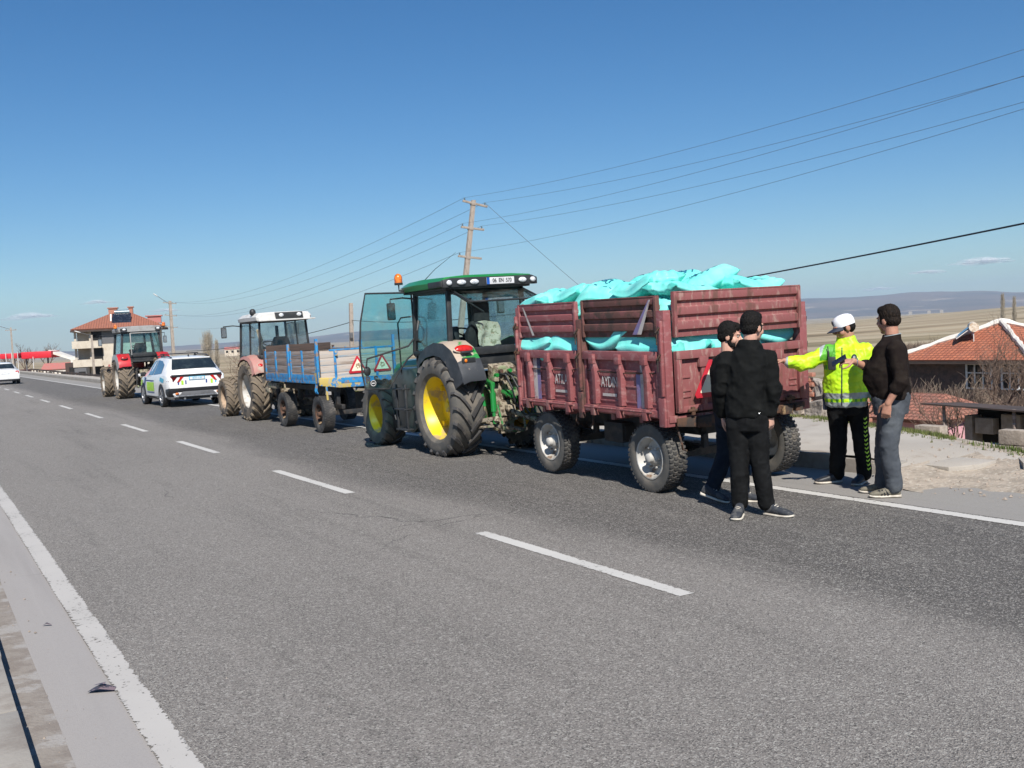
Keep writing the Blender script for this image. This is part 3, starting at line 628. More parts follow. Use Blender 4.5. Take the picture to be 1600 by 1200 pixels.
# ============================================================ WHEELS
def add_wheel(par, c, R, w, side, kind, rimmat, rub='rubber', lugm='rubber_lug', rr=.58, nl=18, name='wheel'):
    """rim and hub (the wheel) > tyre. c = centre, side = -1/+1: which way the outer face looks"""
    ri = R*rr; s = side
    b = B()
    if kind == 'tractor':
        b.lathe([(s*w*.34, ri*1.03), (s*w*.40, ri*1.0), (s*w*.36, ri*.965), (s*w*.05, ri*.90), (-s*w*.20, ri*.82), (-s*w*.24, ri*.55), (-s*w*.18, ri*.34), (-s*w*.05, ri*.30), (-s*w*.04, ri*.18), (s*w*.05, ri*.16), (s*w*.05, .001)], n=40)
        b.lathe([(-s*w*.38, ri*1.0), (-s*w*.3, ri*.93), (s*w*.36, ri*.965)], n=40)
        for k in range(8):
            t = 2*pi*k/8; b.tube([(-s*w*.25, ri*.44*cos(t), ri*.44*sin(t)), (-s*w*.17, ri*.44*cos(t), ri*.44*sin(t))], ri*.035, 6)
        for k in range(4):
            t = 2*pi*(k+.5)/4; b.cbox((-s*w*.14, ri*.80*cos(t), ri*.80*sin(t)), (w*.16, ri*.16, ri*.16), )
    elif kind == 'trailer':
        b.lathe([(s*w*.40, ri*1.06), (s*w*.47, ri*1.03), (s*w*.46, ri*.97), (s*w*.25, ri*.88), (s*w*.0, ri*.80), (-s*w*.05, ri*.62), (s*w*.02, ri*.42), (s*w*.25, ri*.36), (s*w*.33, ri*.26), (s*w*.36, ri*.14), (s*w*.36, .001)], n=32)
        b.lathe([(s*w*.36, ri*.24), (s*w*.55, ri*.22), (s*w*.60, ri*.15), (s*w*.60, .001)], n=18)
        for k in range(6):
            t = 2*pi*k/6; b.tube([(s*w*.1, ri*.52*cos(t), ri*.52*sin(t)), (s*w*.30, ri*.52*cos(t), ri*.52*sin(t))], ri*.05, 6)
    else:
        b.lathe([(s*w*.42, ri*1.04), (s*w*.47, ri*.98), (s*w*.30, ri*.9), (s*w*.1, ri*.86)], n=32)
        b.lathe([(s*w*.38, ri*.2), (s*w*.42, ri*.12), (s*w*.42, .001)], n=16)
        for k in range(5):
            for dd in (-.16, .16):
                t = 2*pi*k/5; b.bar((s*w*.38, ri*.12*cos(t), ri*.12*sin(t)), (s*w*.40, ri*.95*cos(t+dd), ri*.95*sin(t+dd)), .028, .025, (s, 0, 0))
    o = b.build(name, rimmat, par, smooth=True, ang=40); o.location = c
    if kind == 'car':
        d = B(); d.lathe([(s*w*.05, ri*.9), (s*w*.05, .001)], n=24); q = d.build('brake_disc', 'dark_metal', o)
    t_ = B()
    if kind == 'tractor':
        P = [(-.40, ri*.99), (-.50, ri*1.10), (-.53, ri*1.28), (-.50, R*.90), (-.44, R*.945), (-.25, R*.96), (0, R*.965), (.25, R*.96), (.44, R*.945), (.50, R*.90), (.53, ri*1.28), (.50, ri*1.10), (.40, ri*.99)]
        t_.lathe([(a*w, r) for a, r in P], n=60)
        t_.mi = 1
        for sd_ in (-1, 1):
            for k in range(nl):
                t0 = 2*pi*(k+(.5 if sd_ > 0 else 0))/nl
                path = []
                for q, (ax, rad, da) in enumerate(((.03, .975, 0), (.18, .975, .12), (.34, .965, .235), (.46, .94, .30), (.535, .885, .32))):
                    path.append((sd_*ax*w, R*rad, t0-da*1.15))
                rings = []; hw = R*.031; hh = R*.062
                for q, (ax, r, a) in enumerate(path):
                    er = Vector((0, cos(a), sin(a))); et = Vector((0, -sin(a), cos(a))); ex = Vector((1, 0, 0))*sd_
                    out = er if q < 3 else (er+ex*(.35 if q == 3 else .9)).normalized()
                    base = ex*sd_*0+Vector((ax, 0, 0))+er*r
                    # width direction: mostly tangential, tilted along the lug's run
                    wd = (et*.85+ex*.5).normalized()
                    h = hh*(1 if q < 4 else .55); 
                    rings.append([base-wd*hw*1.25-out*hh*.6, base+wd*hw*1.25-out*hh*.6, base+wd*hw*.85+out*h*.72, base-wd*hw*.85+out*h*.72])
                t_.loft(rings)
        o2 = t_.build('tyre', [rub, lugm], o, smooth=True, ang=30)
    elif kind == 'trailer':
        P = [(-.42, ri*1.02), (-.50, ri*1.15), (-.52, R*.82), (-.47, R*.95), (-.40, R*.975), (0, R*.98), (.40, R*.975), (.47, R*.95), (.52, R*.82), (.50, ri*1.15), (.42, ri*1.02)]
        t_.lathe([(a*w, r) for a, r in P], n=48); t_.mi = 1
        n = 42
        for k in range(n):
            for row, (xa, xb, ph) in enumerate(((-.50, -.30, 0), (-.27, -.04, .5), (-.01, .24, 0), (.27, .50, .5))):
                a = 2*pi*(k+ph)/n; hw = pi/n*.62
                def pt(xx, rr_, aa): return (xx*w, rr_*cos(aa), rr_*sin(aa))
                zz = .35*pi/n; r0 = R*.95; r1 = R*(1.0 if abs(xa+xb) < .6 else .992)
                mid = (xa+xb)/2
                rings = [[pt(q, r0, a-hw+dz), pt(q, r0, a+hw+dz), pt(q, r1, a+hw*.8+dz), pt(q, r1, a-hw*.8+dz)] for q, dz in ((xa, 0), (mid, zz), (xb, 0))]
                t_.loft(rings)
        o2 = t_.build('tyre', [rub, lugm], o, smooth=True, ang=30)
    else:
        P = [(-.42, ri*1.02), (-.50, ri*1.2), (-.50, R*.93), (-.40, R*.99), (0, R), (.40, R*.99), (.50, R*.93), (.50, ri*1.2), (.42, ri*1.02)]
        t_.lathe([(a*w, r) for a, r in P], n=40); o2 = t_.build('tyre', 'car_black', o, smooth=True, ang=50)
    return o

# ============================================================ MAROON TRAILER
# local frame: x right 0..1.78, y forward 0..2.85 (0 = tailgate), z up from the road
TW = 1.78; TL = 2.85
tr = thing('farm_trailer', (6.31, 7.76, -.012), 'maroon steel four-wheel farm trailer loaded with turquoise sacks behind the green tractor', 'trailer', rz=radians(-1.0), rx=radians(.9), ry=radians(-1.0))
def panel_lower(name, y0, y1, x, s, label=None):
    """dropside hung on the left (s=-1) or right (s=1) side of the bed"""
    z0 = .80; z1 = 1.43; b = B()
    b.box(x-.01, x+.01, y0, y1, z0, z1)                          # sheet
    n = 3
    for k in range(n): b.box(x+s*.01, x+s*.019, y0+.02, y1-.02, z0+.10+k*.16, z0+.118+k*.16)   # pressed ribs
    b.box(x+s*.008, x+s*.055, y0, y1, z1-.09, z1)                # top rail
    b.box(x+s*.008, x+s*.05, y0, y1, z0-.015, z0+.055)
    b.box(x+s*.008, x+s*.032, y0, y0+.04, z0, z1); b.box(x+s*.008, x+s*.032, y1-.04, y1, z0, z1)
    o = b.build(name, 'maroon', tr, bevel=.004)
    ribs = [y0+(y1-y0)*f for f in (.14, .48, .84)]
    for yy in ribs:
        c = B(); c.prism([(yy-.035, z1-.05), (yy+.035, z1-.05), (yy+.035, z0+.06), (yy-.035, z0+.06)], 'x', x+s*.01, x+s*.012)
        c.loft([[(x+s*.01, yy-.045, z1-.09), (x+s*.01, yy+.045, z1-.09), (x+s*.085, yy+.03, z1-.09), (x+s*.085, yy-.03, z1-.09)],
                [(x+s*.01, yy-.045, z1-.25), (x+s*.01, yy+.045, z1-.25), (x+s*.062, yy+.03, z1-.25), (x+s*.062, yy-.03, z1-.25)],
                [(x+s*.01, yy-.045, z0+.07), (x+s*.01, yy+.045, z0+.07), (x+s*.062, yy+.03, z0+.07), (x+s*.062, yy-.03, z0+.07)]])
        c.box(x+s*.01, x+s*.09, yy-.04, yy+.04, z1-.13, z1-.03)
        c.build('rib', 'maroon', o, bevel=.004)
        h = B(); h.box(x+s*.03, x+s*.095, yy-.035, yy+.035, z0-.05, z0+.06); h.tube([(x+s*.075, yy-.06, z0+.04), (x+s*.075, yy+.06, z0+.04)], .014, 8); h.build('hinge', 'maroon_worn', o, bevel=.003)
    rd = B(); rd.tube([(x+s*.085, y0+.05, z0+.035), (x+s*.085, y1-.05, z0+.035)], .012, 8); rd.build('hinge_rod', 'maroon_worn', o, smooth=True)
    rd = B(); rd.tube([(x+s*.03, y0+.05, z1-.21), (x+s*.032, (y0+y1)/2, z1-.225), (x+s*.03, y1-.05, z1-.21)], .006, 6); rd.build('tie_rod', 'rusty', o, smooth=True)
    return o, ribs
def panel_upper(name, x0, y0, x1, y1, z0, z1, out, m='maroon'):
    """corrugated upper board between two plan points, ridges towards 'out'"""
    p = Vector((x0, y0, 0)); q = Vector((x1, y1, 0)); o_ = Vector((*out, 0)); prof = []
    H = z1-z0; 
    zs = [(0, .0), (.14, .0), (.17, .028), (.34, .028), (.37, 0), (.47, 0), (.50, .028), (.66, .028), (.69, 0), (.79, 0), (.82, .028), (1, .028)]
    pr = [(z0+H*a, d) for a, d in zs]; ring = [(d+.006, z) for z, d in pr]+[(d-.012, z) for z, d in pr[::-1]]
    b = B(); d_ = (q-p).normalized()
    b.loft([[pp+o_*a+Vector((0, 0, z)) for a, z in ring] for pp in (p, q)])
    for pp in (p, q-d_*.035):
        b.bar(pp+d_*.0175+o_*.02+Vector((0, 0, z0)), pp+d_*.0175+o_*.02+Vector((0, 0, z1)), .036, .05, out+(0,))
    b.bar(p+o_*.018+Vector((0, 0, z1+.004)), q+o_*.018+Vector((0, 0, z1+.004)), .04, .014)
    return b.build(name, m, tr, bevel=.0025)
YM0, YM1 = 1.44, 1.54     # middle post
pl = []
for s, x in ((-1, 0.), (1, TW)):
    for y0, y1 in ((.13, YM0-.01), (YM1+.01, TL-.07)):
        pl.append(panel_lower('side_panel', y0, y1, x, s)+(s, x, y0, y1))
    panel_upper('upper_side_panel', x, .115, x, YM0-.01, 1.575, 1.965, (s, 0), 'maroon_rust')
    panel_upper('upper_side_panel', x, YM1+.012, x, TL-.05, 1.575, 1.955, (s, 0), 'maroon')
    for y0, y1, zt in ((0., .115, 1.83), (YM0, YM1, 1.77), (TL-.06, TL, 1.93)):
        b = B(); b.box(x-.045*1, x+.045, y0, y1, .70 if y0 == 0 else .76, zt); b.box(x+s*.03, x+s*.07, y0+.01, y1-.01, .70, .98)
        b.box(x+s*.04, x+s*.075, y0+.02, y0+.05, 1.0, zt-.1)
        po = b.build('post', 'maroon' if y0 != YM0 else 'maroon_rust', tr, bevel=.006)
        # latch, chain, pin
        c = B()
        for zz in ((1.36, 1.62) if y0 < 2 else (1.4, 1.7)):
            c.tube([(x+s*.075, (y0+y1)/2-.03, zz+.05), (x+s*.10, (y0+y1)/2, zz), (x+s*.07, (y0+y1)/2+.035, zz-.05)], .011, 6)
            c.tube([(x+s*.09, (y0+y1)/2, zz+.02), (x+s*.085, (y0+y1)/2+.01, zz-.12)], .007, 5)
            c.cbox((x+s*.06, (y0+y1)/2, zz), (.05, .045, .03))
        c.build('latch', 'rusty', po, split=True)
# painted stripes and faded lettering on the left side boards
for (o, ribs, s, x, y0, y1) in pl:
    if s > 0: continue
    f = (y0 > 1); xa = x+s*.0205
    def stripe(ya, yb, m, z0=.83, z1=1.34):
        q = B(); q.box(xa-.0012, xa, ya, yb, z0, z1); q.build('painted_stripe', m, o)
    if f:
        stripe(ribs[2]-.135, ribs[2]-.05, 'paint_stripe'); stripe(ribs[2]-.21, ribs[2]-.135, 'paint_violet', .86, 1.14); stripe(ribs[2]-.21, ribs[2]-.135, 'paint_navy', 1.14, 1.34)
        yc = (ribs[0]+ribs[1])/2; ws = ('ATILA', .76)
    else:
        stripe(ribs[0]+.055, ribs[0]+.13, 'paint_stripe'); stripe(ribs[0]+.13, ribs[0]+.2, 'paint_violet', .84, 1.2); 
        yc = (ribs[1]+ribs[2])/2; ws = ('AYDIN', .76)
    text('lettering', ws[0], .16, face_M((xa-.0002, yc, 1.10), (0, -1, 0), (0, 0, 1)), 'paint_white', o, .0006, .62)
    q = B(); q.box(xa-.0012, xa, yc-.13, yc+.13, .955, .985); q.build('painted_stripe', 'paint_stripe', o)
for ya, za, yb, zb in ((TL-.16, 1.93, TL-.36, 1.60), (YM1-1.38+.10, 0, 0, 0)):
    if za:
        q = B(); q.poly([(-.037, ya, za), (-.037, ya-.03, za), (-.037, yb-.05, zb), (-.037, yb, zb)]); q.poly([(-.0365, yb, zb), (-.0365, yb-.05, zb), (-.0365, yb-.05, zb), (-.0365, yb, zb)]) if 0 else None
        q.build('painted_stripe', 'paint_stripe', tr)
q = B(); q.poly([(-.037, .20, 1.94), (-.037, .225, 1.94), (-.037, .44, 1.60), (-.037, .37, 1.60)]); q.build('painted_stripe', 'paint_stripe', tr)
q = B(); q.poly([(-.037, .44, 1.60), (-.037, .225, 1.94), (-.037, .235, 1.94), (-.037, .52, 1.60)]); q.build('painted_stripe', 'paint_violet', tr)
# bed, tailgate, headboard
b = B(); b.box(.02, TW-.02, .03, TL-.03, .76, .80); b.box(-.03, TW+.03, -.012, .05, .74, .805); b.box(-.03, TW+.03, TL-.05, TL+.01, .74, .82)
for yy in (.5, 1.0, 1.9, 2.4): b.box(.03, TW-.03, yy, yy+.06, .70, .758)
b.build('bed', 'maroon_worn', tr, bevel=.004)
b = B(); b.box(.06, TW-.06, -.012, .006, .83, 1.43)
b.box(.06, TW-.06, -.055, -.012, 1.35, 1.43)
for xx in (.06, .36, TW-.42, TW-.12): b.box(xx, xx+.06, -.05, -.012, .84, 1.35)
for xx in (.33, TW-.45): b.box(xx, xx+.11, -.062, -.013, 1.26, 1.36)
b.box(.06, TW-.06, -.045, -.012, .83, .89)
for z in (.97, 1.03, 1.16): b.box(.13, .24, -.022, -.012, z, z+.02); b.box(TW-.24, TW-.13, -.022, -.012, z, z+.02)
tg = b.build('tailgate', 'maroon_worn', tr, bevel=.004)
for xx in (.22, .55, 1.2, 1.5):
    b = B(); b.tube([(xx-.06, -.065, .845), (xx+.06, -.065, .845)], .016, 8); b.box(xx-.02, xx+.02, -.075, -.05, .80, .88); b.build('hinge', 'rusty', tg, bevel=.003)
panel_upper('upper_tailgate', .06, 0, TW-.06, 0, 1.565, 1.995, (0, -1), 'maroon_worn')
b = B(); b.box(.04, TW-.04, TL-.02, TL, .82, 1.44); b.box(.04, TW-.04, TL-.0, TL+.05, 1.36, 1.44)
for xx in (.3, .9, 1.45): b.box(xx, xx+.06, TL, TL+.05, .82, 1.4)
b.build('headboard', 'maroon', tr, bevel=.004)
panel_upper('upper_headboard', .06, TL-.02, TW-.06, TL-.02, 1.57, 1.96, (0, 1), 'maroon')
# rear sill: bent step plate under the tailgate
b = B(); b.loft([[(.05, -.03, .70), (.05, -.012, .70), (.05, -.012, .78), (.05, -.03, .78)], [(.42, -.06, .66), (.42, -.012, .66), (.42, -.012, .78), (.42, -.06, .78)], [(.9, -.06, .68), (.9, -.012, .68), (.9, -.012, .78), (.9, -.06, .78)], [(1.3, -.05, .70), (1.3, -.012, .70), (1.3, -.012, .78), (1.3, -.05, .78)], [(TW-.05, -.04, .73), (TW-.05, -.012, .73), (TW-.05, -.012, .79), (TW-.05, -.04, .79)]])
b.cbox((.36, -.05, .72), (.16, .05, .10)); b.cbox((1.45, -.05, .73), (.14, .06, .09)); b.cbox((1.62, -.05, .74), (.1, .05, .07))
b.build('rear_sill', 'rusty', tr, bevel=.006)
# chassis, springs, axles, turntable, drawbar
b = B()
for xx in (.45, TW-.51): b.box(xx, xx+.07, .1, TL-.1, .56, .70)
for yy in (.1, .9, 1.7): b.box(.45, TW-.44, yy, yy+.06, .57, .69)
b.build('chassis', 'dark_metal', tr, bevel=.005)
YR, YF = .42, 2.34
for yc_ in (YR, YF):
    b = B(); b.box(.16, TW-.16, yc_-.035, yc_+.035, .31, .39)
    for xx in (.44, TW-.50):
        for k in range(4): b.box(xx, xx+.06, yc_-.34+.06*k, yc_+.34-.06*k, .50-.022*k-.05, .518-.022*k-.05)
        b.box(xx-.01, xx+.07, yc_-.05, yc_+.05, .36, .47); b.box(xx, xx+.06, yc_-.36, yc_-.31, .44, .58); b.box(xx, xx+.06, yc_+.31, yc_+.36, .44, .58)
    b.build('axle', 'dark_metal', tr, bevel=.004)
b = B(); b.lathe([(.50, .36), (.50, .42), (.56, .42), (.56, .36)], c=(TW/2, YF, 0), axis='z', n=32)
b.bar((TW/2-.3, YF, .47), (TW/2-.04, TL+.95, .44), .07); b.bar((TW/2+.3, YF, .47), (TW/2+.04, TL+.95, .44), .07); b.bar((TW/2-.3, YF+.3, .47), (TW/2+.3, YF+.3, .47), .06)
b.tube([(TW/2, TL+.9, .44), (TW/2, TL+1.1, .44)], .04, 10); b.lathe([(-.02, .05), (-.02, .09), (.02, .09), (.02, .05)], c=(TW/2, TL+1.15, .44), axis='z', n=16)
b.build('drawbar', 'rusty', tr, bevel=.004)
b = B(); b.box(.30, .75, 1.25, 1.6, .40, .62); b.box(.33, .72, 1.24, 1.26, .43, .59); b.build('tool_box', 'dark_metal', tr, bevel=.012)
b = B(); b.tube([(.1, .05, .70), (.1, -.02, .52), (.12, 0, .47), (.17, .0, .45)], .01, 6); b.tube([(.62, 0, .66), (.64, -.03, .50), (.60, -.03, .42)], .012, 6); b.tube([(-.02, 1.62, .74), (-.02, 1.66, .66), (0, 1.64, .61)], .012, 6); b.tube([(-.02, 1.32, .74), (0, 1.36, .64), (0, 1.42, .60)], .012, 6)
b.build('hook', 'rusty', tr, smooth=True, split=True)
for x, s in ((.125, -1), (TW-.125, 1)):
    for yy in (YR, YF): add_wheel(tr, (x, yy, .352), .352, .215, s, 'trailer', 'white_rim', 'rubber_side', 'rubber_lug', rr=.60)
def triangle(par, c, r, right, up, nrm, th=.012, m2='sign_cream', worn=True):
    """slow-vehicle board: red rim, cream centre"""
    c = Vector(c); r_ = Vector(right); u = Vector(up); n = Vector(nrm)
    def tri(k, off, cut=.16):
        P = []
        V3 = [(0, 1.0), (.90, -.56), (-.90, -.56)]
        for i in range(3):
            a = Vector(V3[i]); p_ = Vector(V3[i-1]); q_ = Vector(V3[(i+1) % 3])
            P += [a+(p_-a)*cut/2, a+(q_-a)*cut/2]
        return [c+r_*p.x*r*k+u*p.y*r*k+n*off for p in P]
    b = B(); b.loft([tri(1, 0), tri(1, th)]); o = b.build('warning_sign', 'sign_red', par, bevel=.003)
    b = B(); b.loft([tri(.66, th, .06), tri(.66, th+.003, .06)]); b.build('sign_centre', m2, o)
    if worn:
        b = B()
        for k in range(6):
            a = k*1.1; rad = r*R_.uniform(.04, .13); cc = c+r_*r*.16*cos(a)+u*r*(.02+.15*sin(a))+n*(th+.0035+.0006*k)
            b.poly([cc+r_*rad*(1+.3*cos(3*t))*cos(t)+u*rad*(1+.2*sin(2*t))*sin(t) for t in [q*2*pi/9 for q in range(9)]])
        b.build('sign_symbol', 'sign_soot', o)
    return o
triangle(tr, (.46, -.058, 1.10), .255, (1, 0, 0), (0, 0, 1), (0, -1, 0), worn=False)
triangle(tr, (TW-.62, -.058, 1.10), .255, (1, 0, 0), (0, 0, 1), (0, -1, 0), worn=False)

# ============================================================ SACKS
def sack_mesh(seed, L=.80, Wd=.46, T=.205, text_=True, plump=1., bend=0.):
    me = bpy.data.meshes.new('fertiliser_sack'); nu, nv = 46, 30; vs = []; fs = []
    r = random.Random(seed); ph = [r.uniform(0, 6) for _ in range(6)]
    def H(u, v, sgn):
        # thickness of a filled bag pinched at both sewn ends
        a = max(0, 1-abs(u)**4.6)**.5; b_ = max(0, 1-abs(v)**2.8)**.5
        h = T/2*a*b_*plump
        e = abs(u)**2.2
        fold = .010*sin(v*9+ph[0]+u*2.0)*e*b_*(a**.4) + .010*sin(v*15+ph[1])*max(0, abs(u)-.45)*b_*(a**.4)*1.8
        n_ = .015*noise.noise(Vector((u*2.2+seed, v*2.0, sgn*3.)))*a*b_
        cr = -.009*max(0, 1-abs(noise.noise(Vector((u*1.7+seed*3, v*2.6, sgn+5))))*7)*a*b_
        return h*(1.15 if sgn > 0 else .85) + fold + n_ + cr
    def P(u, v, sgn):
        ear = 1+.10*abs(u)**6*abs(v)**2
        nar = 1-.10*(1-abs(v))*abs(u)**8
        x = u*L/2*nar*(1+.02*sin(v*4+ph[2])); y = v*Wd/2*ear*(1-.10*abs(u)**5+.03*sin(u*5+ph[3]))
        z = sgn*H(u, v, sgn) + .03*sin(u*2.4+ph[4])*1 + .02*sin(v*2+ph[5]) - bend*u*u*.12
        return Vector((x, y, z))
    def idx(sg, i, j): return sg*(nu+1)*(nv+1)+i*(nv+1)+j
    for sg, sgn in ((0, 1), (1, -1)):
        for i in range(nu+1):
            for j in range(nv+1):
                u = -1+2*i/nu; v = -1+2*j/nv; u = math.copysign(abs(u)**.8, u); vs.append(P(u, v, sgn))
    for sg in (0, 1):
        for i in range(nu):
            for j in range(nv):
                f = (idx(sg, i, j), idx(sg, i+1, j), idx(sg, i+1, j+1), idx(sg, i, j+1)); fs.append(f if sg == 0 else f[::-1])
    for i in range(nu):
        for j, fl in ((0, 0), (nv, 1)):
            f = (idx(0, i, j), idx(1, i, j), idx(1, i+1, j), idx(0, i+1, j)); fs.append(f if not fl else f[::-1])
    for j in range(nv):
        for i, fl in ((0, 1), (nu, 0)):
            f = (idx(0, i, j), idx(1, i, j), idx(1, i, j+1), idx(0, i, j+1)); fs.append(f if not fl else f[::-1])
    me.from_pydata(vs, [], fs)
    for f in me.polygons: f.use_smooth = True
    me.materials.append(MATS['sack']); me.materials.append(MATS['sack_seam'])
    for f in me.polygons:
        if abs(f.center.x) > L/2*.945: f.material_index = 1
    # printed word on the top, wrapped to the cloth
    cu = bpy.data.curves.new('t', 'FONT'); cu.body = 'ÜRE'; cu.size = .115; cu.align_x = 'CENTER'; cu.align_y = 'CENTER'; cu.offset = .004
    o = bpy.data.objects.new('t', cu); COL.objects.link(o); tm = bpy.data.meshes.new_from_object(o.evaluated_get(bpy.context.evaluated_depsgraph_get())); COL.objects.unlink(o); bpy.data.objects.remove(o)
    bm = bmesh.new(); bm.from_mesh(tm); bmesh.ops.triangulate(bm, faces=bm.faces); bmesh.ops.subdivide_edges(bm, edges=[e for e in bm.edges if e.calc_length() > .02], cuts=2)
    for k in range(16):      # small print
        x0 = r.uniform(-.28, .2); y0 = r.choice((-.13, -.1, .12)); w_ = r.uniform(.02, .07)
        bm.faces.new([bm.verts.new(p) for p in ((x0, y0, 0), (x0+w_, y0, 0), (x0+w_, y0+.012, 0), (x0, y0+.012, 0))])
    for v in bm.verts:
        u = (v.co.x-.02)/(L/2); w_ = v.co.y/(Wd/2); q = P(u, w_, 1); v.co = Vector((q.x, q.y, q.z+.004))
    bm.to_mesh(tm); bm.free(); tm.materials.clear(); tm.materials.append(MATS['ink'])
    return me, tm
SK_M = [sack_mesh(k+1, plump=p, bend=bd) for k, (p, bd) in enumerate(((1, 0), (1.1, .5), (.92, -.4), (1.05, .8), (.85, .2)))]
SACK_TXT = 'turquoise sack '
def sack(k, x, y, z, rz=0, rx=0, ry=0, lb=None, sc=(1, 1, 1), group='sacks loaded in the maroon trailer', txt=True):
    me, tm = SK_M[k % len(SK_M)]
    o = bpy.data.objects.new('fertiliser_sack', me); COL.objects.link(o)
    o.location = (6.31+x, 7.76+y, z); o.rotation_euler = (radians(rx), radians(ry), radians(rz)); o.scale = sc
    tag(o, lb or SACK_TXT+'in the load of the maroon trailer', 'sack', group)
    if txt:
        t = bpy.data.objects.new('lettering', tm); COL.objects.link(t); t.parent = o
    return o
LG = SACK_TXT+'seen through the gap between lower and upper side boards of the maroon trailer'
LR = SACK_TXT+'seen through the gap above the tailgate of the maroon trailer'
for j, y in enumerate((.42, 1.02, 1.9, 2.50)):        # along the left gap
    sack(j+1, .25, y, 1.52, 90+3*(-1)**j, -3, 0, LG, (1.12, 1.15, 1.6), 'sacks in the side gap')
    sack(j+2, TW-.30, y, 1.49, 90, 5, 0, SACK_TXT+'on the far side of the maroon trailer load', (.92, 1.25, 1.), 'sacks on the far side')
for j, y in enumerate((.72, 1.42, 2.2)): sack(j, .33, y, 1.60, 90, -2, 0, LG, (.98, 1.2, 1.5), 'sacks in the side gap', txt=False)
for j, (x, z, ry) in enumerate(((.42, 1.53, 3), (1.0, 1.52, -3), (1.42, 1.56, -6))):
    sack(j, x, .24, z, 4*j-3, 6, ry, LR, (1.1, 1., 1.35), 'sacks in the tailgate gap', txt=False)
for j, (x, y) in enumerate(((.9, .8), (.9, 1.4), (.9, 2.0), (.9, 2.5))): sack(j+2, x, y, 1.58, 12*j, 0, 0, SACK_TXT+'in the middle of the lower layer of the trailer load', (1.15, 1.5, 1.8), 'lower layer of sacks')
# layer just under and over the rim
for j, (x, y, rz, ry, rx) in enumerate(((.28, .45, 92, 0, -3), (.30, 1.15, 86, 3, -4), (.30, 1.80, 94, 0, -6), (.82, .35, 4, 0, 0), (1.42, .42, -6, 0, 0), (.84, .95, 88, 3, 0), (1.45, 1.1, 95, 0, 3), (.85, 1.7, 92, 0, 0), (1.45, 1.85, 88, 2, 3), (1.45, 2.5, 90, 0, 0))):
    sack(j, x, y, 1.83, rz, rx, ry, SACK_TXT+'in the layer level with the top boards of the maroon trailer', (1, 1.1, 1.05), 'sacks level with the boards')
top = [  # k x y z rz rx ry scale label
 (1, .30, 2.72, 2.02, 78, -3, 10, (1.05, 1., .95), 'overhanging the front left corner of the maroon trailer, nearest the green tractor'),
 (2, .42, 2.18, 2.045, 86, -5, -3, (1.0, 1., 1.), 'second from the front along the left edge of the load, printed side up'),
 (0, .90, 2.55, 2.00, 15, 0, -3, (1.0, 1., .9), 'lying across the front of the load behind the corner sack'),
 (3, .42, 1.55, 2.05, 96, -7, 4, (1., 1.05, 1.05), 'flat on the left edge of the load, below the heaped sacks'),
 (4, 1.05, 1.95, 2.06, 40, 4, 5, (1., 1., 1.), 'slanting in the middle of the load, front end of the heap'),
 (0, .72, 1.30, 2.07, 58, -10, -8, (1.08, 1.08, 1.15), 'heaped slantwise, left one of the high pile, with a sharp folded corner'),
 (3, 1.15, 1.10, 2.09, 48, -3, -4, (1.1, 1.1, 1.15), 'topmost of the pile, in the middle of the load'),
 (1, .95, .62, 2.10, 12, -12, -13, (1.12, 1.05, 1.1), 'tilted up at its right end with its seam corner sticking into the sky'),
 (2, .40, .78, 2.06, 84, -12, 2, (1., 1.05, 1.05), 'draped over the left edge where the two upper boards leave a gap'),
 (4, .42, .27, 2.02, 10, -3, 4, (.9, 1., .9), 'lying along the top of the tailgate at its left end'),
 (2, 1.45, .45, 2.03, 8, -4, -3, (.95, 1.05, 1.0), 'rounded and low at the right rear corner of the load'),
 (1, 1.40, 1.5, 2.08, 80, 0, 0, (1, 1, 1), 'on the far side of the load behind the pile'),
]
for k, x, y, z, rz, rx, ry, sc, lb in top: sack(k, x, y, z, rz, rx, ry, SACK_TXT+lb, sc)
# the loose end hanging down in the slot between the rear and front upper boards

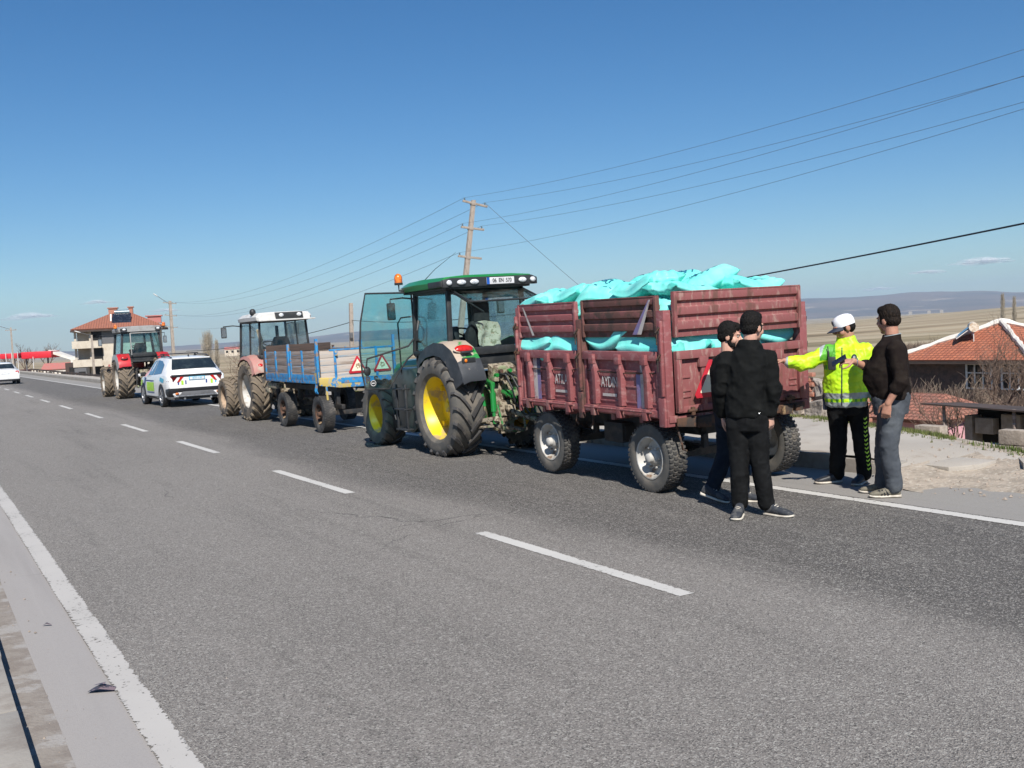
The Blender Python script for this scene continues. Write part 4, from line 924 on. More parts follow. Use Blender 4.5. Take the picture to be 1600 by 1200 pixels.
# ============================================================ TRACTORS
# local frame: origin on the road under the rear axle, x right, y forward
def tractor(name, loc, label, P, rz=0., ry=0.):
    g = P.get
    T = thing(name, loc, label, 'tractor', rz=radians(rz), ry=radians(ry))
    R, w, hw = P['R'], P['w'], P['hw']; Rf, wf, yf = P['Rf'], P['wf'], P['yf']
    # wheels
    for s in (-1, 1):
        add_wheel(T, (s*(hw-w*.55), 0, R-.015), R, w, s, 'tractor', P['rim'], P['rub'], P['lug'], rr=P.get('rr', .60), nl=20)
        add_wheel(T, (s*(hw-P.get('fin', .02)-wf*.55), yf, Rf-.012), Rf, wf, s, 'tractor', P['rimf'], P['rub'], P['lug'], rr=.58, nl=17, name='wheel')
    # chassis: gearbox, axle housings, engine block, front axle
    b = B(); b.prism([(-.35, .42), (-.38, .85), (.1, 1.05), (1.0, 1.0), (2.45, .95), (2.55, .6), (2.0, .50), (1.0, .48), (.2, .38)], 'x', -.17, .17)
    b.lathe([(-hw+w*.6, .12), (-.3, .16), (-.15, .24), (.15, .24), (.3, .16), (hw-w*.6, .12)], c=(0, 0, R-.01), n=20, cap=True)
    b.build('gearbox', P['chas'], T, bevel=.02)
    b = B(); b.box(-hw+wf*.8, hw-wf*.8, yf-.06, yf+.06, Rf-.10, Rf+.05); b.build('front_axle', P['chas'], T, bevel=.015)
    # hood
    z0, z1, hx, y0, y1 = .92, P['hoodz'], P['hoodx'], P['cy1']-.02, P['yf']+P.get('nose', .55)
    rings = []
    for t in (0, .25, .5, .75, .92, 1.0):
        y = y0+(y1-y0)*t; zt = z1-(.04*t+.16*max(0, t-.7)**1.2*2.2+(.16 if t == 1 else 0)); xx = hx*(1-.12*t-(.1 if t == 1 else 0)); zb = z0-.05+.08*t
        rings.append([(-xx, y, zb), (-xx, y, zt-.10), (-xx*.82, y, zt-.025), (-xx*.4, y, zt), (xx*.4, y, zt), (xx*.82, y, zt-.025), (xx, y, zt-.10), (xx, y, zb)])
    h = B().loft(rings).build('hood', P['paint'], T, smooth=True, ang=28)
    b = B()
    for s in (-1, 1):
        for k in range(7): b.box(s*(hx*.96)-.006, s*(hx*.96)+.006, y0+.35+k*.06, y0+.38+k*.06, z0+.08, z1-.18)
    b.build('grille', 'black_plastic', h)
    if g('stripe'):
        b = B()
        for s in (-1, 1): b.prism([(y0+.1, z1-.22), (y1-.25, z1-.26), (y1-.2, z1-.29), (y0+.1, z1-.28)], 'x', s*(hx*.985), s*(hx*1.005))
        b.build('stripe', g('stripe'), h)
    # cab frame
    cx, ya, yb, zf, zr = P['cx'], P['cy0'], P['cy1'], P['cz0'], P['cz1']
    lean = P.get('lean', .04); pm = P.get('post', 'black_plastic'); pw = P.get('pw', .075)
    fr = B()
    def post(x, y, dx=0, dy=0, w_=pw): fr.bar((x, y, zf), (x-(lean*(1 if x > 0 else -1))+dx, y+dy, zr), w_, w_*.8, (0, 1, 0))
    for s in (-1, 1):
        post(s*cx, ya, 0, .03); post(s*cx, yb, 0, -.06)
        fr.bar((s*cx, ya, zf), (s*cx, yb, zf), pw, pw); fr.bar((s*(cx-lean), ya+.03, zr), (s*(cx-lean), yb-.06, zr), pw*1.1, pw*1.2)
        if g('midpost'): post(s*cx, g('midpost'), 0, 0, pw*.8)
    for y, dy in ((ya, .03), (yb, -.06)):
        fr.bar((-cx, y, zf), (cx, y, zf), pw, pw*1.6); fr.bar((-cx+lean, y+dy, zr), (cx-lean, y+dy, zr), pw*1.1, pw*1.2)
    cab = fr.build('cab_frame', pm, T, bevel=.014)
    b = B(); b.prism([(-cx, zf-.22), (cx, zf-.22), (cx, zf), (-cx, zf)], 'y', ya+.01, ya+.06); b.box(-cx, cx, ya, yb, zf-.25, zf-.19); b.box(-cx, cx, yb-.05, yb, zf-.3, zf)
    b.box(-cx+.02, -cx+.06, ya, yb, P['step'], zf); b.box(cx-.06, cx-.02, ya, yb, P['step'], zf); b.build('cab_floor', 'black_plastic', T, bevel=.012)
    gl = P['glass']; d = .006
    def pane(nm, pts, par=cab, m=gl):
        b = B(); n = (Vector(pts[1])-Vector(pts[0])).cross(Vector(pts[2])-Vector(pts[0])).normalized()*.0025
        b.loft([[Vector(p)-n for p in pts], [Vector(p)+n for p in pts]]); return b.build(nm, m, par)
    for s in (-1, 1):
        if s > 0 or not g('open_door'):
            pane('side_window', [(s*cx, ya+.03, zf+.03), (s*cx, yb-.03, zf+.03), (s*(cx-lean), yb-.08, zr-.04), (s*(cx-lean), ya+.06, zr-.04)])
    pane('windscreen', [(-cx+.03, yb, zf+.03), (cx-.03, yb, zf+.03), (cx-.05, yb-.06, zr-.04), (-cx+.05, yb-.06, zr-.04)])
    if not g('open_rear'): pane('rear_window', [(-cx+.03, ya, zf+.06), (cx-.03, ya, zf+.06), (cx-.05, ya+.03, zr-.04), (-cx+.05, ya+.03, zr-.04)])
    # inside
    b = B(); b.cbox((0, ya+.50, zf-.02), (.42, .42, .12)); b.loft([[(-.2, ya+.26, zf), (.2, ya+.26, zf), (.2, ya+.36, zf), (-.2, ya+.36, zf)], [(-.22, ya+.22, zf+.25), (.22, ya+.22, zf+.25), (.22, ya+.33, zf+.25), (-.22, ya+.33, zf+.25)], [(-.15, ya+.18, zf+.42), (.15, ya+.18, zf+.42), (.15, ya+.27, zf+.42), (-.15, ya+.27, zf+.42)]])
    if g('headrest'): b.loft([[(-.13, ya+.17, zf+.40), (.13, ya+.17, zf+.40), (.13, ya+.27, zf+.40), (-.13, ya+.27, zf+.40)], [(-.125, ya+.16, zf+.66), (.125, ya+.16, zf+.66), (.125, ya+.25, zf+.66), (-.125, ya+.25, zf+.66)], [(-.10, ya+.16, zf+.70), (.10, ya+.16, zf+.70), (.10, ya+.24, zf+.70), (-.10, ya+.24, zf+.70)]])
    st = b.build('seat', 'seat_black', T, bevel=.03)
    b = B(); b.loft([[(-.1, yb-.32, zf-.2), (.1, yb-.32, zf-.2), (.1, yb-.1, zf-.2), (-.1, yb-.1, zf-.2)], [(-.16, yb-.36, zf+.12), (.16, yb-.36, zf+.12), (.2, yb-.06, zf+.2), (-.2, yb-.06, zf+.2)]]); b.build('dashboard', 'seat_black', T, bevel=.02)
    b = B(); M = Matrix.Translation((0, yb-.42, zf+.24)) @ Matrix.Rotation(radians(32), 4, 'X'); rr = .17
    b.tube([M @ Vector((rr*cos(t), rr*sin(t), 0)) for t in [2*pi*k/28 for k in range(29)]], .013, 8, False)
    for k in range(3): b.tube([M @ Vector((0, 0, -.03)), M @ Vector((rr*cos(k*2.09+.5), rr*sin(k*2.09+.5), 0))], .012, 6)
    b.tube([M @ Vector((0, 0, 0)), (0, yb-.25, zf)], .022, 8); b.build('steering_wheel', 'seat_black', T, smooth=True)
    # fenders
    fx0, fx1 = P['fx0'], P['fx1']; prof = P['fprof']; lip = P['flip']
    for s in (-1, 1):
        th = .018; rings = []
        for i, (y, z) in enumerate(prof):
            rings.append([(s*fx0, y, z), (s*(fx0+.7*(fx1-fx0)), y, z), (s*fx1, y, z-.035), (s*fx1, y, z-.035-th), (s*(fx0+.7*(fx1-fx0)), y, z-th), (s*fx0, y, z-th)])
        b = B().loft(rings); f = b.build('fender', [P['fpaint'], P['flip_m']], T, smooth=True, ang=45)
        if g('big'):
            for q in f.data.polygons: q.material_index = 1 if q.center.z < 1.37 and q.center.y < 0 else 0
        b = B(); rings = []
        for i, (y, z) in enumerate(prof):
            k = i/(len(prof)-1); dz = lip[0]+(lip[1]-lip[0])*k**1.5
            cy, cz = 0, R; vx = Vector((0, cy-y, cz-z)).normalized()
            a = Vector((s*fx1, y, z-.03)); c_ = a+vx*dz+Vector((s*.03, 0, 0))
            rings.append([a+Vector((s*.012, 0, .012)), c_+Vector((s*.012, 0, 0)), c_, a])
        b.loft(rings); b.build('fender_edge', P['flip_m'], f, smooth=True, ang=50)
        # inner wall between fender and cab
        b = B(); b.prism([(y, z-.01) for y, z in prof]+[(prof[-1][0]+.25, .75), (0, .55), (prof[0][0], .85)], 'x', s*fx0-.01, s*fx0+.01); b.build('fender_wall', 'black_plastic', f)
        # tail lamp
        ly, lz = P['lamp']; n = Vector((0, -.75, .66)).normalized(); c = Vector((s*P['lampx'], ly, lz))
        ex = Vector((1, 0, 0)); ey = ex.cross(n).normalized(); M3 = Matrix((ex, ey, n)).transposed()
        b = B(); b.ell(c, (P.get('lampw', .115), P.get('lamph', .05), .035), 20, 10, M3); b.build('tail_lamp', 'lamp_red', f, smooth=True)
        b = B(); b.ell(c-n*.012, (P.get('lampw', .115)+.02, .066, .028), 20, 10, M3); b.build('lamp_housing', P['fpaint'] if g('big') else 'black_plastic', f, smooth=True)
        if g('big'):
            b = B(); cc = Vector((s*(P['lampx']), ly-.12, lz-.16)); b.cbox(cc, (.20, .03, .075)); q_ = b.build('reflector_panel', 'black_plastic', f, bevel=.01)
            b = B(); b.ell(cc+Vector((-.05*-s, -.018, 0)), (.022, .012, .026), 12, 8); b.build('indicator', 'lamp_orange', q_, smooth=True)
            b = B(); b.cbox(Vector((s*(P['lampx']-.17*s*0+.0), ly-.075, lz-.045)), (.16, .06, .03)); b.build('reflector_strip', 'black_fender', f, bevel=.006)
    # roof
    rx, ry0, ry1, rz0, rz1 = P['roof']; b = B(); rings = []
    for t, e, dz in ((0, .93, .03), (.03, 1., 0), (.5, 1., -.012), (.8, .98, 0), (.95, .93, .02), (1., .84, .06)):
        y = ry0+(ry1-ry0)*t; x = rx*e; zt = rz1-dz
        rings.append([(-x, y, rz0), (-x*1.02, y, rz0+(zt-rz0)*.45), (-x*.90, y, zt-.02), (-x*.5, y, zt), (x*.5, y, zt), (x*.90, y, zt-.02), (x*1.02, y, rz0+(zt-rz0)*.45), (x, y, rz0)])
    roof = B().loft(rings).build('roof', P['roofm'], T, smooth=True, ang=32)
    b = B(); b.box(-rx*.9, rx*.9, ry0+.05, ry1-.1, rz0-.035, rz0+.002); b.build('roof_lining', 'black_plastic', roof, bevel=.01)
    for s in (-1, 1):
        # mirrors on bent arms
        mx_, my, mz = P['mirror']
        b = B(); b.tube([(s*(cx-lean), yb-.05, zr-.08), (s*(cx+.12), yb+.05, zr-.05), (s*mx_, my, zr-.06), (s*mx_, my, mz+.1)], .012, 6); ma = b.build('mirror_arm', 'black_plastic', T, smooth=True)
        b = B(); b.cbox((s*mx_, my-.01, mz), (.13, .04, .25)); mh = b.build('mirror', 'black_plastic', ma, bevel=.02)
        b = B(); b.cbox((s*mx_, my-.032, mz), (.10, .004, .21)); b.build('mirror_glass', 'chrome', mh)
        if g('beacon') and s in g('beacon'):
            bx, by, bz, lean_ = g('beacon')[s]
            b = B(); b.tube([(s*(cx-.02), by+.0, rz0+.02), (bx, by, rz0+.03), (bx, by, bz)], .012, 6); b.lathe([(0, .06), (.03, .064), (.035, .05)], c=(bx, by, bz), axis='z', n=20, cap=True); bb = b.build('beacon_base', 'black_plastic', T, smooth=True)
            b = B(); b.lathe([(.03, .06), (.11, .06), (.145, .046), (.165, .02), (.167, .001)], c=(bx, by, bz), axis='z', n=20); b.build('beacon_lens', 'lamp_orange', bb, smooth=True)
    # linkage at the back
    lg = P.get('link', 'dark_metal'); ld = P.get('linkd', 'dust_grease')
    for s in (-1, 1):
        b = B(); b.tube([(s*.30, -.30, .48), (s*.34, -.95, .42)], [.03, .025], 8); b.lathe([(-.02, .02), (-.02, .05), (.02, .05), (.02, .02)], c=(s*.34, -1.0, .42), n=14); b.build('lower_link', ld, T, smooth=True)
        b = B(); b.bar((s*.18, -.28, 1.02), (s*.30, -.72, .98), .06, .07); b.build('lift_arm', lg, T, bevel=.01)
        b = B(); b.tube([(s*.30, -.70, .98), (s*.33, -.75, .45)], [.028, .022], 8); b.tube([(s*.305, -.71, .88), (s*.318, -.73, .62)], .04, 10); b.build('lift_rod', lg, T, smooth=True)
    b = B(); b.tube([(0, -.35, .88), (0, -.70, .80)], .03, 8); b.tube([(0, -.42, .865), (0, -.6, .825)], .042, 8); b.build('top_link', lg, T, smooth=True)
    b = B(); b.box(-.15, .15, -.47, -.36, .42, .98); b.box(-.10, .10, -.52, -.45, .52, .74); b.tube([(0, -.5, .62), (0, -.62, .62)], .035, 10); b.box(-.06, .06, -.92, -.38, .34, .375); b.box(-.12, .12, -.5, -.44, .28, .5); b.build('hitch', ld, T, bevel=.015)
    # exhaust, steps
    b = B(); b.tube([(P['hoodx']+.10, yb+.12, 1.0), (P['hoodx']+.10, yb+.12, zr-.1)], .04, 12); b.build('exhaust', 'dark_metal', T, smooth=True)
    return T, dict(cab=cab, roof=roof, seat=st)

fen = [(.62, 1.30), (.52, 1.43), (.30, 1.55), (0, 1.615), (-.28, 1.60), (-.50, 1.51), (-.66, 1.36), (-.76, 1.20), (-.80, 1.08)]
JD = dict(R=.705, w=.44, hw=.88, Rf=.525, wf=.34, yf=2.24, rim='yellow_rim', rimf='yellow_rim', rub='rubber_side', lug='rubber_lug', rr=.63, chas='green_dusty', paint='green_paint', hoodz=1.36, hoodx=.30,
  cx=.62, cy0=-.16, cy1=1.0, cz0=1.44, cz1=2.32, step=1.2, glass='glass_teal', open_door=True, open_rear=True, headrest=True, fx0=.44, fx1=.78, fprof=fen, flip=(.12, .30), flip_m='black_fender', fpaint='green_fender',
  lamp=(-.56, 1.50), lampx=.62, lampw=.14, lamph=.062, roof=(.75, -.30, 1.26, 2.345, 2.50), roofm='green_paint', mirror=(.92, 1.10, 2.08), beacon={-1: (-.80, 1.02, 2.46, 0)}, link='green_paint', linkd='dust_grease', big=True, pw=.07)
jd, pj = tractor('green_tractor', (7.08, 12.78, 0), 'large green tractor with yellow rims and open glass door, hitched to the maroon trailer', JD, rz=-.4, ry=-1.2)
# rear light band, lamps and number plate on the roof
roof = pj['roof']
b = B(); b.prism([(-.75, 2.335), (-.75, 2.44), (-.62, 2.465), (.66, 2.465), (.75, 2.43), (.75, 2.335)], 'y', -.335, -.27); b.box(-.765, -.72, -.30, .12, 2.345, 2.43); b.box(.72, .765, -.30, .12, 2.345, 2.43)
lb = b.build('light_band', 'black_plastic', roof, bevel=.012)
for x, w_ in ((-.66, .042), (-.47, .07), (-.27, .07), (.50, .065), (.67, .045)):
    b = B(); b.ell((x, -.345, 2.398), (w_, .03, .038), 20, 10); b.build('work_lamp', 'lamp_glass', lb, smooth=True)
b = B(); b.box(-.08, .36, -.352, -.340, 2.355, 2.448); pl_ = b.build('number_plate', 'plate_white', lb, bevel=.003)
b = B(); b.box(-.08, -.035, -.3545, -.3515, 2.355, 2.448); b.build('country_strip', 'plate_blue', pl_)
text('lettering', '06  EN  570', .078, face_M((.165, -.3535, 2.401), (1, 0, 0), (0, 0, 1)), 'letter', pl_, .001, .80, .0015)
# roof: antenna; rear window swung up on its stay
b = B(); b.tube([(-.60, .55, 2.49), (-.52, .35, 2.63), (-.30, .1, 2.84)], [.006, .004, .002], 5); b.build('antenna', 'black_plastic', roof, smooth=True)
b = B(); pts = [(-.55, -.17, 2.31), (.55, -.17, 2.31), (.56, -.72, 2.12), (-.56, -.72, 2.12)]; n = Vector((0, -.33, .94))*.003
b.loft([[Vector(p)-n for p in pts], [Vector(p)+n for p in pts]]); rw = b.build('rear_window', 'glass_teal', pj['cab'])
b = B(); b.tube([pts[0], pts[3], pts[2], pts[1]], .014, 8); b.build('window_frame', 'black_plastic', rw, smooth=True)
for s in (-1, 1): b = B(); b.tube([(s*.58, -.14, 2.28), (s*.5, -.60, 2.15)], .012, 6); b.build('gas_strut', 'black_plastic', pj['cab'], smooth=True)
b = B(); b.tube([(-.56, -.2, 2.28), (-.10, -.24, 1.98)], .013, 6); b.build('stay', 'black_plastic', pj['cab'], smooth=True)
# open door: hinged on the front post and swung out square to the cab
b = B(); hx, hy = -.62, 1.0
D = [(0, 2.34), (-.70, 2.36), (-.80, 1.95), (-.84, 1.55), (-.83, 1.20), (-.80, .98), (-.44, .96), (-.30, 1.16), (-.12, 1.38), (0, 1.46)]
dv = Vector((1, -.10, 0)).normalized(); nn = Vector((.10, 1, 0)).normalized()
def dp(u, z, o_=0): return Vector((hx, hy, 0))+dv*u+nn*o_+Vector((0, 0, z))
b.loft([[dp(u, z, -.003) for u, z in D], [dp(u, z, .003) for u, z in D]]); door = b.build('door', 'glass_door', jd)
b = B(); b.tube([dp(u, z) for u, z in D+[D[0]]], .014, 6); b.build('door_frame', 'black_plastic', door, smooth=True)
b = B(); b.tube([dp(-.78, 1.30, -.05), dp(-.76, 1.42, -.06), dp(-.40, 1.50, -.06), dp(-.12, 1.56, -.05), dp(-.02, 1.66, -.03)], .014, 8); b.build('pull_bar', 'black_plastic', door, smooth=True)
b = B(); b.ell(dp(-.76, 1.24, -.02), (.055, .03, .07), 14, 10); b.build('door_lock', 'black_plastic', door, smooth=True)
b = B(); b.tube([dp(-.22, 1.15, .05), dp(-.22, 1.9, .06), dp(-.17, 1.98, .05), dp(-.02, 1.99, 0)], .012, 6); b.build('grab_rail', 'black_plastic', jd, smooth=True)
b = B(); b.lathe([(-.006, .045), (-.006, .001)], c=dp(-.68, 1.06), axis='y', n=20); b.lathe([(-.008, .034), (-.008, .001)], c=dp(-.68, 1.06), axis='y', n=20); st_ = b.build('sticker', ['letter'], door)
b = B(); b.lathe([(-.010, .043), (-.010, .035)], c=dp(-.68, 1.06), axis='y', n=24); b.cbox(dp(-.68, 1.06, -.012), (.045, .002, .014)); b.build('sticker_mark', 'plate_white', st_)
# side opening keeps a grab handle; a cloth lies over the seat back
b = B(); b.tube([(-.60, .86, 1.60), (-.66, .82, 1.64), (-.66, .80, 1.78), (-.62, .84, 1.86), (-.60, .86, 1.92)], .014, 8); b.build('grab_handle', 'black_plastic', jd, smooth=True)
pane_ = B(); pane_.loft([[(-.622, -.10, 1.48), (-.622, .93, 1.48), (-.585, .88, 2.27), (-.585, -.08, 2.27)], [(-.617, -.10, 1.48), (-.617, .93, 1.48), (-.58, .88, 2.27), (-.58, -.08, 2.27)]]); pane_.build('side_window', 'glass_teal', pj['cab'])
b = B(); nx = 14; nz_ = 16; gx = [[None]*(nz_+1) for _ in range(nx+1)]
for i in range(nx+1):
    for j in range(nz_+1):
        u = i/nx; v = j/nz_; x = -.19+.36*u+.02*sin(v*6); z = 1.84-.36*v; y = -.02-.035*sin(u*7+v*2)-.10*v+.02*noise.noise(Vector((u*5, v*5, 1)))
        gx[i][j] = b.V((x+.05, y, z+.02*sin(u*4)))
for i in range(nx):
    for j in range(nz_): b.face([gx[i][j], gx[i+1][j], gx[i+1][j+1], gx[i][j+1]])
b.build('seat_cover', 'cloth_cream', pj['seat'], smooth=True, ang=180)
b = B(); b.cbox((-.30, .30, 1.62), (.09, .13, .36)); b.cbox((-.30, .42, 1.50), (.11, .35, .07)); b.build('armrest', 'black_plastic', jd, bevel=.03)
# fuel tank with steps on the left, tank on the right
b = B(); b.prism([(.72, .40), (.70, 1.14), (.82, 1.24), (1.30, 1.24), (1.62, 1.12), (1.66, .70), (1.52, .30), (.95, .28)], 'x', -.78, -.36); tk = b.build('fuel_tank', 'grey_green', jd, bevel=.04, seg=3)
for k, (z, y0) in enumerate(((.32, .9), (.62, .92), (.92, .95))):
    b = B(); b.box(-.90, -.74, y0, y0+.38, z, z+.025); b.build('step', 'black_plastic', tk, bevel=.008)
b = B(); b.bar((-.86, .92, .30), (-.84, .98, 1.0), .03, .04); b.bar((-.86, 1.26, .30), (-.84, 1.30, 1.0), .03, .04); b.bar((-.80, 1.42, .36), (-.79, 1.60, .62), .025); b.build('step_frame', 'black_plastic', tk, bevel=.006)
b = B(); b.prism([(.72, .40), (.70, 1.1), (1.5, 1.1), (1.5, .34)], 'x', .40, .74); b.build('battery_box', 'grey_green', jd, bevel=.04, seg=3)
# hydraulic couplers, hoses, cylinders: the crowded back end
for s in (-1, 1):
    b = B(); b.tube([(s*.46, -.44, 1.42), (s*.44, -.52, 1.30)], .05, 12); b.tube([(s*.44, -.50, 1.36), (s*.42, -.66, .70)], .026, 10); b.build('lift_cylinder', 'green_paint', jd, smooth=True)
    b = B(); b.loft([[(s*.53, -.55, .92), (s*.47, -.55, .92), (s*.47, -.62, .92), (s*.53, -.62, .92)], [(s*.52, -.60, .52), (s*.48, -.60, .52), (s*.48, -.65, .52), (s*.52, -.65, .52)]]); b.tube([(s*.50, -.56, 1.32), (s*.50, -.58, .92)], .012, 8); b.build('stabiliser', 'green_paint', jd, bevel=.006)
    b = B(); b.bar((s*.60, -.35, .46), (s*.38, -.90, .55), .03, .05); b.bar((s*.60, -.35, .40), (s*.40, -.86, .44), .02, .03); b.tube([(s*.37, -.9, .56), (s*.40, -.93, .50)], .035, 8); b.build('stabiliser_link', 'dust_grease', jd, bevel=.006)
b = B(); b.prism([(-.34, .98), (-.50, 1.02), (-.52, 1.20), (-.36, 1.26)], 'x', -.17, .20); b.build('valve_block', 'dust_grease', jd, bevel=.02)
for k in range(6):
    x = -.14+.07*k; b = B(); b.tube([(x, -.48, 1.10+.05*(k % 2)), (x, -.57, 1.10+.05*(k % 2))], .022, 10); b.tube([(x, -.55, 1.10+.05*(k % 2)), (x, -.58, 1.10+.05*(k % 2))], .028, 10); b.build('coupler', ('green_paint', 'rusty', 'dark_metal')[k % 3], jd, smooth=True)
for k in range(4):
    x = -.10+.09*k; b = B(); b.tube([(x, -.56, 1.12), (x+.02, -.70, 1.10-.02*k), (x+.05, -.80, .92), (x+.12, -.74-.03*k, .70), (x+.10, -1.0, .56), (.05, -1.4, .58)], .013, 7); b.build('hose', 'black_plastic', jd, smooth=True)
b = B(); b.tube([(.24, -.50, 1.34), (.28, -.55, 1.05), (.16, -.58, .80)], .022, 8); b.tube([(.34, -.46, 1.36), (.30, -.50, .90)], .018, 8); b.build('pipe', 'dust_grease', jd, smooth=True)
for k in range(16):
    x = R_.uniform(-.26, .34); z = R_.uniform(.40, 1.06); b = B(); b.cbox((x, -.5-.1*R_.random(), z), (R_.uniform(.04, .12), .10, R_.uniform(.04, .12)), Matrix.Rotation(R_.uniform(-.12, .12), 4, 'Y')); b.build('casting', ('dust_grease', 'green_dusty')[k % 2], jd, bevel=.012)
b = B(); b.tube([(-.20, -.62, .70), (-.16, -.70, .34), (.10, -.76, .32), (.16, -.72, .36), (.18, -.66, .66)], .016, 8); b.build('guard', 'green_dusty', jd, smooth=True)
b = B(); b.tube([(.0, -.6, .60), (.02, -.85, .56), (.03, -1.3, .50)], .035, 10); b.build('drive_shaft', 'dust_grease', jd, smooth=True)
b = B(); b.lathe([(0, .018), (.03, .016), (.035, .001)], c=(.52, -.17, 1.46), axis='y', n=12); b.cbox((.62, -.22, 1.42), (.035, .03, .04)); b.build('marker_lamp', 'fluoro', jd, smooth=True)

# older tractor with white roof and faded pink-red fenders
fw = [(.60, 1.18), (.50, 1.32), (.30, 1.42), (0, 1.455), (-.30, 1.42), (-.50, 1.32), (-.60, 1.18), (-.63, 1.08)]
WT = dict(R=.675, w=.42, hw=.84, Rf=.465, wf=.30, yf=2.0, rim='white_rim', rimf='muddy_rim', rub='rubber_muddy', lug='rubber_lug_muddy', rr=.55, chas='dark_metal', paint='pink_paint', hoodz=1.3, hoodx=.27,
  cx=.56, cy0=-.46, cy1=1.06, cz0=1.40, cz1=2.18, step=1.1, glass='glass_clear', fx0=.42, fx1=.76, fprof=fw, flip=(.04, .10), flip_m='pink_paint', fpaint='pink_paint', midpost=.28,
  lamp=(-.55, 1.22), lampx=.60, lampw=.06, roof=(.61, -.60, 1.10, 2.19, 2.36), roofm='roof_white', mirror=(.86, 1.25, 1.98), pw=.05)
wt, pw_ = tractor('old_tractor', (7.13, 22.42, 0), 'older tractor with white cab roof, faded pink fenders and muddy tyres, pulling the blue trailer', WT, ry=-.8)
b = B(); b.prism([(-.20, 2.205), (-.22, 2.345), (.40, 2.345), (.42, 2.205)], 'y', -.625, -.585); q = b.build('light_panel', 'black_plastic', pw_['roof'], bevel=.008)
for x in (-.08, .32): b = B(); b.ell((x, -.632, 2.285), (.055, .03, .04), 18, 10); b.build('work_lamp', 'lamp_glass', q, smooth=True)
b = B(); b.box(-.60, .66, -.72, -.56, 2.165, 2.195); b.build('roof_visor', 'roof_white', pw_['roof'], bevel=.01)
b = B(); b.ell((-.58, -.20, 2.38), (.07, .07, .08), 14, 10); b.build('beacon', 'black_plastic', wt, smooth=True)
b = B(); b.cbox((-.32, -.43, 1.48), (.26, .06, .18)); b.build('canister', 'plate_white', wt, bevel=.02)
b = B(); b.tube([(-.53, -.38, 1.50), (-.50, -.40, 1.75), (-.54, -.36, 2.0)], .045, 8); b.build('rolled_blind', 'cloth_cream', wt, smooth=True)

# red tractor
fr_ = [(.68, 1.22), (.56, 1.40), (.34, 1.52), (0, 1.57), (-.34, 1.56), (-.56, 1.46), (-.68, 1.30), (-.74, 1.14)]
RT = dict(R=.74, w=.50, hw=.90, Rf=.56, wf=.32, yf=2.45, rim='white_rim', rimf='white_rim', rub='rubber_muddy', lug='rubber_lug_muddy', rr=.58, chas='dark_metal', paint='red_paint', hoodz=1.5, hoodx=.32, fin=-.06,
  cx=.68, cy0=-.30, cy1=1.15, cz0=1.50, cz1=2.30, step=1.3, glass='glass_teal', fx0=.46, fx1=.86, fprof=fr_, flip=(.14, .26), flip_m='roof_grey', fpaint='red_paint', lean=.08,
  lamp=(-.66, 1.42), lampx=.66, lampw=.1, roof=(.72, -.42, 1.35, 2.31, 2.50), roofm='roof_grey', mirror=(1.12, 1.2, 2.0), pw=.08, beacon={-1: (-.78, -.1, 2.42, 0), 1: (.84, -.1, 2.44, 0)})
rt, pr = tractor('red_tractor', (6.98, 37.6, 0), 'red tractor with grey cab roof and two beacons, parked ahead of the police car', RT, ry=-.6)
for s in (-1, 1):
    b = B(); b.cbox((s*.58, -.44, 2.39), (.22, .08, .09)); q = b.build('light_panel', 'black_plastic', pr['roof'], bevel=.015)
    b = B(); b.ell((s*.56, -.485, 2.39), (.06, .03, .038), 16, 8); b.build('work_lamp', 'lamp_glass', q, smooth=True)
b = B(); b.bar((-.36, -.40, 1.5), (-.36, -.37, 2.26), .035); b.bar((-.36, -.37, 2.26), (.62, -.37, 2.26), .035); b.build('door_frame', 'roof_grey', rt, bevel=.006)
b = B(); b.cbox((-.18, -.62, .80), (.22, .02, .09)); b.build('number_plate', 'plate_white', rt, bevel=.006)
b = B(); b.cbox((.28, -.6, .70), (.16, .05, .07)); b.build('coupler', 'yellow_old', rt, bevel=.01)

# ============================================================ BLUE TRAILER
bt = thing('farm_trailer', (6.37, 17.74, 0), 'small wooden trailer with bright blue ribs and yellow corner, empty, between the two tractors', 'trailer', rz=radians(0), rx=radians(.2), ry=radians(-.7))
BW, BL = 1.45, 3.2
for s, x in ((-1, 0), (1, BW)):
    b = B(); n = 4
    for k in range(n): b.box(x-.014, x+.014, .05, BL-.02, .955+k*.137, 1.086+k*.137)
    sp = b.build('side_board', 'wood_old', bt, bevel=.004)
    for y in (.06, .82, 1.50, 1.66, 2.42, 3.10):
        b = B(); b.box(x+s*.014, x+s*.034, y, y+.075, .93, 1.51); b.build('rib', 'blue_paint', sp, bevel=.003)
    b = B(); b.box(x-.03, x+.03, .0, BL, .90, .955); b.box(x+s*.014, x+s*.026, .05, BL, .955, 1.06); b.build('side_rail', 'blue_paint', bt, bevel=.004)
    for y, z in ((.0, 1.72), (1.62, 1.64), (BL-.02, 1.55)):
        b = B(); b.bar((x+s*.03, y, .92), (x+s*.03, y, z), .045, .055); b.build('stake', 'blue_paint' if y < 2 else 'wood_dark', bt, bevel=.004)
for y, m, z1 in ((0, 'wood_rear', 1.5), (BL, 'wood_dark', 1.62)):
    b = B(); n = 4; hh = (z1-.955)/n
    for k in range(n): b.box(.02, BW-.02, y-.014, y+.014, .955+k*hh, .950+(k+1)*hh)
    rb = b.build('rear_board' if y == 0 else 'front_board', m, bt, bevel=.004)
    if y == 0:
        for xx in (.28, BW-.36):
            b = B(); b.box(xx, xx+.045, -.032, -.014, .93, 1.50); b.build('rib', 'blue_paint', rb, bevel=.003)
        b = B(); b.box(.20, BW, -.02, .012, 1.485, 1.515); b.build('top_strip', 'blue_paint', rb, bevel=.003)
b = B(); b.box(.02, BW-.02, .02, BL-.02, .91, .95); b.build('floor', 'wood_dark', bt)
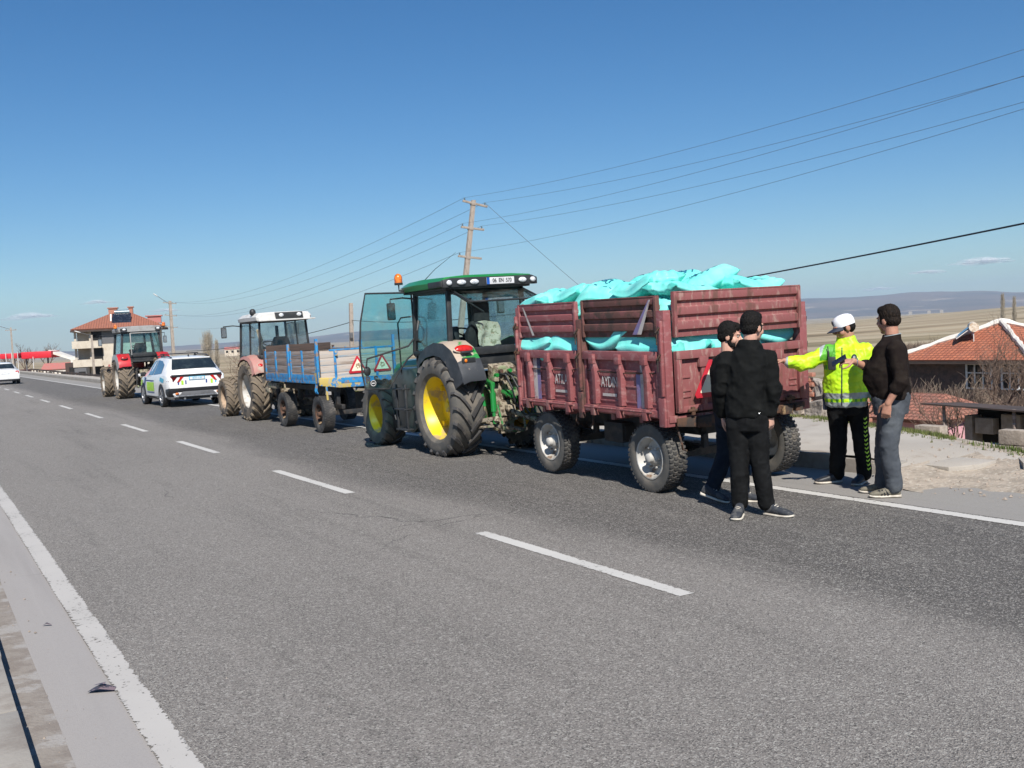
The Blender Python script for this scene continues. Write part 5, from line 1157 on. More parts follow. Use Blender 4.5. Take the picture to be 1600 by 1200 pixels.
b = B(); b.loft([[(-.03, -.05, .87), (-.03, .0, .87), (-.03, .0, 1.02), (-.03, -.05, 1.0)], [(.35, -.05, .81), (.35, .0, .81), (.35, .0, 1.0), (.35, -.05, .99)], [(.8, -.05, .80), (.8, 0, .80), (.8, 0, .97), (.8, -.05, .97)], [(BW+.03, -.05, .83), (BW+.03, 0, .83), (BW+.03, 0, .98), (BW+.03, -.05, .98)]]); sill = b.build('rear_sill', 'yellow_old', bt, bevel=.006)
b = B(); b.loft([[(.38, -.056, .89), (.38, -.052, .89), (.38, -.052, .985), (.38, -.056, .985)], [(BW, -.056, .86), (BW, -.052, .86), (BW, -.052, .975), (BW, -.056, .975)]]); pn = b.build('painted_panel', 'blue_paint', sill)
text('lettering', 'R S', .17, face_M((.98, -.058, .90), (1, 0, -.03), (0, 0, 1)), 'maroon_rust', pn, .001, 1.1, .006)
b = B(); b.prism([(-.05, .93), (.12, .91), (.16, 1.1), (.08, 1.22), (-.05, 1.18)], 'x', -.040, -.034); b.build('painted_patch', 'yellow_old', bt)
b = B(); b.cbox((.32, -.045, 1.44), (.05, .04, .09)); b.build('latch', 'yellow_old', bt, bevel=.006)
b = B(); b.tube([(.10, -.03, .86), (.11, -.03, .60)], .02, 8); b.build('hanging_strap', 'yellow_old', bt, smooth=True)
for xx in (-.04, -.0, .05): b = B(); b.tube([(-.02, .12+xx, .92), (-.04, .14+xx, .78), (-.02, .13+xx, .72)], .01, 6); b.build('rope_end', 'blue_paint', bt, smooth=True)
triangle(bt, (.73, -.022, 1.17), .215, (1, 0, 0), (0, 0, 1), (0, -1, 0)); triangle(bt, (1.22, -.022, 1.17), .215, (1, 0, 0), (0, 0, 1), (0, -1, 0), m2='sign_cream')
b = B()
for xx in (.35, BW-.42): b.box(xx, xx+.07, .1, BL-.1, .72, .84)
for y in (.2, 1.2, 2.2): b.box(.05, BW-.05, y, y+.06, .845, .905)
for yc_ in (.18, 2.26):
    b.box(.15, BW-.15, yc_-.035, yc_+.035, .30, .38)
    for xx in (.34, BW-.40): b.box(xx, xx+.07, yc_-.28, yc_+.28, .42, .50); b.box(xx, xx+.07, yc_-.06, yc_+.06, .3, .74)
b.build('chassis', 'dark_metal', bt, bevel=.004)
b = B(); b.bar((.35, 2.3, .50), (BW/2, 3.9, .50), .06); b.bar((BW-.35, 2.3, .50), (BW/2, 3.9, .50), .06); b.tube([(BW/2, 3.85, .5), (BW/2, 4.1, .5)], .03, 8); b.build('drawbar', 'rusty', bt, bevel=.004)
b = B(); b.cbox((.10, 2.95, .80), (.18, .55, .12)); b.cbox((.05, 3.2, .70), (.14, .3, .10)); b.build('tool_box', 'dust_grease', bt, bevel=.03)
b = B(); b.cbox((1.1, .4, .5), (.4, .5, .34)); b.build('spare_box', 'dark_metal', bt, bevel=.02)
for x, s in ((.09, -1), (BW-.09, 1)):
    for yy in (.18, 2.26): add_wheel(bt, (x, yy, .342), .342, .20, s, 'trailer', 'rusty', 'rubber', 'rubber_lug', rr=.55)

# ============================================================ CARS
def car(name, loc, label, ST, sc, rz, P):
    """ST: stations (y, z floor, half width low, half width at belt, z belt, half width at roof, z roof)"""
    T = thing(name, loc, label, 'car', rz=radians(rz), sc=sc)
    def sec(st):
        y, zf, xl, xb, zb, xt, zr = st
        h = [(0, zf), (xl*.86, zf), (xl, zf+.09), (xb+.012, zf+(zb-zf)*.55), (xb, zb-.03), (xb-.012, zb), (xt+.01, zr-.07), (xt-.07, zr-.012), (xt*.5, zr+.008), (0, zr+.012)]
        return [(x, y, z) for x, z in h]+[(-x, y, z) for x, z in h[-2:0:-1]]
    body = B().loft([sec(s) for s in ST]).build('body', P['paint'], T, smooth=True, ang=32)
    def Xs(y, z):
        for a, c in zip(ST, ST[1:]):
            if y <= c[0]: break
        t = max(0, min(1, (y-a[0])/(c[0]-a[0]))); s = [p+(q-p)*t for p, q in zip(a, c)]
        _, zf, xl, xb, zb, xt, zr = s
        pr = [(zf, xl*.86), (zf+.09, xl), (zf+(zb-zf)*.55, xb+.012), (zb-.03, xb), (zb, xb-.012), (zr-.07, xt+.01), (zr-.01, xt-.07)]
        for (z0, x0), (z1, x1) in zip(pr, pr[1:]):
            if z <= z1: return x0+(x1-x0)*max(0, min(1, (z-z0)/max(1e-6, z1-z0)))
        return pr[-1][1]
    def decal(nm, pts, s, m, par=body, off=.008, n=5):
        """strip between a lower and an upper line of (y, z) on the flank"""
        lo, up = pts; b = B(); k = len(lo); G = []
        for i in range(k):
            col = []
            for j in range(n+1):
                y = lo[i][0]+(up[i][0]-lo[i][0])*j/n; z = lo[i][1]+(up[i][1]-lo[i][1])*j/n; col.append(b.V((s*(Xs(y, z)+off), y, z)))
            G.append(col)
        for i in range(k-1):
            for j in range(n): b.face([G[i][j], G[i+1][j], G[i+1][j+1], G[i][j+1]])
        return b.build(nm, m, par, smooth=True, ang=60)
    for s in (-1, 1):
        for w in P['windows']: decal('side_window', w, s, 'car_glass_blue')
        for yy in P['axles']:
            b = B(); r = P['wr']+.045; xx = s*(Xs(yy, .45)+.006)
            ring = [(yy+r*cos(t), P['wr']+r*sin(t)) for t in [pi*k/16-.15+.3*k/16*0 for k in range(17)]]
            rin = [(yy+(r-.06)*cos(t), P['wr']+(r-.06)*sin(t)) for t in [pi*k/16 for k in range(17)]]
            A = [b.V((s*(Xs(y, max(.2, z))+.012), y, z)) for y, z in ring]; C = [b.V((s*(Xs(y, max(.2, z))+.012), y, z)) for y, z in rin]
            for i in range(16): b.face([A[i], A[i+1], C[i+1], C[i]])
            b.build('wheel_arch', P['arch'], body)
            b = B(); b.poly([(s*(Xs(y, max(.2, z))+.006), y, z) for y, z in rin]); b.build('wheel_well', 'void', body)
            add_wheel(T, (s*(Xs(yy, .45)-P['ww']/2+.035), yy, P['wr']), P['wr'], P['ww'], s, 'car', 'alloy', rr=.68)
    return T, body, Xs, decal
SUV_ST = [(.06, .42, .66, .78, .93, .70, .98), (.075, .34, .78, .87, .96, .76, 1.04), (.16, .30, .86, .91, 1.00, .78, 1.12), (.34, .26, .90, .925, 1.03, .74, 1.22), (.62, .24, .92, .93, 1.04, .68, 1.52), (.82, .24, .92, .93, 1.04, .665, 1.585), (1.3, .22, .93, .935, 1.03, .66, 1.62), (2.2, .22, .93, .935, 1.00, .66, 1.635), (2.75, .22, .93, .935, .99, .64, 1.59),
    (3.15, .22, .93, .93, .98, .68, 1.38), (3.5, .22, .92, .92, .97, .76, 1.12), (3.75, .22, .92, .91, .96, .78, 1.06), (4.15, .24, .90, .88, .90, .72, .97), (4.40, .26, .82, .80, .78, .62, .82), (4.50, .32, .66, .66, .66, .5, .70)]
W_R = ([(1.0, 1.10), (1.5, 1.07), (2.05, 1.05)], [(1.08, 1.38), (1.5, 1.50), (2.05, 1.53)]); W_F = ([(2.12, 1.05), (2.7, 1.03), (3.3, 1.03)], [(2.12, 1.53), (2.65, 1.48), (3.22, 1.16)])
suv, sb, sX, sdec = car('police_car', (6.97, 29.55, 0), 'white police SUV with blue and yellow-green markings parked behind the red tractor', SUV_ST, .875, 1.4,
    dict(paint='white_paint', windows=(W_R, W_F), axles=(.95, 3.63), wr=.36, ww=.24, arch='car_black'))
# rear end
b = B(); b.loft([[(x, .30, 1.17) for x in ()]]) if 0 else None
b = B(); b.loft([[(-.72, .33, 1.255), (.72, .33, 1.255), (.72, .30, 1.235), (-.72, .30, 1.235)], [(-.63, .60, 1.55), (.63, .60, 1.55), (.63, .57, 1.53), (-.63, .57, 1.53)]]); rw_ = b.build('rear_window', 'car_glass', sb, bevel=.004)
b = B(); b.box(-.60, .60, .58, .80, 1.545, 1.585); b.build('spoiler', 'white_paint', sb, bevel=.012)
b = B(); b.box(-.80, .80, .04, .12, .98, 1.05); b.build('light_bar', 'car_black', sb, bevel=.008)
for s in (-1, 1):
    b = B(); b.loft([[(s*.40, .05, 1.00), (s*.52, .04, .99), (s*.64, .04, .81), (s*.56, .05, .82)], [(s*.40, .10, 1.00), (s*.52, .10, .99), (s*.64, .10, .81), (s*.56, .10, .82)]]); b.build('tail_light', 'lamp_red', sb)
    b = B(); b.loft([[(s*.60, .045, 1.01), (s*.80, .06, 1.02), (s*.90, .11, .84), (s*.76, .055, .82)], [(s*.60, .2, 1.01), (s*.86, .2, 1.02), (s*.93, .22, .84), (s*.78, .2, .82)]]); b.build('tail_light', 'lamp_dark_red', sb)
    b = B(); b.box(s*.30-.022, s*.30+.022, .054, .062, .74, .86) if s > 0 else b.box(-.62, -.575, .058, .066, .72, .85); b.build('marking', 'navy_blue', sb)
    b = B(); b.box(s*.47-.035, s*.47+.035, .054, .064, .72, .86); b.build('marking', 'fluoro', sb)
    b = B(); b.box(s*.60-.02 if s > 0 else -.38, s*.60+.02 if s > 0 else -.34, .056, .066, .73, .86); b.build('marking', 'navy_blue' if s < 0 else 'plate_sky', sb)
    b = B(); b.ell((s*.66, .045, .44), (.06, .04, .04), 14, 8); b.build('fog_lamp', 'lamp_orange', sb, smooth=True)
    b = B(); b.tube([(s*.60, .75, 1.60), (s*.62, 1.1, 1.655), (s*.63, 2.2, 1.67), (s*.61, 2.6, 1.63)], .02, 8); b.build('roof_rail', 'car_black', sb, smooth=True)
    b = B(); b.cbox((s*1.0, 3.25, 1.06), (.16, .10, .13)); b.build('door_mirror', 'car_black', sb, bevel=.03)
    # livery on the flank
    sdec('marking', ([(1.95, .50), (2.4, .50), (3.0, .50)], [(1.95, .80), (2.4, .80), (3.0, .80)]), s, 'fluoro')
    sdec('marking', ([(1.95, .83), (2.4, .83), (3.1, .83)], [(1.95, .87), (2.4, .87), (3.1, .87)]), s, 'navy_blue')
    sdec('marking', ([(1.95, .44), (2.4, .44), (3.0, .44)], [(1.95, .47), (2.4, .47), (3.0, .47)]), s, 'navy_blue')
    sdec('marking', ([(.62, .80), (.9, .82), (1.12, .86)], [(.55, .92), (.85, .96), (1.05, .98)]), s, 'plate_sky')
    sdec('marking', ([(3.35, .62), (3.5, .66)], [(3.05, .95), (3.25, .95)]), s, 'navy_blue'); sdec('marking', ([(3.85, .66), (4.15, .66)], [(3.7, .86), (4.1, .84)]), s, 'fluoro')
    sdec('sill', ([(.95, .25), (2.2, .25), (3.4, .25)], [(.95, .34), (2.2, .34), (3.4, .34)]), s, 'car_black')
text('lettering', 'POLİS', .26, face_M((-.945, 2.48, .65), (0, -1, 0), (0, 0, 1)), 'navy_blue', sb, .002, .9, .006)
text('lettering', 'TRAFİK POLİSİ', .085, face_M((-.02, .062, .755), (1, 0, 0), (0, 0, 1)), 'grille', sb, .001, .95, .001)
b = B(); b.box(-.26, .26, .04, .07, .86, .975); npl = b.build('number_plate', 'plate_sky', sb, bevel=.006)
b = B(); b.box(-.235, .235, .032, .041, .875, .96); b.build('plate_field', 'plate_white', npl)
text('lettering', '06 A 1130', .075, face_M((0, .031, .918), (1, 0, 0), (0, 0, 1)), 'plate_sky', npl, .001, .95, .002)
b = B(); b.loft([[(-.90, .12, .34), (.90, .12, .34), (.90, .40, .34), (-.90, .40, .34)], [(-.93, .06, .48), (.93, .06, .48), (.94, .45, .48), (-.94, .45, .48)], [(-.91, .05, .62), (.91, .05, .62), (.93, .45, .62), (-.93, .45, .62)]]); b.box(-.70, .70, .10, .3, .24, .36); b.build('bumper', 'car_black', sb, bevel=.02)
b = B(); b.prism([(-.62, .36), (-.48, .50), (.48, .50), (.62, .36), (.5, .33), (-.5, .33)], 'y', .03, .10); b.build('skid_plate', 'grille', sb, bevel=.01)
b = B(); b.box(-.60, .60, .025, .10, .345, .372); b.build('chrome_trim', 'alloy', sb, bevel=.006)
for s in (-1, 1): b = B(); b.tube([(s*.42, .06, .27), (s*.42, .3, .27)], .035, 10); b.build('exhaust', 'chrome', sb, smooth=True)
b = B(); b.ell((0, .95, 1.65), (.025, .06, .04), 10, 8); b.build('antenna', 'car_black', sb, smooth=True)
b = B(); b.box(-.62, .62, 2.05, 2.20, 1.70, 1.735); b.box(-.55, -.5, 2.1, 2.16, 1.62, 1.71); b.box(.5, .55, 2.1, 2.16, 1.62, 1.71); lbr = b.build('warning_light_bar', 'car_black', sb, bevel=.01)
b = B(); b.tube([(-.25, .28, 1.18), (.1, .30, 1.19)], .012, 6); b.build('wiper', 'car_black', sb, smooth=True)
SED_ST = [(.05, .40, .60, .74, .80, .62, .84), (.10, .30, .76, .84, .90, .70, .95), (.35, .25, .82, .86, .93, .70, .99), (.70, .22, .84, .87, .93, .66, 1.03), (1.15, .2, .85, .87, .93, .58, 1.36), (1.5, .2, .85, .87, .93, .56, 1.42), (2.3, .2, .85, .87, .92, .56, 1.44), (2.7, .2, .85, .87, .91, .58, 1.38), (3.3, .2, .85, .86, .90, .68, 1.0), (3.9, .22, .83, .83, .82, .62, .88), (4.3, .28, .70, .70, .66, .5, .70)]
sed, seb, eX, edec = car('car', (4.72, 66.5, 0), 'small white saloon driving away in the distance at the left edge of the photo', SED_ST, .90, 1.0,
    dict(paint='white_paint', windows=(([(1.0, .99), (1.6, .97), (2.1, .96)], [(1.15, 1.25), (1.6, 1.33), (2.1, 1.34)]), ([(2.16, .96), (3.0, .95)], [(2.16, 1.34), (2.75, 1.22)])), axles=(.85, 3.4), wr=.31, ww=.2, arch='white_paint'))
b = B(); b.loft([[(-.62, .70, 1.035), (.62, .70, 1.035), (.62, .66, 1.045), (-.62, .66, 1.045)], [(-.54, 1.12, 1.335), (.54, 1.12, 1.335), (.54, 1.07, 1.345), (-.54, 1.07, 1.345)]]); b.build('rear_window', 'car_glass', seb)
for s in (-1, 1): b = B(); b.box(s*.70-.10, s*.70+.10, .055, .16, .72, .88); b.build('tail_light', 'lamp_red', seb, bevel=.01)
b = B(); b.box(-.82, .82, .03, .14, .34, .56); b.build('bumper', 'white_paint', seb, bevel=.02)
b = B(); b.box(-.78, .78, .05, .3, .24, .34); b.build('valance', 'car_black', seb, bevel=.02)
b = B(); b.box(-.24, .24, .035, .06, .68, .78); b.build('number_plate', 'plate_white', seb, bevel=.005)
b = B(); b.box(-.10, .10, .05, .4, .80, .83); b.build('boot_trim', 'grille', seb)

# ============================================================ POLES AND WIRES
def insul(b, p, r=.045, h=.12):
    b.lathe([(0, r*.5), (h*.3, r), (h*.5, r*.6), (h*.75, r*.9), (h, r*.2)], c=p, axis='z', n=10, cap=True)
def concrete_pole(name, base, top, label, arms, group=None, r0=.17, r1=.10, lamp=None, cat='utility pole', sides=4):
    """arms: (distance below the top, half length, half length, insulators)"""
    o = thing(name, base, label, cat, group); tp = Vector(top)-Vector(base); ax = tp.normalized()
    b = B(); rings = []
    for t in (0, .5, 1):
        c = tp*t; r = r0+(r1-r0)*t; rings.append([c+Vector((sx*r, sy*r*.8, 0)) for sx, sy in ((-1, -1), (1, -1), (1, 1), (-1, 1))])
    b.loft(rings); b.build('shaft', 'pole_concrete', o, bevel=.015)
    tips = []
    for d, a0, a1, ins in arms:
        c = tp-ax*d; side = Vector((.99, -.10, 0)).normalized(); tilt = Vector((0, 0, -.22)) if d < .3 and name == 'utility_pole' and arms[0][1] > .5 else Vector((0, 0, -.12 if len(arms) == 3 else 0))
        dv = (side+tilt).normalized()
        b = B(); b.bar(c-dv*a0, c+dv*a1, .09, .10); b.bar(c-ax*.10, c+ax*.04, r1*2.3, r1*2.2, (0, 1, 0)); am = b.build('crossarm', 'pole_concrete', o, bevel=.01)
        for k in ins:
            q = c+dv*k+Vector((0, 0, .05)); b = B(); insul(b, q); b.build('insulator', 'insulator', am, smooth=True); tips.append(Vector(base)+q+Vector((0, 0, .12)))
    if lamp:
        d, dr, ln = lamp; c = tp-ax*d; dr = Vector(dr).normalized()
        b = B(); b.tube([c, c+dr*ln], .035, 8); la = b.build('lamp_arm', 'grille', o, smooth=True)
        M = Matrix.Translation(c+dr*(ln+.3)) @ dr.to_track_quat('Y', 'Z').to_matrix().to_4x4()
        b = B(); b.ell((0, 0, 0), (.12, .38, .08), 14, 8, M.to_3x3())
        bmesh.ops.translate(b.b, vec=c+dr*(ln+.28), verts=b.b.verts); b.build('lamp_head', 'roof_white', la, smooth=True)
    return o, tips
def gz(x, y): return ter(x, y)
P1 = (23.3, 43.9); T1 = 8.05
pol1, tips1 = concrete_pole('utility_pole', (P1[0]-1.0, P1[1]+.4, gz(*P1)-.2), (P1[0]+.62, P1[1]-.2, T1), 'tall leaning concrete utility pole with three crossarms, rising behind the green tractor', [(.15, .55, .75, (-.45, .62)), (1.35, .50, .70, (-.42, .58)), (2.75, .50, .72, (-.42,))], 'utility poles', .16, .10)
P2 = (32.9, 83.7)
pol2, tips2 = concrete_pole('utility_pole', (P2[0], P2[1], gz(*P2)-.2), (P2[0]+.3, P2[1], 4.75), 'plain short concrete pole beyond the blue trailer, without crossarms', [], 'utility poles', .19, .15)
b = B(); b.cbox((.05, -.3, 4.75-2.6-gz(*P2)), (.25, .2, .5)); b.build('meter_box', 'grille', pol2, bevel=.02)
P3 = (31.2, 145.0)
pol3, tips3 = concrete_pole('utility_pole', (P3[0], P3[1], gz(*P3)-.3), (P3[0], P3[1], 8.05), 'concrete pole with street lamp between the red tractor and the police car', [(.3, .95, .85, (-.8, -.3, .3, .75)), (2.0, .9, .8, (-.7, .7)), (3.6, .9, .8, (-.7, .7))], 'utility poles', .24, .17, lamp=(.5, (-1, .1, .75), 2.0), cat='utility pole')
# far street lamps at the left
for (x, y, h, hw_, lb) in ((13.4, 172, 5.9, .8, 'thin street lamp pole behind the red petrol station canopy'), (18.4, 128, 3.6, .0, 'street lamp pole in front of the three-storey house'), (2.7, 150, 5.0, .5, 'faint utility pole at the far left edge above the white car'), (8.9, 230, 5.6, .9, 'short distant pole left of the petrol station canopy')):
    concrete_pole('street_lamp', (x, y, gz(x, y)-.3), (x, y, h), lb, [(.4, hw_, hw_, (-hw_*.8, hw_*.8))] if hw_ else [], 'street lamps along the road', .14, .10, lamp=(.3 if hw_ else .1, (-1, 0, .35), 1.7 if hw_ else 1.3) if x != 8.9 and x != 2.7 else None, cat='street lamp')
def wire(name, p, q, sag, r, label, m='wire', group=None, n=28, cat='wire'):
    p = Vector(p); q = Vector(q); pts = [p.lerp(q, t/n)-Vector((0, 0, 4*sag*(t/n)*(1-t/n))) for t in range(n+1)]
    b = B(); b.tube(pts, r, 5); o = b.build(name, m, None, smooth=True); tag(o, label, cat, group); return o
GP = 'power lines over the trailer'; P0 = (21.0, -9.0)
hs_ = [8.35, 8.25, 6.95, 6.85, 5.45]
names_ = ['topmost', 'second from the top', 'middle', 'fourth from the top', 'lowest']
for k, (tp, z) in enumerate(zip(tips1, [8.4, 8.05, 8.3, 7.85, 8.05])):
    wire('power_line', tp, (P0[0]+(-.5 if k % 2 == 0 else .7), P0[1], z+.25), 1.1, .006, names_[k]+' of five wires running from the leaning pole to the upper right', group=GP)
for k, tp in enumerate(tips1):
    q = tips3[min(k, len(tips3)-1)] if k < 5 else tips3[-1]
    wire('power_line', tp, tips3[(0, 3, 4, 5, 6)[k]], 1.7, .008, names_[k]+' of the faint wires going left from the leaning pole', group='power lines going left')
wire('service_wire', tips1[1], (34.0, 40.2, -1.0), .2, .012, 'thin wire slanting down to the right from the top of the leaning pole', cat='wire')
wire('cable', (P2[0]+.3, P2[1], 3.25), (19.5, 6.2, 3.85), 1.05, .022, 'thick dark cable sagging behind the sacks and rising to the right edge', 'cable', cat='cable', n=60)
wire('cable', (P2[0]+.2, P2[1], 3.1), (25, 110, 1.2), .5, .03, 'dark cable running down to the left from the plain short pole', 'cable', cat='cable')

# ============================================================ BUILDINGS
def local(o, x, y, z=0): return (x, y, z)
def opening(par, nm, x0, x1, z0, z1, yface, ny, frame=None, glass_='void', bars=(), th=.06, ax='y'):
    """window in a wall whose outer face is at y (or x) = yface, looking along ny"""
    def bb(b, a0, a1, d0, d1, c0, c1):
        lo, hi = sorted((yface+ny*d0, yface+ny*d1))
        b.box(a0, a1, lo, hi, c0, c1) if ax == 'y' else b.box(lo, hi, a0, a1, c0, c1)
    b = B(); bb(b, x0, x1, .012, .03, z0, z1); w = b.build(nm, glass_, par)
    if frame:
        b = B(); t = th
        bb(b, x0-t*.3, x0+t, .02, .07, z0, z1); bb(b, x1-t, x1+t*.3, .02, .07, z0, z1); bb(b, x0+t, x1-t, .02, .07, z0, z0+t); bb(b, x0+t, x1-t, .02, .07, z1-t, z1)
        for q in bars:
            if q[0] == 'v': bb(b, q[1]-t*.45, q[1]+t*.45, .024, .064, z0+t, z1-t)
            else: bb(b, x0+t, x1-t, .028, .060, q[1]-t*.4, q[1]+t*.4)
        b.build('frame', frame, w)
    return w
def tile_mat(name, a, c, rows):
    m = bpy.data.materials.new(name); m.use_nodes = True; t = m.node_tree; N = t.nodes; L = t.links; p = N['Principled BSDF']; p.inputs['Roughness'].default_value = .85
    uv = N.new('ShaderNodeUVMap'); br = N.new('ShaderNodeTexBrick'); br.inputs['Scale'].default_value = 1; br.inputs['Brick Width'].default_value = rows*1.0; br.inputs['Row Height'].default_value = rows; br.inputs['Mortar Size'].default_value = rows*.14; br.inputs['Mortar Smooth'].default_value = .6; br.offset = 0
    br.inputs['Color1'].default_value = (*a, 1); br.inputs['Color2'].default_value = (*c, 1); br.inputs['Mortar'].default_value = (*(x*.45 for x in a), 1); L.new(uv.outputs[0], br.inputs[0])
    n = N.new('ShaderNodeTexNoise'); n.inputs['Scale'].default_value = 2.2; n.inputs['Detail'].default_value = 7; tc = N.new('ShaderNodeTexCoord'); L.new(tc.outputs['Object'], n.inputs['Vector'])
    mr = N.new('ShaderNodeMapRange'); mr.inputs[1].default_value = .5; mr.inputs[2].default_value = .68; mr.inputs[4].default_value = .55; L.new(n.outputs['Fac'], mr.inputs[0])
    x = N.new('ShaderNodeMix'); x.data_type = 'RGBA'; L.new(mr.outputs[0], x.inputs[0]); L.new(br.outputs['Color'], x.inputs[6]); x.inputs[7].default_value = (*(q*.62+.03 for q in a), 1); L.new(x.outputs[2], p.inputs['Base Color'])
    b = N.new('ShaderNodeBump'); b.inputs['Distance'].default_value = .03; L.new(br.outputs['Fac'], b.inputs['Height']); b.invert = True; L.new(b.outputs[0], p.inputs['Normal']); MATS[name] = m
tile_mat('roof_tile', (.50, .165, .085), (.36, .115, .065), .20); tile_mat('roof_tile_far', (.38, .14, .085), (.32, .12, .075), .34); tile_mat('roof_tile_old', (.40, .16, .105), (.30, .14, .10), .17)
def roof_slopes(name, faces, m, par, th=.05):
    """each face: polygon whose first edge is the eave; UVs run along the eave and up the slope"""
    me = bpy.data.meshes.new(name); vs = []; fs = []; uvs = []
    for f in faces:
        f = [Vector(p) for p in f]; n = len(vs); u = (f[1]-f[0]).normalized(); nn = (f[1]-f[0]).cross(f[-1]-f[0]).normalized(); v = nn.cross(u)
        k = len(f); vs += f+[p-nn*th for p in f]; fs.append(tuple(range(n, n+k))); uvs += [((p-f[0]).dot(u), (p-f[0]).dot(v)) for p in f]
        fs.append(tuple(range(n+2*k-1, n+k-1, -1))); uvs += [(0, 0)]*k
        for i in range(k): j = (i+1) % k; fs.append((n+i, n+k+i, n+k+j, n+j)); uvs += [(0, 0)]*4
    me.from_pydata([tuple(v) for v in vs], [], fs); l = me.uv_layers.new(name='UVMap')
    for d, q in zip(l.data, uvs): d.uv = q
    return link(name, me, par, m)

# --- red roofed house on the right, below the road
HX0, HX1, HY0, HY1 = 35.3, 41.2, 22.7, 28.8; HE = -.30; HA = (38.2, 25.8, 1.02); hg = -3.1
hs1 = thing('house', (HX0, HY0, hg), 'low house with orange tiled pyramid roof and white-framed windows on the far right', 'house')
def L_(x, y, z): return (x-HX0, y-HY0, z-hg)
b = B(); b.box(.35, HX1-HX0-.35, .35, HY1-HY0-.35, 0, HE-hg-.02); b.build('wall', 'brown_wall', hs1)
ee = HE-.03; c4 = [L_(HX0-.1, HY1+.1, ee), L_(HX0-.1, HY0-.1, ee), L_(HX1+.1, HY0-.1, ee), L_(HX1+.1, HY1+.1, ee)]; ap = L_(*HA)
rf = roof_slopes('roof', [[c4[i], c4[(i+1) % 4], ap] for i in range(4)], 'roof_tile', hs1, .08)
b = B()
for i in range(4):
    p = Vector(c4[i]); q = Vector(ap); n = 16
    b.tube([p.lerp(q, t/n)+Vector((0, 0, .06+.025*R_.uniform(-1, 1))) for t in range(n+1)], [.11+.035*R_.uniform(-1, 1) for _ in range(n+1)], 7)
    b.build('ridge_cap', 'plaster_white', rf, smooth=True); b = B()
b.b.free(); b = B(); b.box(-.12, HX1-HX0+.12, -.12, HY1-HY0+.12, ee-hg-.16, ee-hg-.05); b.build('eaves_board', 'wood_dark', hs1)
for i, (y0, y1, z0, z1, bars) in enumerate(((1.80, 2.90, -1.48, -.48, (('v', 2.17), ('v', 2.53), ('h', -.85-hg))), (.35, 1.40, -1.48, -.48, (('v', .7), ('v', 1.05), ('h', -.85-hg))))):
    opening(hs1, 'window', y0, y1, z0-hg, z1-hg, .35, -1, 'window_white', 'glass_window' if 0 else 'void', bars, .055, 'x')
# solar water heater on the slope
so_ = thing('solar_heater', (36.75, 26.15, .60), 'solar water heater with pale round tank on the orange tiled roof', 'solar heater', rz=radians(-50), sc=.72)
b = B(); b.loft([[(-.75, -.2, -.20), (-.75, .75, -.16), (.1, .75, .52), (.1, -.2, .48)], [(-.80, -.2, -.14), (-.80, .75, -.10), (.05, .75, .58), (.05, -.2, .54)]]); b.build('panel', 'solar', so_)
b = B(); b.tube([(.12, -.35, .42), (.12, .75, .46)], .26, 20); b.build('tank', 'tank', so_, smooth=True, ang=40)
b = B(); b.tube([(-.80, -.2, -.2), (.1, -.2, .46)], .03, 6); b.tube([(.1, -.2, .2), (.1, -.2, -.6)], .03, 6); b.tube([(.1, .7, .2), (.1, .7, -.6)], .03, 6); b.build('rack', 'roof_white', so_, smooth=True)
# --- pink house with old tiles
ph = thing('house', (23.2, 17.5, -2.9), 'small pink house with faded low tiled roof behind the man in grey trousers', 'house', rz=radians(-4))
b = B(); b.box(.2, 2.5, .2, 4.6, 0, 1.65); b.build('wall', 'pink_wall', ph)
b = B(); b.box(.17, .21, 2.6, 3.9, .0, 1.15); b.build('painted_panel', 'plaster_white', ph)
roof_slopes('roof', [[(-.15, 4.9, 1.66), (-.15, 0, 1.66), (1.3, .9, 2.25), (1.3, 4.2, 2.25)], [(2.75, 0, 1.66), (2.75, 4.9, 1.66), (1.3, 4.2, 2.25), (1.3, .9, 2.25)], [(-.15, 0, 1.66), (2.75, 0, 1.66), (1.3, .9, 2.25)], [(2.75, 4.9, 1.66), (-.15, 4.9, 1.66), (1.3, 4.2, 2.25)]], 'roof_tile_old', ph, .10)
opening(ph, 'window', 3.0, 3.5, .95, 1.35, .2, -1, 'window_white', 'void', (), .05, 'x')
def rough_block(b, x0, x1, y0, y1, z0, z1, j=.03, seed=0):
    nx, ny, nz = 2, max(3, int((y1-y0)/.12)), max(3, int((z1-z0)/.12))
    def P(i, j_, k): 
        p = Vector((x0+(x1-x0)*i/nx, y0+(y1-y0)*j_/ny, z0+(z1-z0)*k/nz)); d = noise.noise_vector(p*4.1+Vector((seed, 0, 0)))*j; return p+d
    for k in range(nz):
        for q in range(ny):
            for i, sgn in ((0, 1), (nx, -1)):
                b.poly([P(i, q, k), P(i, q+1, k), P(i, q+1, k+1), P(i, q, k+1)][::sgn])
    for i in range(nx):
        for q in range(ny): b.poly([P(i, q, nz), P(i+1, q, nz), P(i+1, q+1, nz), P(i, q+1, nz)])
        for k in range(nz):
            for q in (0, ny): b.poly([P(i, q, k), P(i+1, q, k), P(i+1, q, k+1), P(i, q, k+1)])
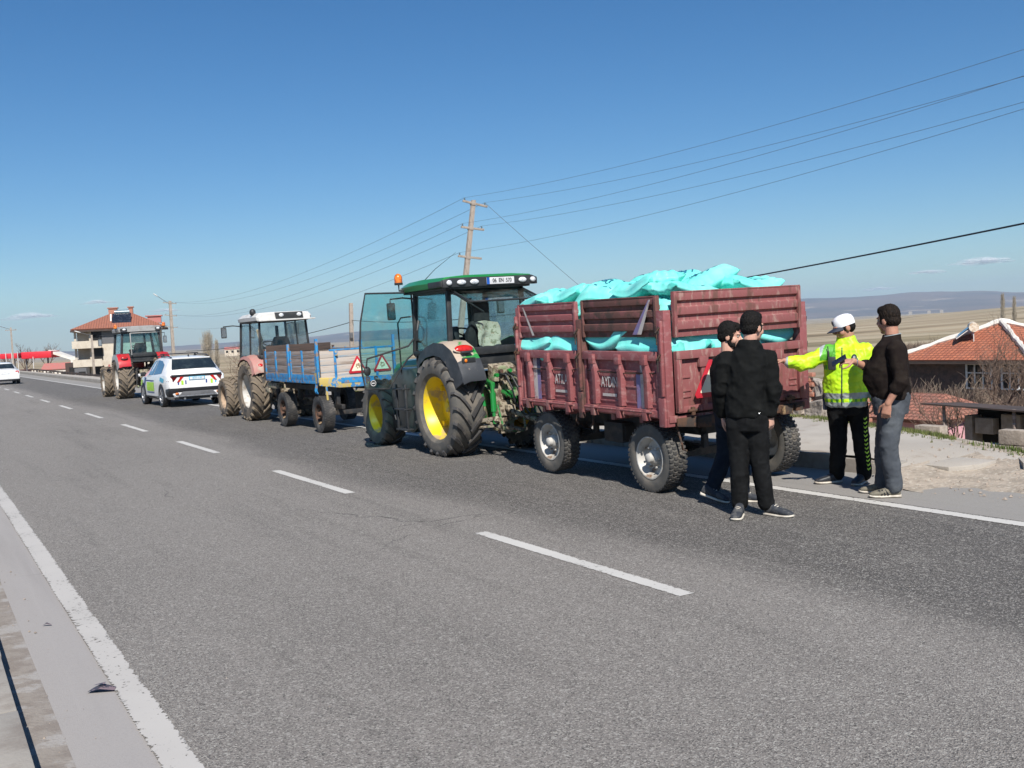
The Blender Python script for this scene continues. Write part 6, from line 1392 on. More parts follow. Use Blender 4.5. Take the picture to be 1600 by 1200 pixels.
# --- shed of blocks with dark mouth and plank roof
sh = thing('shed', (18.2, 7.6, -2.0), 'low grey block shed with dark open front and sagging plank roof at the right edge', 'shed', rz=radians(-3))
b = B(); b.box(0, 1.1, 0, .18, 0, 1.55); b.box(0, 1.1, 5.6, 5.78, 0, 1.5); b.box(.92, 1.1, .2, 5.6, 0, 1.6); b.box(0, .18, .2, 1.9, 0, 1.50); b.box(0, .18, 2.7, 3.6, 0, 1.3); b.build('wall', 'block', sh, split=True)
b = B(); b.box(.3, .34, 0, 5.7, 0, 1.62); b.build('interior_shade_sheet', 'void', sh)  # black sheet standing in for the shade inside the shed
b = B(); b.loft([[(-.45, -.2, 1.60), (1.1, -.2, 1.52), (1.1, -.2, 1.56), (-.45, -.2, 1.635)], [(-.45, 3.1, 1.62), (1.1, 3.1, 1.54), (1.1, 3.1, 1.58), (-.45, 3.1, 1.655)]]); b.build('roof', 'wood_dark', sh)
b = B(); b.loft([[(-.5, 3.0, 1.66), (.7, 3.0, 1.60), (.7, 3.0, 1.63), (-.5, 3.0, 1.69)], [(-.55, 6.4, 1.74), (.7, 6.4, 1.66), (.7, 6.4, 1.69), (-.55, 6.4, 1.77)]]); b.build('roof', 'wood_dark', sh)
b = B(); rough_block(b, -.2, 1.2, -.1, 3.0, 1.62, 1.80, .09, 13); b.build('roof_rubble', 'roof_rubble', sh)
for y, z in ((3.1, 1.5), (4.3, 1.5), (5.9, 1.45)): b = B(); b.tube([(-.4, y, -.2), (-.4, y+.05, 1.72)], .035, 7); b.build('post', 'wood_old', sh, smooth=True)
for k in range(6):
    b = B(); b.tube([(-.62, .2+k*.5, 1.56), (1.0, .2+k*.5, 1.50)], .035, 8); b.build('beam', 'wood_old', sh, smooth=True)
for k, (y, z) in enumerate(((3.9, .9), (4.5, .95), (5.1, .85), (4.1, .5))): b = B(); b.box(-.02, .16, y, y+.42, z+.3, z+.62); b.build('block', 'block', sh, bevel=.01)
# block wall at the edge of the pavement
bw = thing('block_wall', (12.6, 6.2, -.76), 'low wall of loose grey concrete blocks beyond the grass at the right edge', 'wall', rz=radians(4))
zt = [4, 4, 5, 4, 4, 3, 3, 4, 3]
for c_ in range(8):
    for r_ in range(5):
        if r_ < zt[c_]: b = B(); o_ = .21*(r_ % 2); b.box(0, .19, c_*.42+o_, c_*.42+o_+.405, r_*.205, r_*.205+.195); b.build('block', 'block', bw, bevel=.012)
# rubble wall left of the policeman
rw2 = thing('rubble_wall', (14.1, 12.1, -.4), 'ruined wall of rubble with red brick corner behind the policeman', 'wall', rz=radians(3))
b = B(); rough_block(b, 0, .45, .30, 1.5, -.3, .92, .12, 1); rough_block(b, 0, .4, 1.5, 3.4, -.3, .62, .09, 2); b.build('rubble', 'rubble', rw2)
for k in range(8): b = B(); b.box(-.05, .30, .10+.03*(k % 2), .34, .0+k*.09, .0+k*.09+.075); b.build('brick', 'brick_red', rw2, bevel=.01)
for k in range(7): b = B(); b.box(-.05, .05, 1.1+.06*(k % 2), 1.5, .45+k*.09, .45+k*.09+.075); b.build('brick', 'brick_red', rw2, bevel=.01)
for k, (y, x) in enumerate(((2.2, -.3), (1.7, -.25), (.5, -.4), (1.1, -.35))):
    b = B(); rough_block(b, -.15, .15, -.2, .2, -.1, .16, .06, k+5); o = b.build('rubble_stone', 'rubble' if k != 1 else 'brick_red'); o.location = (14.1+x-.2, 12.1+y, .05); tag(o, ('loose grey rubble lump under the rear of the maroon trailer', 'broken reddish masonry lump at the foot of the rubble wall', 'rubble stone beside the policeman\'s legs', 'small rubble stone in front of the brick corner')[k], 'stone')

# --- three-storey house with red hip roof on the left
def far_house():
    D = 160.; 
    def at(px, d): a = math.atan((px-800)/1600)+radians(30.4); return d*sin(a), d*cos(a)
    ox, oy = at(142, D); ro = radians(-14)
    T = thing('house', (ox, oy, -2.4), 'pale three-storey house with red hipped roof, balconies and roof-top solar panel', 'house', rz=ro)
    Wd, Dp, H = 9.6, 10.0, 7.35
    b = B(); b.box(0, Wd, 0, Dp, -1, H); b.build('wall', 'plaster', T)
    b = B(); b.box(-1.75, 0, 1.4, 6, -1, H-.4); b.build('recessed_wall', 'plaster', T)
    b = B(); b.box(1.7, 9.0, -.03, .0, 5.1, H-.05); b.build('storey_shade_sheet', 'grille', T)  # grey sheet that paints shade onto the top storey under the eaves
    e = .9; z = H; c = [(-2.3, -e, z), (Wd+e, -e, z), (Wd+e, Dp+e, z), (-2.7, Dp+e, z)]; r1 = (3.7, Dp/2, z+2.6); r2 = (4.9, Dp/2, z+2.6)
    rf = roof_slopes('roof', [[c[0], c[1], r2, r1], [c[1], c[2], r2], [c[2], c[3], r1, r2], [c[3], c[0], r1]], 'roof_tile_far', T, .2)
    b = B(); b.box(-2.35, Wd+e+.05, -e-.05, Dp+e+.05, z-.42, z-.2); b.build('eaves_board', 'wood_dark', T)
    for k, (z0, z1) in enumerate(((.1, 2.0), (2.75, 4.5), (5.1, 7.0))):
        opening(T, 'window', .35, 1.75, z0, z1, 0, -1, None, 'void')
    opening(T, 'window', 6.0, 7.5, 2.4, 4.3, 0, -1, None, 'brick_red')
    for z0 in (1.9, 4.55):
        b = B(); b.box(-2.2, 0, -.2, 4.6, z0, z0+.18); b.box(-2.2, -2.05, -.2, 4.6, z0+.18, z0+1.1); b.box(-2.2, 1.7, -1.25, -1.1, z0+.0, z0+1.05); b.box(-2.2, 1.7, -1.2, 0, z0-.0, z0+.16); b.build('balcony', 'plaster', T, split=True)
    b = B(); b.box(-2.0, -1.7, 0, .3, -1, H-.4); b.build('column', 'plaster', T)
    b = B(); b.tube([(3.4, -.15, -1), (3.4, -.15, 3.2)], .13, 6); b.build('downpipe', 'wood_old', T)
    b = B(); b.box(7.8, 11.8, -.12, 0, 5.05, 5.5); b.build('snow_white_band', 'plaster_white', T) if 0 else b.b.free()
    for x, w_, h_ in ((2.5, 1.2, .35), (5.3, .6, .4)): b = B(); b.box(x, x+w_, 4.4, 5.6, z+2.0, z+2.6+h_); b.box(x-.15, x+w_+.15, 4.25, 5.75, z+2.6+h_, z+2.75+h_); b.build('chimney', 'brick_red', rf)
    b = B(); b.box(8.0, 9.9, 2.8, 4.4, z+.5, z+1.5); b.box(7.7, 10.1, 2.6, 4.6, z+1.5, z+1.65); b.build('dormer', 'sheet_red', rf)
    sp = thing('solar_heater', T.matrix_world @ Vector((0, 0, 0)), 'dark solar panel with its tank on the red roof of the three-storey house', 'solar heater', rz=ro); sp.location = (ox, oy, -2.9)
    b = B(); b.loft([[(3.2, .8, z+1.1), (5.8, .8, z+1.1), (5.8, 2.2, z+2.5), (3.2, 2.2, z+2.5)], [(3.2, .7, z+1.2), (5.8, .7, z+1.2), (5.8, 2.1, z+2.6), (3.2, 2.1, z+2.6)]]); b.build('panel', 'solar', sp)
    b = B(); b.tube([(3.5, 2.3, z+2.8), (5.6, 2.3, z+2.8)], .3, 12); b.build('tank', 'insulator', sp, smooth=True, ang=40)
    b = B(); b.bar((3.0, 1.0, z+.6), (3.0, 2.1, z+2.5), .2); b.build('rack', 'roof_white', sp)
    return at
at = far_house()
# petrol station and odds and ends far left
gx_, gy_ = at(45, 184)
ps = thing('petrol_station', (gx_, gy_, -3.1), 'distant petrol station with long red canopy at the left of the photo', 'petrol station', rz=radians(-22))
b = B(); b.box(-4.0, -1.35, -1, 4, 4.25, 5.1); b.box(-.75, 3.9, -1, 4, 4.1, 5.2); b.build('canopy', 'sign_red_bright', ps, bevel=.15, split=True)
b = B(); b.loft([[(3.2, 0, 4.9), (8.3, 0, 2.9), (8.3, 0, 3.15), (3.2, 0, 5.35)], [(3.2, 4, 4.9), (8.3, 4, 2.9), (8.3, 4, 3.15), (3.2, 4, 5.35)]]); b.build('sloping_roof', 'plaster_white', ps)
text('lettering', 'PETROL', .75, face_M((-2.7, -1.03, 4.65), (1, 0, 0), (0, 0, 1)), 'plate_white', ps, .02, .85) if 0 else None
for x in (-3.6, -2.2, -.4, 2.9): b = B(); b.box(x, x+.18, 0, .18, -.5, 4.2); b.build('column', 'grille', ps)
for x in (-2.9, -2.0, -1.1, 1.2): b = B(); b.tube([(x, -1.5, -.5), (x, -1.5, 5.3 if x < 1 else 4.4)], .05, 6); b.build('flagpole', 'plate_white', ps, smooth=True)
b = B(); b.box(-4.4, -2.2, 3, 8, 0, 2.2); b.build('kiosk', 'plaster_white', ps)
b = B(); b.box(-4.5, -2.1, 2.9, 8, 1.4, 2.3); b.build('kiosk_sign', 'sheet_red', ps)
def hut(px, d, w_, dep, h, mw, mr_, lb, z=-2.4, rz=-20, name='building', cat='building', rh=.9):
    x, y = at(px, d); T = thing(name, (x, y, z), lb, cat, rz=radians(rz))
    b = B(); b.box(0, w_, 0, dep, -.5, h); b.build('wall', mw, T)
    if mr_: roof_slopes('roof', [[(-.2, -.2, h), (w_+.2, -.2, h), (w_+.2, dep/2, h+rh), (-.2, dep/2, h+rh)], [(w_+.2, dep+.2, h), (-.2, dep+.2, h), (-.2, dep/2, h+rh), (w_+.2, dep/2, h+rh)]], mr_, T, .1)
    for k in range(max(1, int(w_/2.2))): opening(T, 'window', .5+k*2.1, 1.4+k*2.1, h*.35, h*.75, 0, -1, None, 'void')
    return T
hut(66, 170, 6.4, 4, 1.7, 'plaster_white', 'sheet_red', 'long low white building with faded red roof right of the petrol station')
hut(102, 160, 2.6, 4, 2.6, 'wood_dark', None, 'dark boxy building with light post beside the three-storey house')
hut(116, 150, 1.5, 2, 1.9, 'grille', None, 'small grey container in front of the three-storey house')
hut(48, 150, .7, .7, 1.9, 'plaster_white', None, 'small white booth under the petrol station canopy')
hut(34, 140, 1.2, 1, 1.5, 'rubble', None, 'small rubble hut near the white car, left of the white booth')
hut(111, 165, .8, .3, 3.4, 'plaster_white', None, 'small white advertising board left of the three-storey house')
hut(352, 420, 7, 6, 2.2, 'plaster', 'sheet_red', 'far low house right of the police car roof')
# striped marker post
mx_, my_ = 9.9, 63.0
mp_ = thing('marker_post', (mx_, my_, pav_z(mx_, my_)), 'short red and white marker post on the pavement before the three-storey house', 'post')
b = B(); b.lathe([(0, .09), (.06, .085), (.5, .07), (.5, .001)], axis='z', n=14); b.build('lower_post', 'plate_white', mp_, smooth=True, ang=40)
b = B(); b.lathe([(.5, .07), (.75, .06), (.78, .001)], axis='z', n=14); b.build('upper_post', 'sheet_red', mp_, smooth=True, ang=40)
# low fence line along the sandy shoulder
fn_ = thing('fence', (9.9, 60, 0), 'low dark rail fence along the outer edge of the far pavement on the left', 'fence')
b = B(); b.bar((0, 0, .16), (.6, 55, .2), .06, .12); b.build('rail', 'wood_dark', fn_)
for k in range(19): b = B(); b.box(-.05+.03*k/1., .05+.03*k, k*3, k*3+.1, -.6, .26); b.build('post', 'wood_dark', fn_)
# specks of a village on the far slope
for k, (az, r_, lb) in enumerate(((50.9, 2600, 'tiny pale farm building on the far slope, leftmost of the distant row'), (51.7, 2700, 'tiny pale farm building, second in the distant row under the hills'), (52.6, 2750, 'tiny pale farm building, third in the distant row under the hills'), (53.2, 2700, 'tiny pale farm building, last of the distant row under the hills'))):
    T = thing('farm_building', (r_*sin(radians(az)), r_*cos(radians(az)), -4), lb, 'building', rz=radians(-az)); b = B(); b.box(-4, 4, 0, 4, -14, 2.6); b.build('wall', 'concrete', T)

# ============================================================ TREES AND SHRUBS
def twigs(b, p, d, L, r, lev, rng, spread=.55, up=.15, nseg=3, kids=3):
    pts = [p]; q = Vector(p); dd = Vector(d).normalized()
    for k in range(nseg):
        dd = (dd+Vector((rng.uniform(-1, 1), rng.uniform(-1, 1), rng.uniform(-.6, .8)))*.22+Vector((0, 0, up*.3))).normalized(); q = q+dd*L/nseg; pts.append(q)
    b.tube(pts, [r*(1-.55*t/nseg) for t in range(nseg+1)], 5 if lev > 2 else 3, lev > 2)
    if lev <= 0: return
    for k in range(kids):
        t = rng.uniform(.35, 1); i = min(nseg-1, int(t*nseg)); s = Vector(pts[i]).lerp(pts[i+1], t*nseg-i)
        nd = (dd+Vector((rng.uniform(-1, 1), rng.uniform(-1, 1), rng.uniform(-.4, .9)))*spread*1.3).normalized()
        twigs(b, s, nd, L*rng.uniform(.55, .8), r*.58, lev-1, rng, spread, up, nseg, kids)
def bare_tree(x, y, z, h, lb, seed, m='twig', levels=5, kids=3, r=None, spread=.6, trunk=.35, lean=(0, 0), name='bare_tree', cat='tree', group=None, tm='bark'):
    rng = random.Random(seed); T = thing(name, (x, y, z), lb, cat, group); r = r or h*.028
    b = B(); top = Vector((lean[0], lean[1], h*trunk)); b.tube([(0, 0, -.2), top*.5+Vector((.02, 0, 0)), top], [r*1.25, r*1.05, r*.85], 8); b.build('trunk', tm, T, smooth=True)
    b = B()
    for k in range(5):
        a = k*1.26+rng.random(); twigs(b, top*rng.uniform(.75, 1), (cos(a)*spread, sin(a)*spread, 1), h*rng.uniform(.26, .36), r*.62, levels-1, rng, spread, .15, 3, kids)
    b.build('crown', m, T); return T
def shrub(x, y, z, w_, h, lb, seed, n=60, m='twig', name='bare_shrub', group=None, lev=2):
    rng = random.Random(seed); T = thing(name, (x, y, z), lb, 'shrub', group); b = B()
    for k in range(n):
        a = rng.uniform(0, 6.28); q = rng.random()**.5*w_*.32
        twigs(b, Vector((cos(a)*q, sin(a)*q, -.1)), (cos(a)*.55, sin(a)*.55, 1), h*rng.uniform(.4, .6), .016+.007*h, lev, rng, .6, .2, 3, 3)
    b.build('branches', m, T); return T
bare_tree(26.4, 17.9, -2.6, 3.5, 'bare dark tree whose branches cross the white windows of the orange-roofed house', 3, 'twig', 6, 3, .055, .75, .33)
bare_tree(25.0, 16.0, -2.6, 3.3, 'bare dark tree at the right edge in front of the orange-roofed house', 8, 'twig', 6, 3, .05, .75, .33)
bare_tree(19.6, 14.6, -2.3, 2.7, 'bare pinkish bush-like tree in front of the pink house wall', 5, 'twig', 5, 3, .04, .7, .25)
for k, (x, y, w_, h, lb) in enumerate(((27.5, 22.3, 2.6, 2.1, 'pale thicket of bare stems left of the orange-roofed house windows'), (29.0, 21.4, 2.4, 2.0, 'bare brushwood in front of the orange-roofed house, beside the pale thicket'), (26.5, 20.0, 2.6, 1.5, 'low tangle of bare twigs above the pink house roof'), (27.0, 17.2, 2.6, 1.3, 'dark tangled brush behind the block shed'), (23.0, 12.9, 2.2, 1.25, 'dark brush over the shed roof at the right edge'), (30.5, 19.6, 3.0, 1.6, 'brown brush under the white windows of the orange-roofed house'), (25.0, 15.2, 3.0, 1.7, 'tangled brown brush between the shed roof and the pink house'), (22.0, 11.0, 3.0, 1.7, 'tangled brown brush rising over the right part of the shed roof'), (28.0, 15.6, 3.2, 1.9, 'dense brown brush behind the shed below the white windows'))):
    shrub(x, y, -2.6 if k < 2 else (-1.9 if k in (2, 4) else -2.4), w_, h, lb, 20+k, 95, 'twig_pale' if k < 2 else 'twig')
for k, (px, d, h, lb) in enumerate(((1425, 118, 2.6, 'brown hedge of bare bushes on the field edge left of the orange roof'), (1450, 112, 2.8, 'brown bare bushes on the field edge touching the orange roof'), (1476, 108, 3.3, 'taller brown bare bushes on the field edge above the orange roof'), (1398, 124, 2.2, 'low brown bushes on the field edge beside the standing man'))):
    x, y = at(px, d); shrub(x, y, gz(x, y)-.4, 5.0, h*.75, lb, 40+k, 90, 'twig')
def poplar(px, d, h, w_, lb, seed, n=1, m='poplar'):
    x, y = at(px, d); rng = random.Random(seed); T = thing('poplar', (x, y, gz(x, y)-.3), lb, 'tree', 'bare poplars')
    b = B(); b.tube([(0, 0, 0), (.05*w_, 0, h*.5), (0, 0, h)], [h*.02, h*.012, h*.002], 6); b.build('trunk', 'bark', T, smooth=True); b = B()
    for k in range(260):
        t = rng.uniform(.08, .97); a = rng.uniform(0, 6.28); p = Vector((0, 0, h*t)); L = w_*.5*(1-abs(t-.35)**1.4)*rng.uniform(.7, 1.5)
        q = p+Vector((cos(a)*L*.55, sin(a)*L*.55, L*1.5)); b.tube([p, p.lerp(q, .5)+Vector((cos(a)*L*.12, sin(a)*L*.12, 0)), q], [.035*h/8, .025*h/8, .012*h/8], 3, False)
        for _ in range(3):
            s = p.lerp(q, rng.uniform(.3, 1)); b.tube([s, s+Vector((rng.uniform(-.3, .3), rng.uniform(-.3, .3), rng.uniform(.5, 1)))*w_*.3], .012*h/8, 3, False)
    b.build('crown', m, T)
poplar(326, 205, 6.8, 3.6, 'pale bare poplar, left and broader of the pair beyond the police car', 2); poplar(340, 210, 6.3, 1.5, 'pale bare poplar, right and thinner of the pair beyond the police car', 4)
poplar(1568, 330, 9.5, 2.2, 'bare poplar standing above the peak of the orange roof', 6); poplar(1586, 350, 8.5, 2.2, 'bare poplar at the right edge behind the orange roof', 7)
for px, d, h, lb, sd_ in ((40, 200, 7.2, 'round bare tree behind the left part of the red canopy', 31), (76, 205, 7.0, 'round bare tree behind the right end of the red canopy', 33), (16, 230, 5.5, 'low bare tree at the far left behind the white car', 35), (404, 60, 5.2, 'bare tree seen through the cab of the white-roofed tractor', 37)):
    x, y = at(px, d); bare_tree(x, y, gz(x, y)-.3, h, lb, sd_, 'twig', 5 if d > 100 else 6, 3, h*.02, .8, .3)
# evergreen at the right edge behind the roof
x, y = 45.5, 27.0; T = thing('evergreen_tree', (x, y, -3.2), 'scraggy dark evergreen tree at the right edge behind the orange roof', 'tree'); rng = random.Random(5)
b = B(); b.tube([(0, 0, 0), (0, 0, 4.6)], [.1, .03], 7); b.build('trunk', 'bark', T, smooth=True); b = B()
for k in range(2600):
    t = rng.random()**.8; z = 1.0+4.0*t; rr = (1.5-1.1*t)*rng.random()**.5*(1+.35*sin(z*5+rng.random())); a = rng.uniform(0, 6.28); c = Vector((cos(a)*rr, sin(a)*rr, z)); s = rng.uniform(.05, .12)
    u = Vector((rng.uniform(-1, 1), rng.uniform(-1, 1), rng.uniform(-1, 1))).normalized(); v = u.orthogonal().normalized(); b.poly([c-u*s, c+v*s*.5, c+u*s, c-v*s*.5])
b.build('crown', 'conifer', T)
# broken masonry chunk near the roof's right side
T = thing('ruined_wall', (43.2, 26.2, -2.8), 'pale broken wall behind the peak of the orange roof at the right edge', 'wall'); b = B(); rough_block(b, 0, .5, -1.5, 1.4, 0, 3.6, .12, 9); b.build('masonry', 'plaster', T)

# ============================================================ PEOPLE
def basis(d, up=(0, 0, 1)):
    f = Vector(d).normalized(); s = f.cross(Vector(up)).normalized(); u = s.cross(f).normalized(); return f, s, u
def limb(b, pts, rs, n=14, squash=None):
    """tapering limb through joints, rounded at each end; extra points keep muscles full between joints"""
    P = [Vector(p) for p in pts]; out = []; rr = []
    for i in range(len(P)-1):
        for k in range(6): t = k/6; out.append(P[i].lerp(P[i+1], t)); e = t*t*(3-2*t); rr.append(rs[i]+(rs[i+1]-rs[i])*e)
    out.append(P[-1]); rr.append(rs[-1]); b.tube(out, rr, n)
    for p, r in ((P[0], rs[0]), (P[-1], rs[-1])): b.ell(p, (r, r, r), n, 8)
    for i in range(1, len(P)-1): b.ell(P[i], (rs[i],)*3, n, 8)
def torso(b, rings, F, n=24):
    F = Vector((F[0], F[1], 0)).normalized(); Sd = Vector((F.y, -F.x, 0)); R = []
    for (x, y, z, a, d) in rings:
        R.append([Vector((x, y, z))+Sd*a*math.copysign(abs(cos(t))**.85, cos(t))+F*d*math.copysign(abs(sin(t))**.85, sin(t)) for t in [2*pi*k/n for k in range(n)]])
    b.loft(R)
def head_parts(b, c, d, up, neckb, k=1.):
    f, s, u = basis(d, up); c = Vector(c); M = Matrix((s, f, u)).transposed()
    def E(off, r): b.ell(c+(s*off[0]+f*off[1]+u*off[2])*k, tuple(q*k for q in r), 20, 14, M)
    E((0, -.010, .032), (.076, .094, .092)); E((0, .026, -.040), (.060, .068, .076)); E((0, .064, -.096), (.027, .024, .020))
    E((0, .080, .026), (.052, .020, .013)); E((0, .082, -.062), (.026, .016, .012)); E((0, .070, -.03), (.042, .024, .03))
    for q in (-1, 1): E((q*.077, -.010, -.012), (.010, .023, .032)); E((q*.052, .045, -.035), (.018, .03, .03))
    b.tube([c+(f*.088+u*.018)*k, c+(f*.104-u*.008)*k, c+(f*.116-u*.026)*k], [.009*k, .011*k, .015*k], 10); E((.011, .100, -.032), (.010, .012, .008)); E((-.011, .100, -.032), (.010, .012, .008))
    b.tube([c-f*.022*k-u*.05*k, Vector(neckb)+Vector((0, 0, .02)), Vector(neckb)-Vector((0, 0, .05))], [.056*k, .058*k, .075*k], 16)
    return c, f, s, u
def hand(b, w, d, n, curl=.35, thumb=1, curls=None, k=1.):
    """w wrist, d along the hand, n out of the back of the hand"""
    d = Vector(d).normalized(); n = Vector(n); n = (n-d*n.dot(d)).normalized(); s = d.cross(n)*thumb; w = Vector(w)
    R = []
    for t, a, e in ((-.02, .027, .021), (.02, .032, .019), (.055, .040, .017), (.088, .041, .015), (.098, .036, .011)):
        R.append([w+(d*t+s*a*cos(q)+n*e*sin(q))*k for q in [2*pi*i/14 for i in range(14)]])
    b.loft(R)
    for i, (o, L) in enumerate(((.031, .070), (.0105, .078), (-.0105, .073), (-.031, .058))):
        c_ = curls[i] if curls else curl*(1+.12*i); p = w+(d*.088+s*o)*k; a = .15*c_; pts = [p-d*.02*k, p]
        dd = d+s*(o*2.2)
        for seg, fr in enumerate((.42, .32, .26)):
            a += c_*(.9 if seg else .6); v = (dd.normalized()*cos(a)-n*sin(a)); p = p+v*L*fr*k; pts.append(p)
        b.tube(pts, [.0095*k, .0098*k, .0088*k, .008*k, .0066*k], 10); b.ell(pts[-1], (.0066*k,)*3, 8, 6)
    p = w+(d*.018+s*.030)*k; v = (d*.62+s*.70-n*.35).normalized(); p2 = p+v*.040*k; v2 = (d*.88+s*.25-n*.4).normalized(); p3 = p2+v2*.034*k; p4 = p3+(d*.95-n*.3).normalized()*.025*k
    b.tube([p-v*.01, p, p2, p3, p4], [.014*k, .0135*k, .0112*k, .010*k, .0078*k], 10); b.ell(p4, (.0078*k,)*3, 8, 6)
def shoe(par, heel, dirv, m, up=(0, 0, 1), L=.275, k=1., pitch=0.):
    """heel on the ground, toe along dirv"""
    f = Vector((dirv[0], dirv[1], 0)).normalized(); s = Vector((f.y, -f.x, 0)); u = Vector((0, 0, 1)); h = Vector(heel)
    f2 = (f*cos(pitch)-u*sin(pitch)); u2 = (u*cos(pitch)+f*sin(pitch))
    def ring(t, w, z0, z1, n=16): return [h+f2*(t*L)+s*w*math.copysign(abs(cos(q))**.8, cos(q))+u2*(z0+(z1-z0)*(.5+.5*math.copysign(abs(sin(q))**.75, sin(q)))) for q in [2*pi*i/n for i in range(n)]]
    b = B(); b.loft([ring(.0, .020, .028, .075), ring(.04, .034, .02, .105), ring(.16, .039, .018, .125), ring(.30, .040, .018, .115), ring(.45, .043, .018, .092), ring(.62, .048, .018, .078), ring(.80, .047, .018, .065), ring(.93, .036, .018, .052), ring(1.0, .014, .022, .036)])
    o = b.build('shoe', m, par, smooth=True, ang=70)
    b = B(); b.loft([ring(-.02, .022, 0, .03), ring(.03, .038, 0, .032), ring(.3, .041, .002, .028), ring(.62, .051, 0, .026), ring(.82, .050, .002, .027), ring(.97, .036, .008, .03), ring(1.02, .012, .014, .03)]); b.build('sole', 'sole', o, smooth=True, ang=60)
    b = B()
    for t in (.40, .47, .54): b.tube([h+f2*(t*L)-s*.022+u2*(.108-.15*(t-.3)), h+f2*((t+.02)*L)+u2*(.118-.16*(t-.3)), h+f2*(t*L)+s*.022+u2*(.108-.15*(t-.3))], .0045, 5)
    b.build('laces', 'sole' if m != 'shoe_black' else 'shoe_black', o, smooth=True)
    return o
def cloth(name, b, m, par, vox=.009, amp=.006, freq=11, st=(1, 1, .5), seed=0, it=4, extra=None):
    me = remesh(b, vox, it); crumple(me, amp*.62, freq*.7, (st[0], st[1], st[2]*.62), seed)
    if extra: crumple(me, extra[0]*.5, extra[1]*.7, (extra[2][0], extra[2][1], extra[2][2]*.8), seed+3)
    return link(name, me, par, m)
def hair(par, c, f, s, u, m, back=True, fringe=.03, k=1., side=.045, seed=0, cap=False):
    M = Matrix((s, f, u)).transposed(); b = B()
    def E(off, r): b.ell(c+(s*off[0]+f*off[1]+u*off[2])*k, tuple(q*k for q in r), 20, 14, M)
    if not cap:
        E((0, -.020, .046), (.083, .092, .094)); E((0, .030, .098), (.056, .056, .03)); E((0, .055, .082), (.05, .03, .024+fringe*.3))
    E((0, -.048, -.005), (.074, .060, .060))
    for q in (-1, 1): E((q*.060, -.012, .012), (.0215, .05, side)); E((q*.066, .022, .0), (.012, .014, .034))
    me = remesh(b, .0045, 2); crumple(me, .0030, 80, (1, 1, .45), seed)
    return link('hair', me, par, m)
def eyes(par, c, f, s, u, k=1.):
    for q in (-1, 1):
        b = B(); p = c+(s*q*.030+f*.079+u*.004)*k; b.ell(p, (.0105*k,)*3, 12, 8); e = b.build('eye', 'eye_white', par, smooth=True)
        b = B(); b.ell(p+f*.0065*k, (.0062*k,)*3, 10, 6); b.build('iris', 'hair', e, smooth=True)
def shade_regions(o, fn):
    for p in o.data.polygons: p.material_index = fn(p.center)

# ---- traffic policeman
pc = thing('person', (8.03, 7.13, -.004), 'policeman in fluorescent yellow jacket and white cap pointing at the trailer', 'person', 'men talking behind the trailer', rz=-radians(48.4))
F = (-.42, -.90); hc = (.0, -.01, 1.565); nb = (.02, 0, 1.40)
b = B(); torso(b, [(.0, .0, .74, .13, .10), (.0, .0, .86, .165, .115), (.01, 0, 1.0, .150, .105), (.01, 0, 1.2, .165, .105), (.01, 0, 1.32, .125, .08), (.02, 0, 1.40, .065, .06)], F)
hd = head_parts(b, hc, (-.90, -.30, -.30), (-.25, 0, 1), nb, 1.04)
aL = [(-.17, -.03, 1.345), (-.39, -.155, 1.225), (-.575, -.25, 1.265)]; aR = [(.20, -.03, 1.34), (.285, .0, 1.08), (.265, -.08, .85)]
limb(b, aL, [.052, .042, .029]); limb(b, aR, [.052, .042, .029])
hand(b, aL[2], (-.93, -.22, .08), (.0, .15, 1), .5, -1, curls=(.08, .70, .9, 1.0)); hand(b, aR[2], (-.05, -.12, -1), (.9, -.3, 0), .45, 1)
lL = [(-.085, .02, .82), (-.08, .0, .46), (-.115, .05, .09)]; lR = [(.10, 0, .82), (.12, -.04, .46), (.145, .02, .09)]
limb(b, lL, [.085, .058, .042]); limb(b, lR, [.085, .058, .042])
body = link('body', remesh(b, .0052, 3), pc, 'skin')
eyes(body, *hd, 1.04); hair(pc, *hd, 'hair', cap=True, k=1.03, seed=1)
b = B(); torso(b, [(.0, 0, .70, .155, .125), (.0, .0, .84, .185, .14), (0, 0, .90, .175, .13)], F)
limb(b, [(-.088, .02, .80), (-.085, -.005, .46), (-.115, .045, .10)], [.104, .080, .074], 18); limb(b, [(.102, 0, .80), (.125, -.04, .46), (.147, .02, .10)], [.104, .080, .074], 18)
tro = cloth('trousers', b, 'black_trousers', pc, .009, .007, 9, (1, 1, 1.6), 3, extra=(.004, 26, (1, 1, 1.3)))
b = B(); torso(b, [(.0, .0, .785, .192, .150), (.0, 0, .83, .200, .158), (.0, -.01, .93, .215, .170), (.0, -.01, 1.1, .215, .168), (.0, 0, 1.25, .220, .155), (.01, 0, 1.345, .195, .130), (.018, .005, 1.40, .105, .098), (.02, .005, 1.455, .083, .084), (.02, .005, 1.475, .078, .080)], F)
limb(b, [(-.165, -.02, 1.325), (-.39, -.155, 1.225), (-.525, -.225, 1.254)], [.084, .072, .052], 18); limb(b, [(.195, -.02, 1.32), (.285, .0, 1.08), (.268, -.07, .88)], [.086, .074, .060], 18)
jk = cloth('jacket', b, ['hivis', 'hivis_green', 'reflect'], pc, .009, .018, 8, (1, 1, 1.8), 5, extra=(.008, 24, (1, 1, 1.6)))
def reg(c):
    armL = c.x < -.235 and c.z > 1.1; armR = c.x > .235
    if c.z < .83: return 2
    if armL and c.x < -.535: return 2
    if armR and c.z < .93: return 2 if c.z > .90 else 1
    if .865 < c.z < .925 and not armR: return 2
    if .83 <= c.z <= .865: return 1 if int(c.x*40) % 2 else 0
    if c.x < -.09 and c.z > 1.25 and c.x > -.24: return 1 if (c.x+.24)+(1.42-c.z)*.4 > .06 else 2
    if c.x < -.17 and c.z < 1.2 and c.x > -.22 and c.z > 1.16: return 1
    return 0
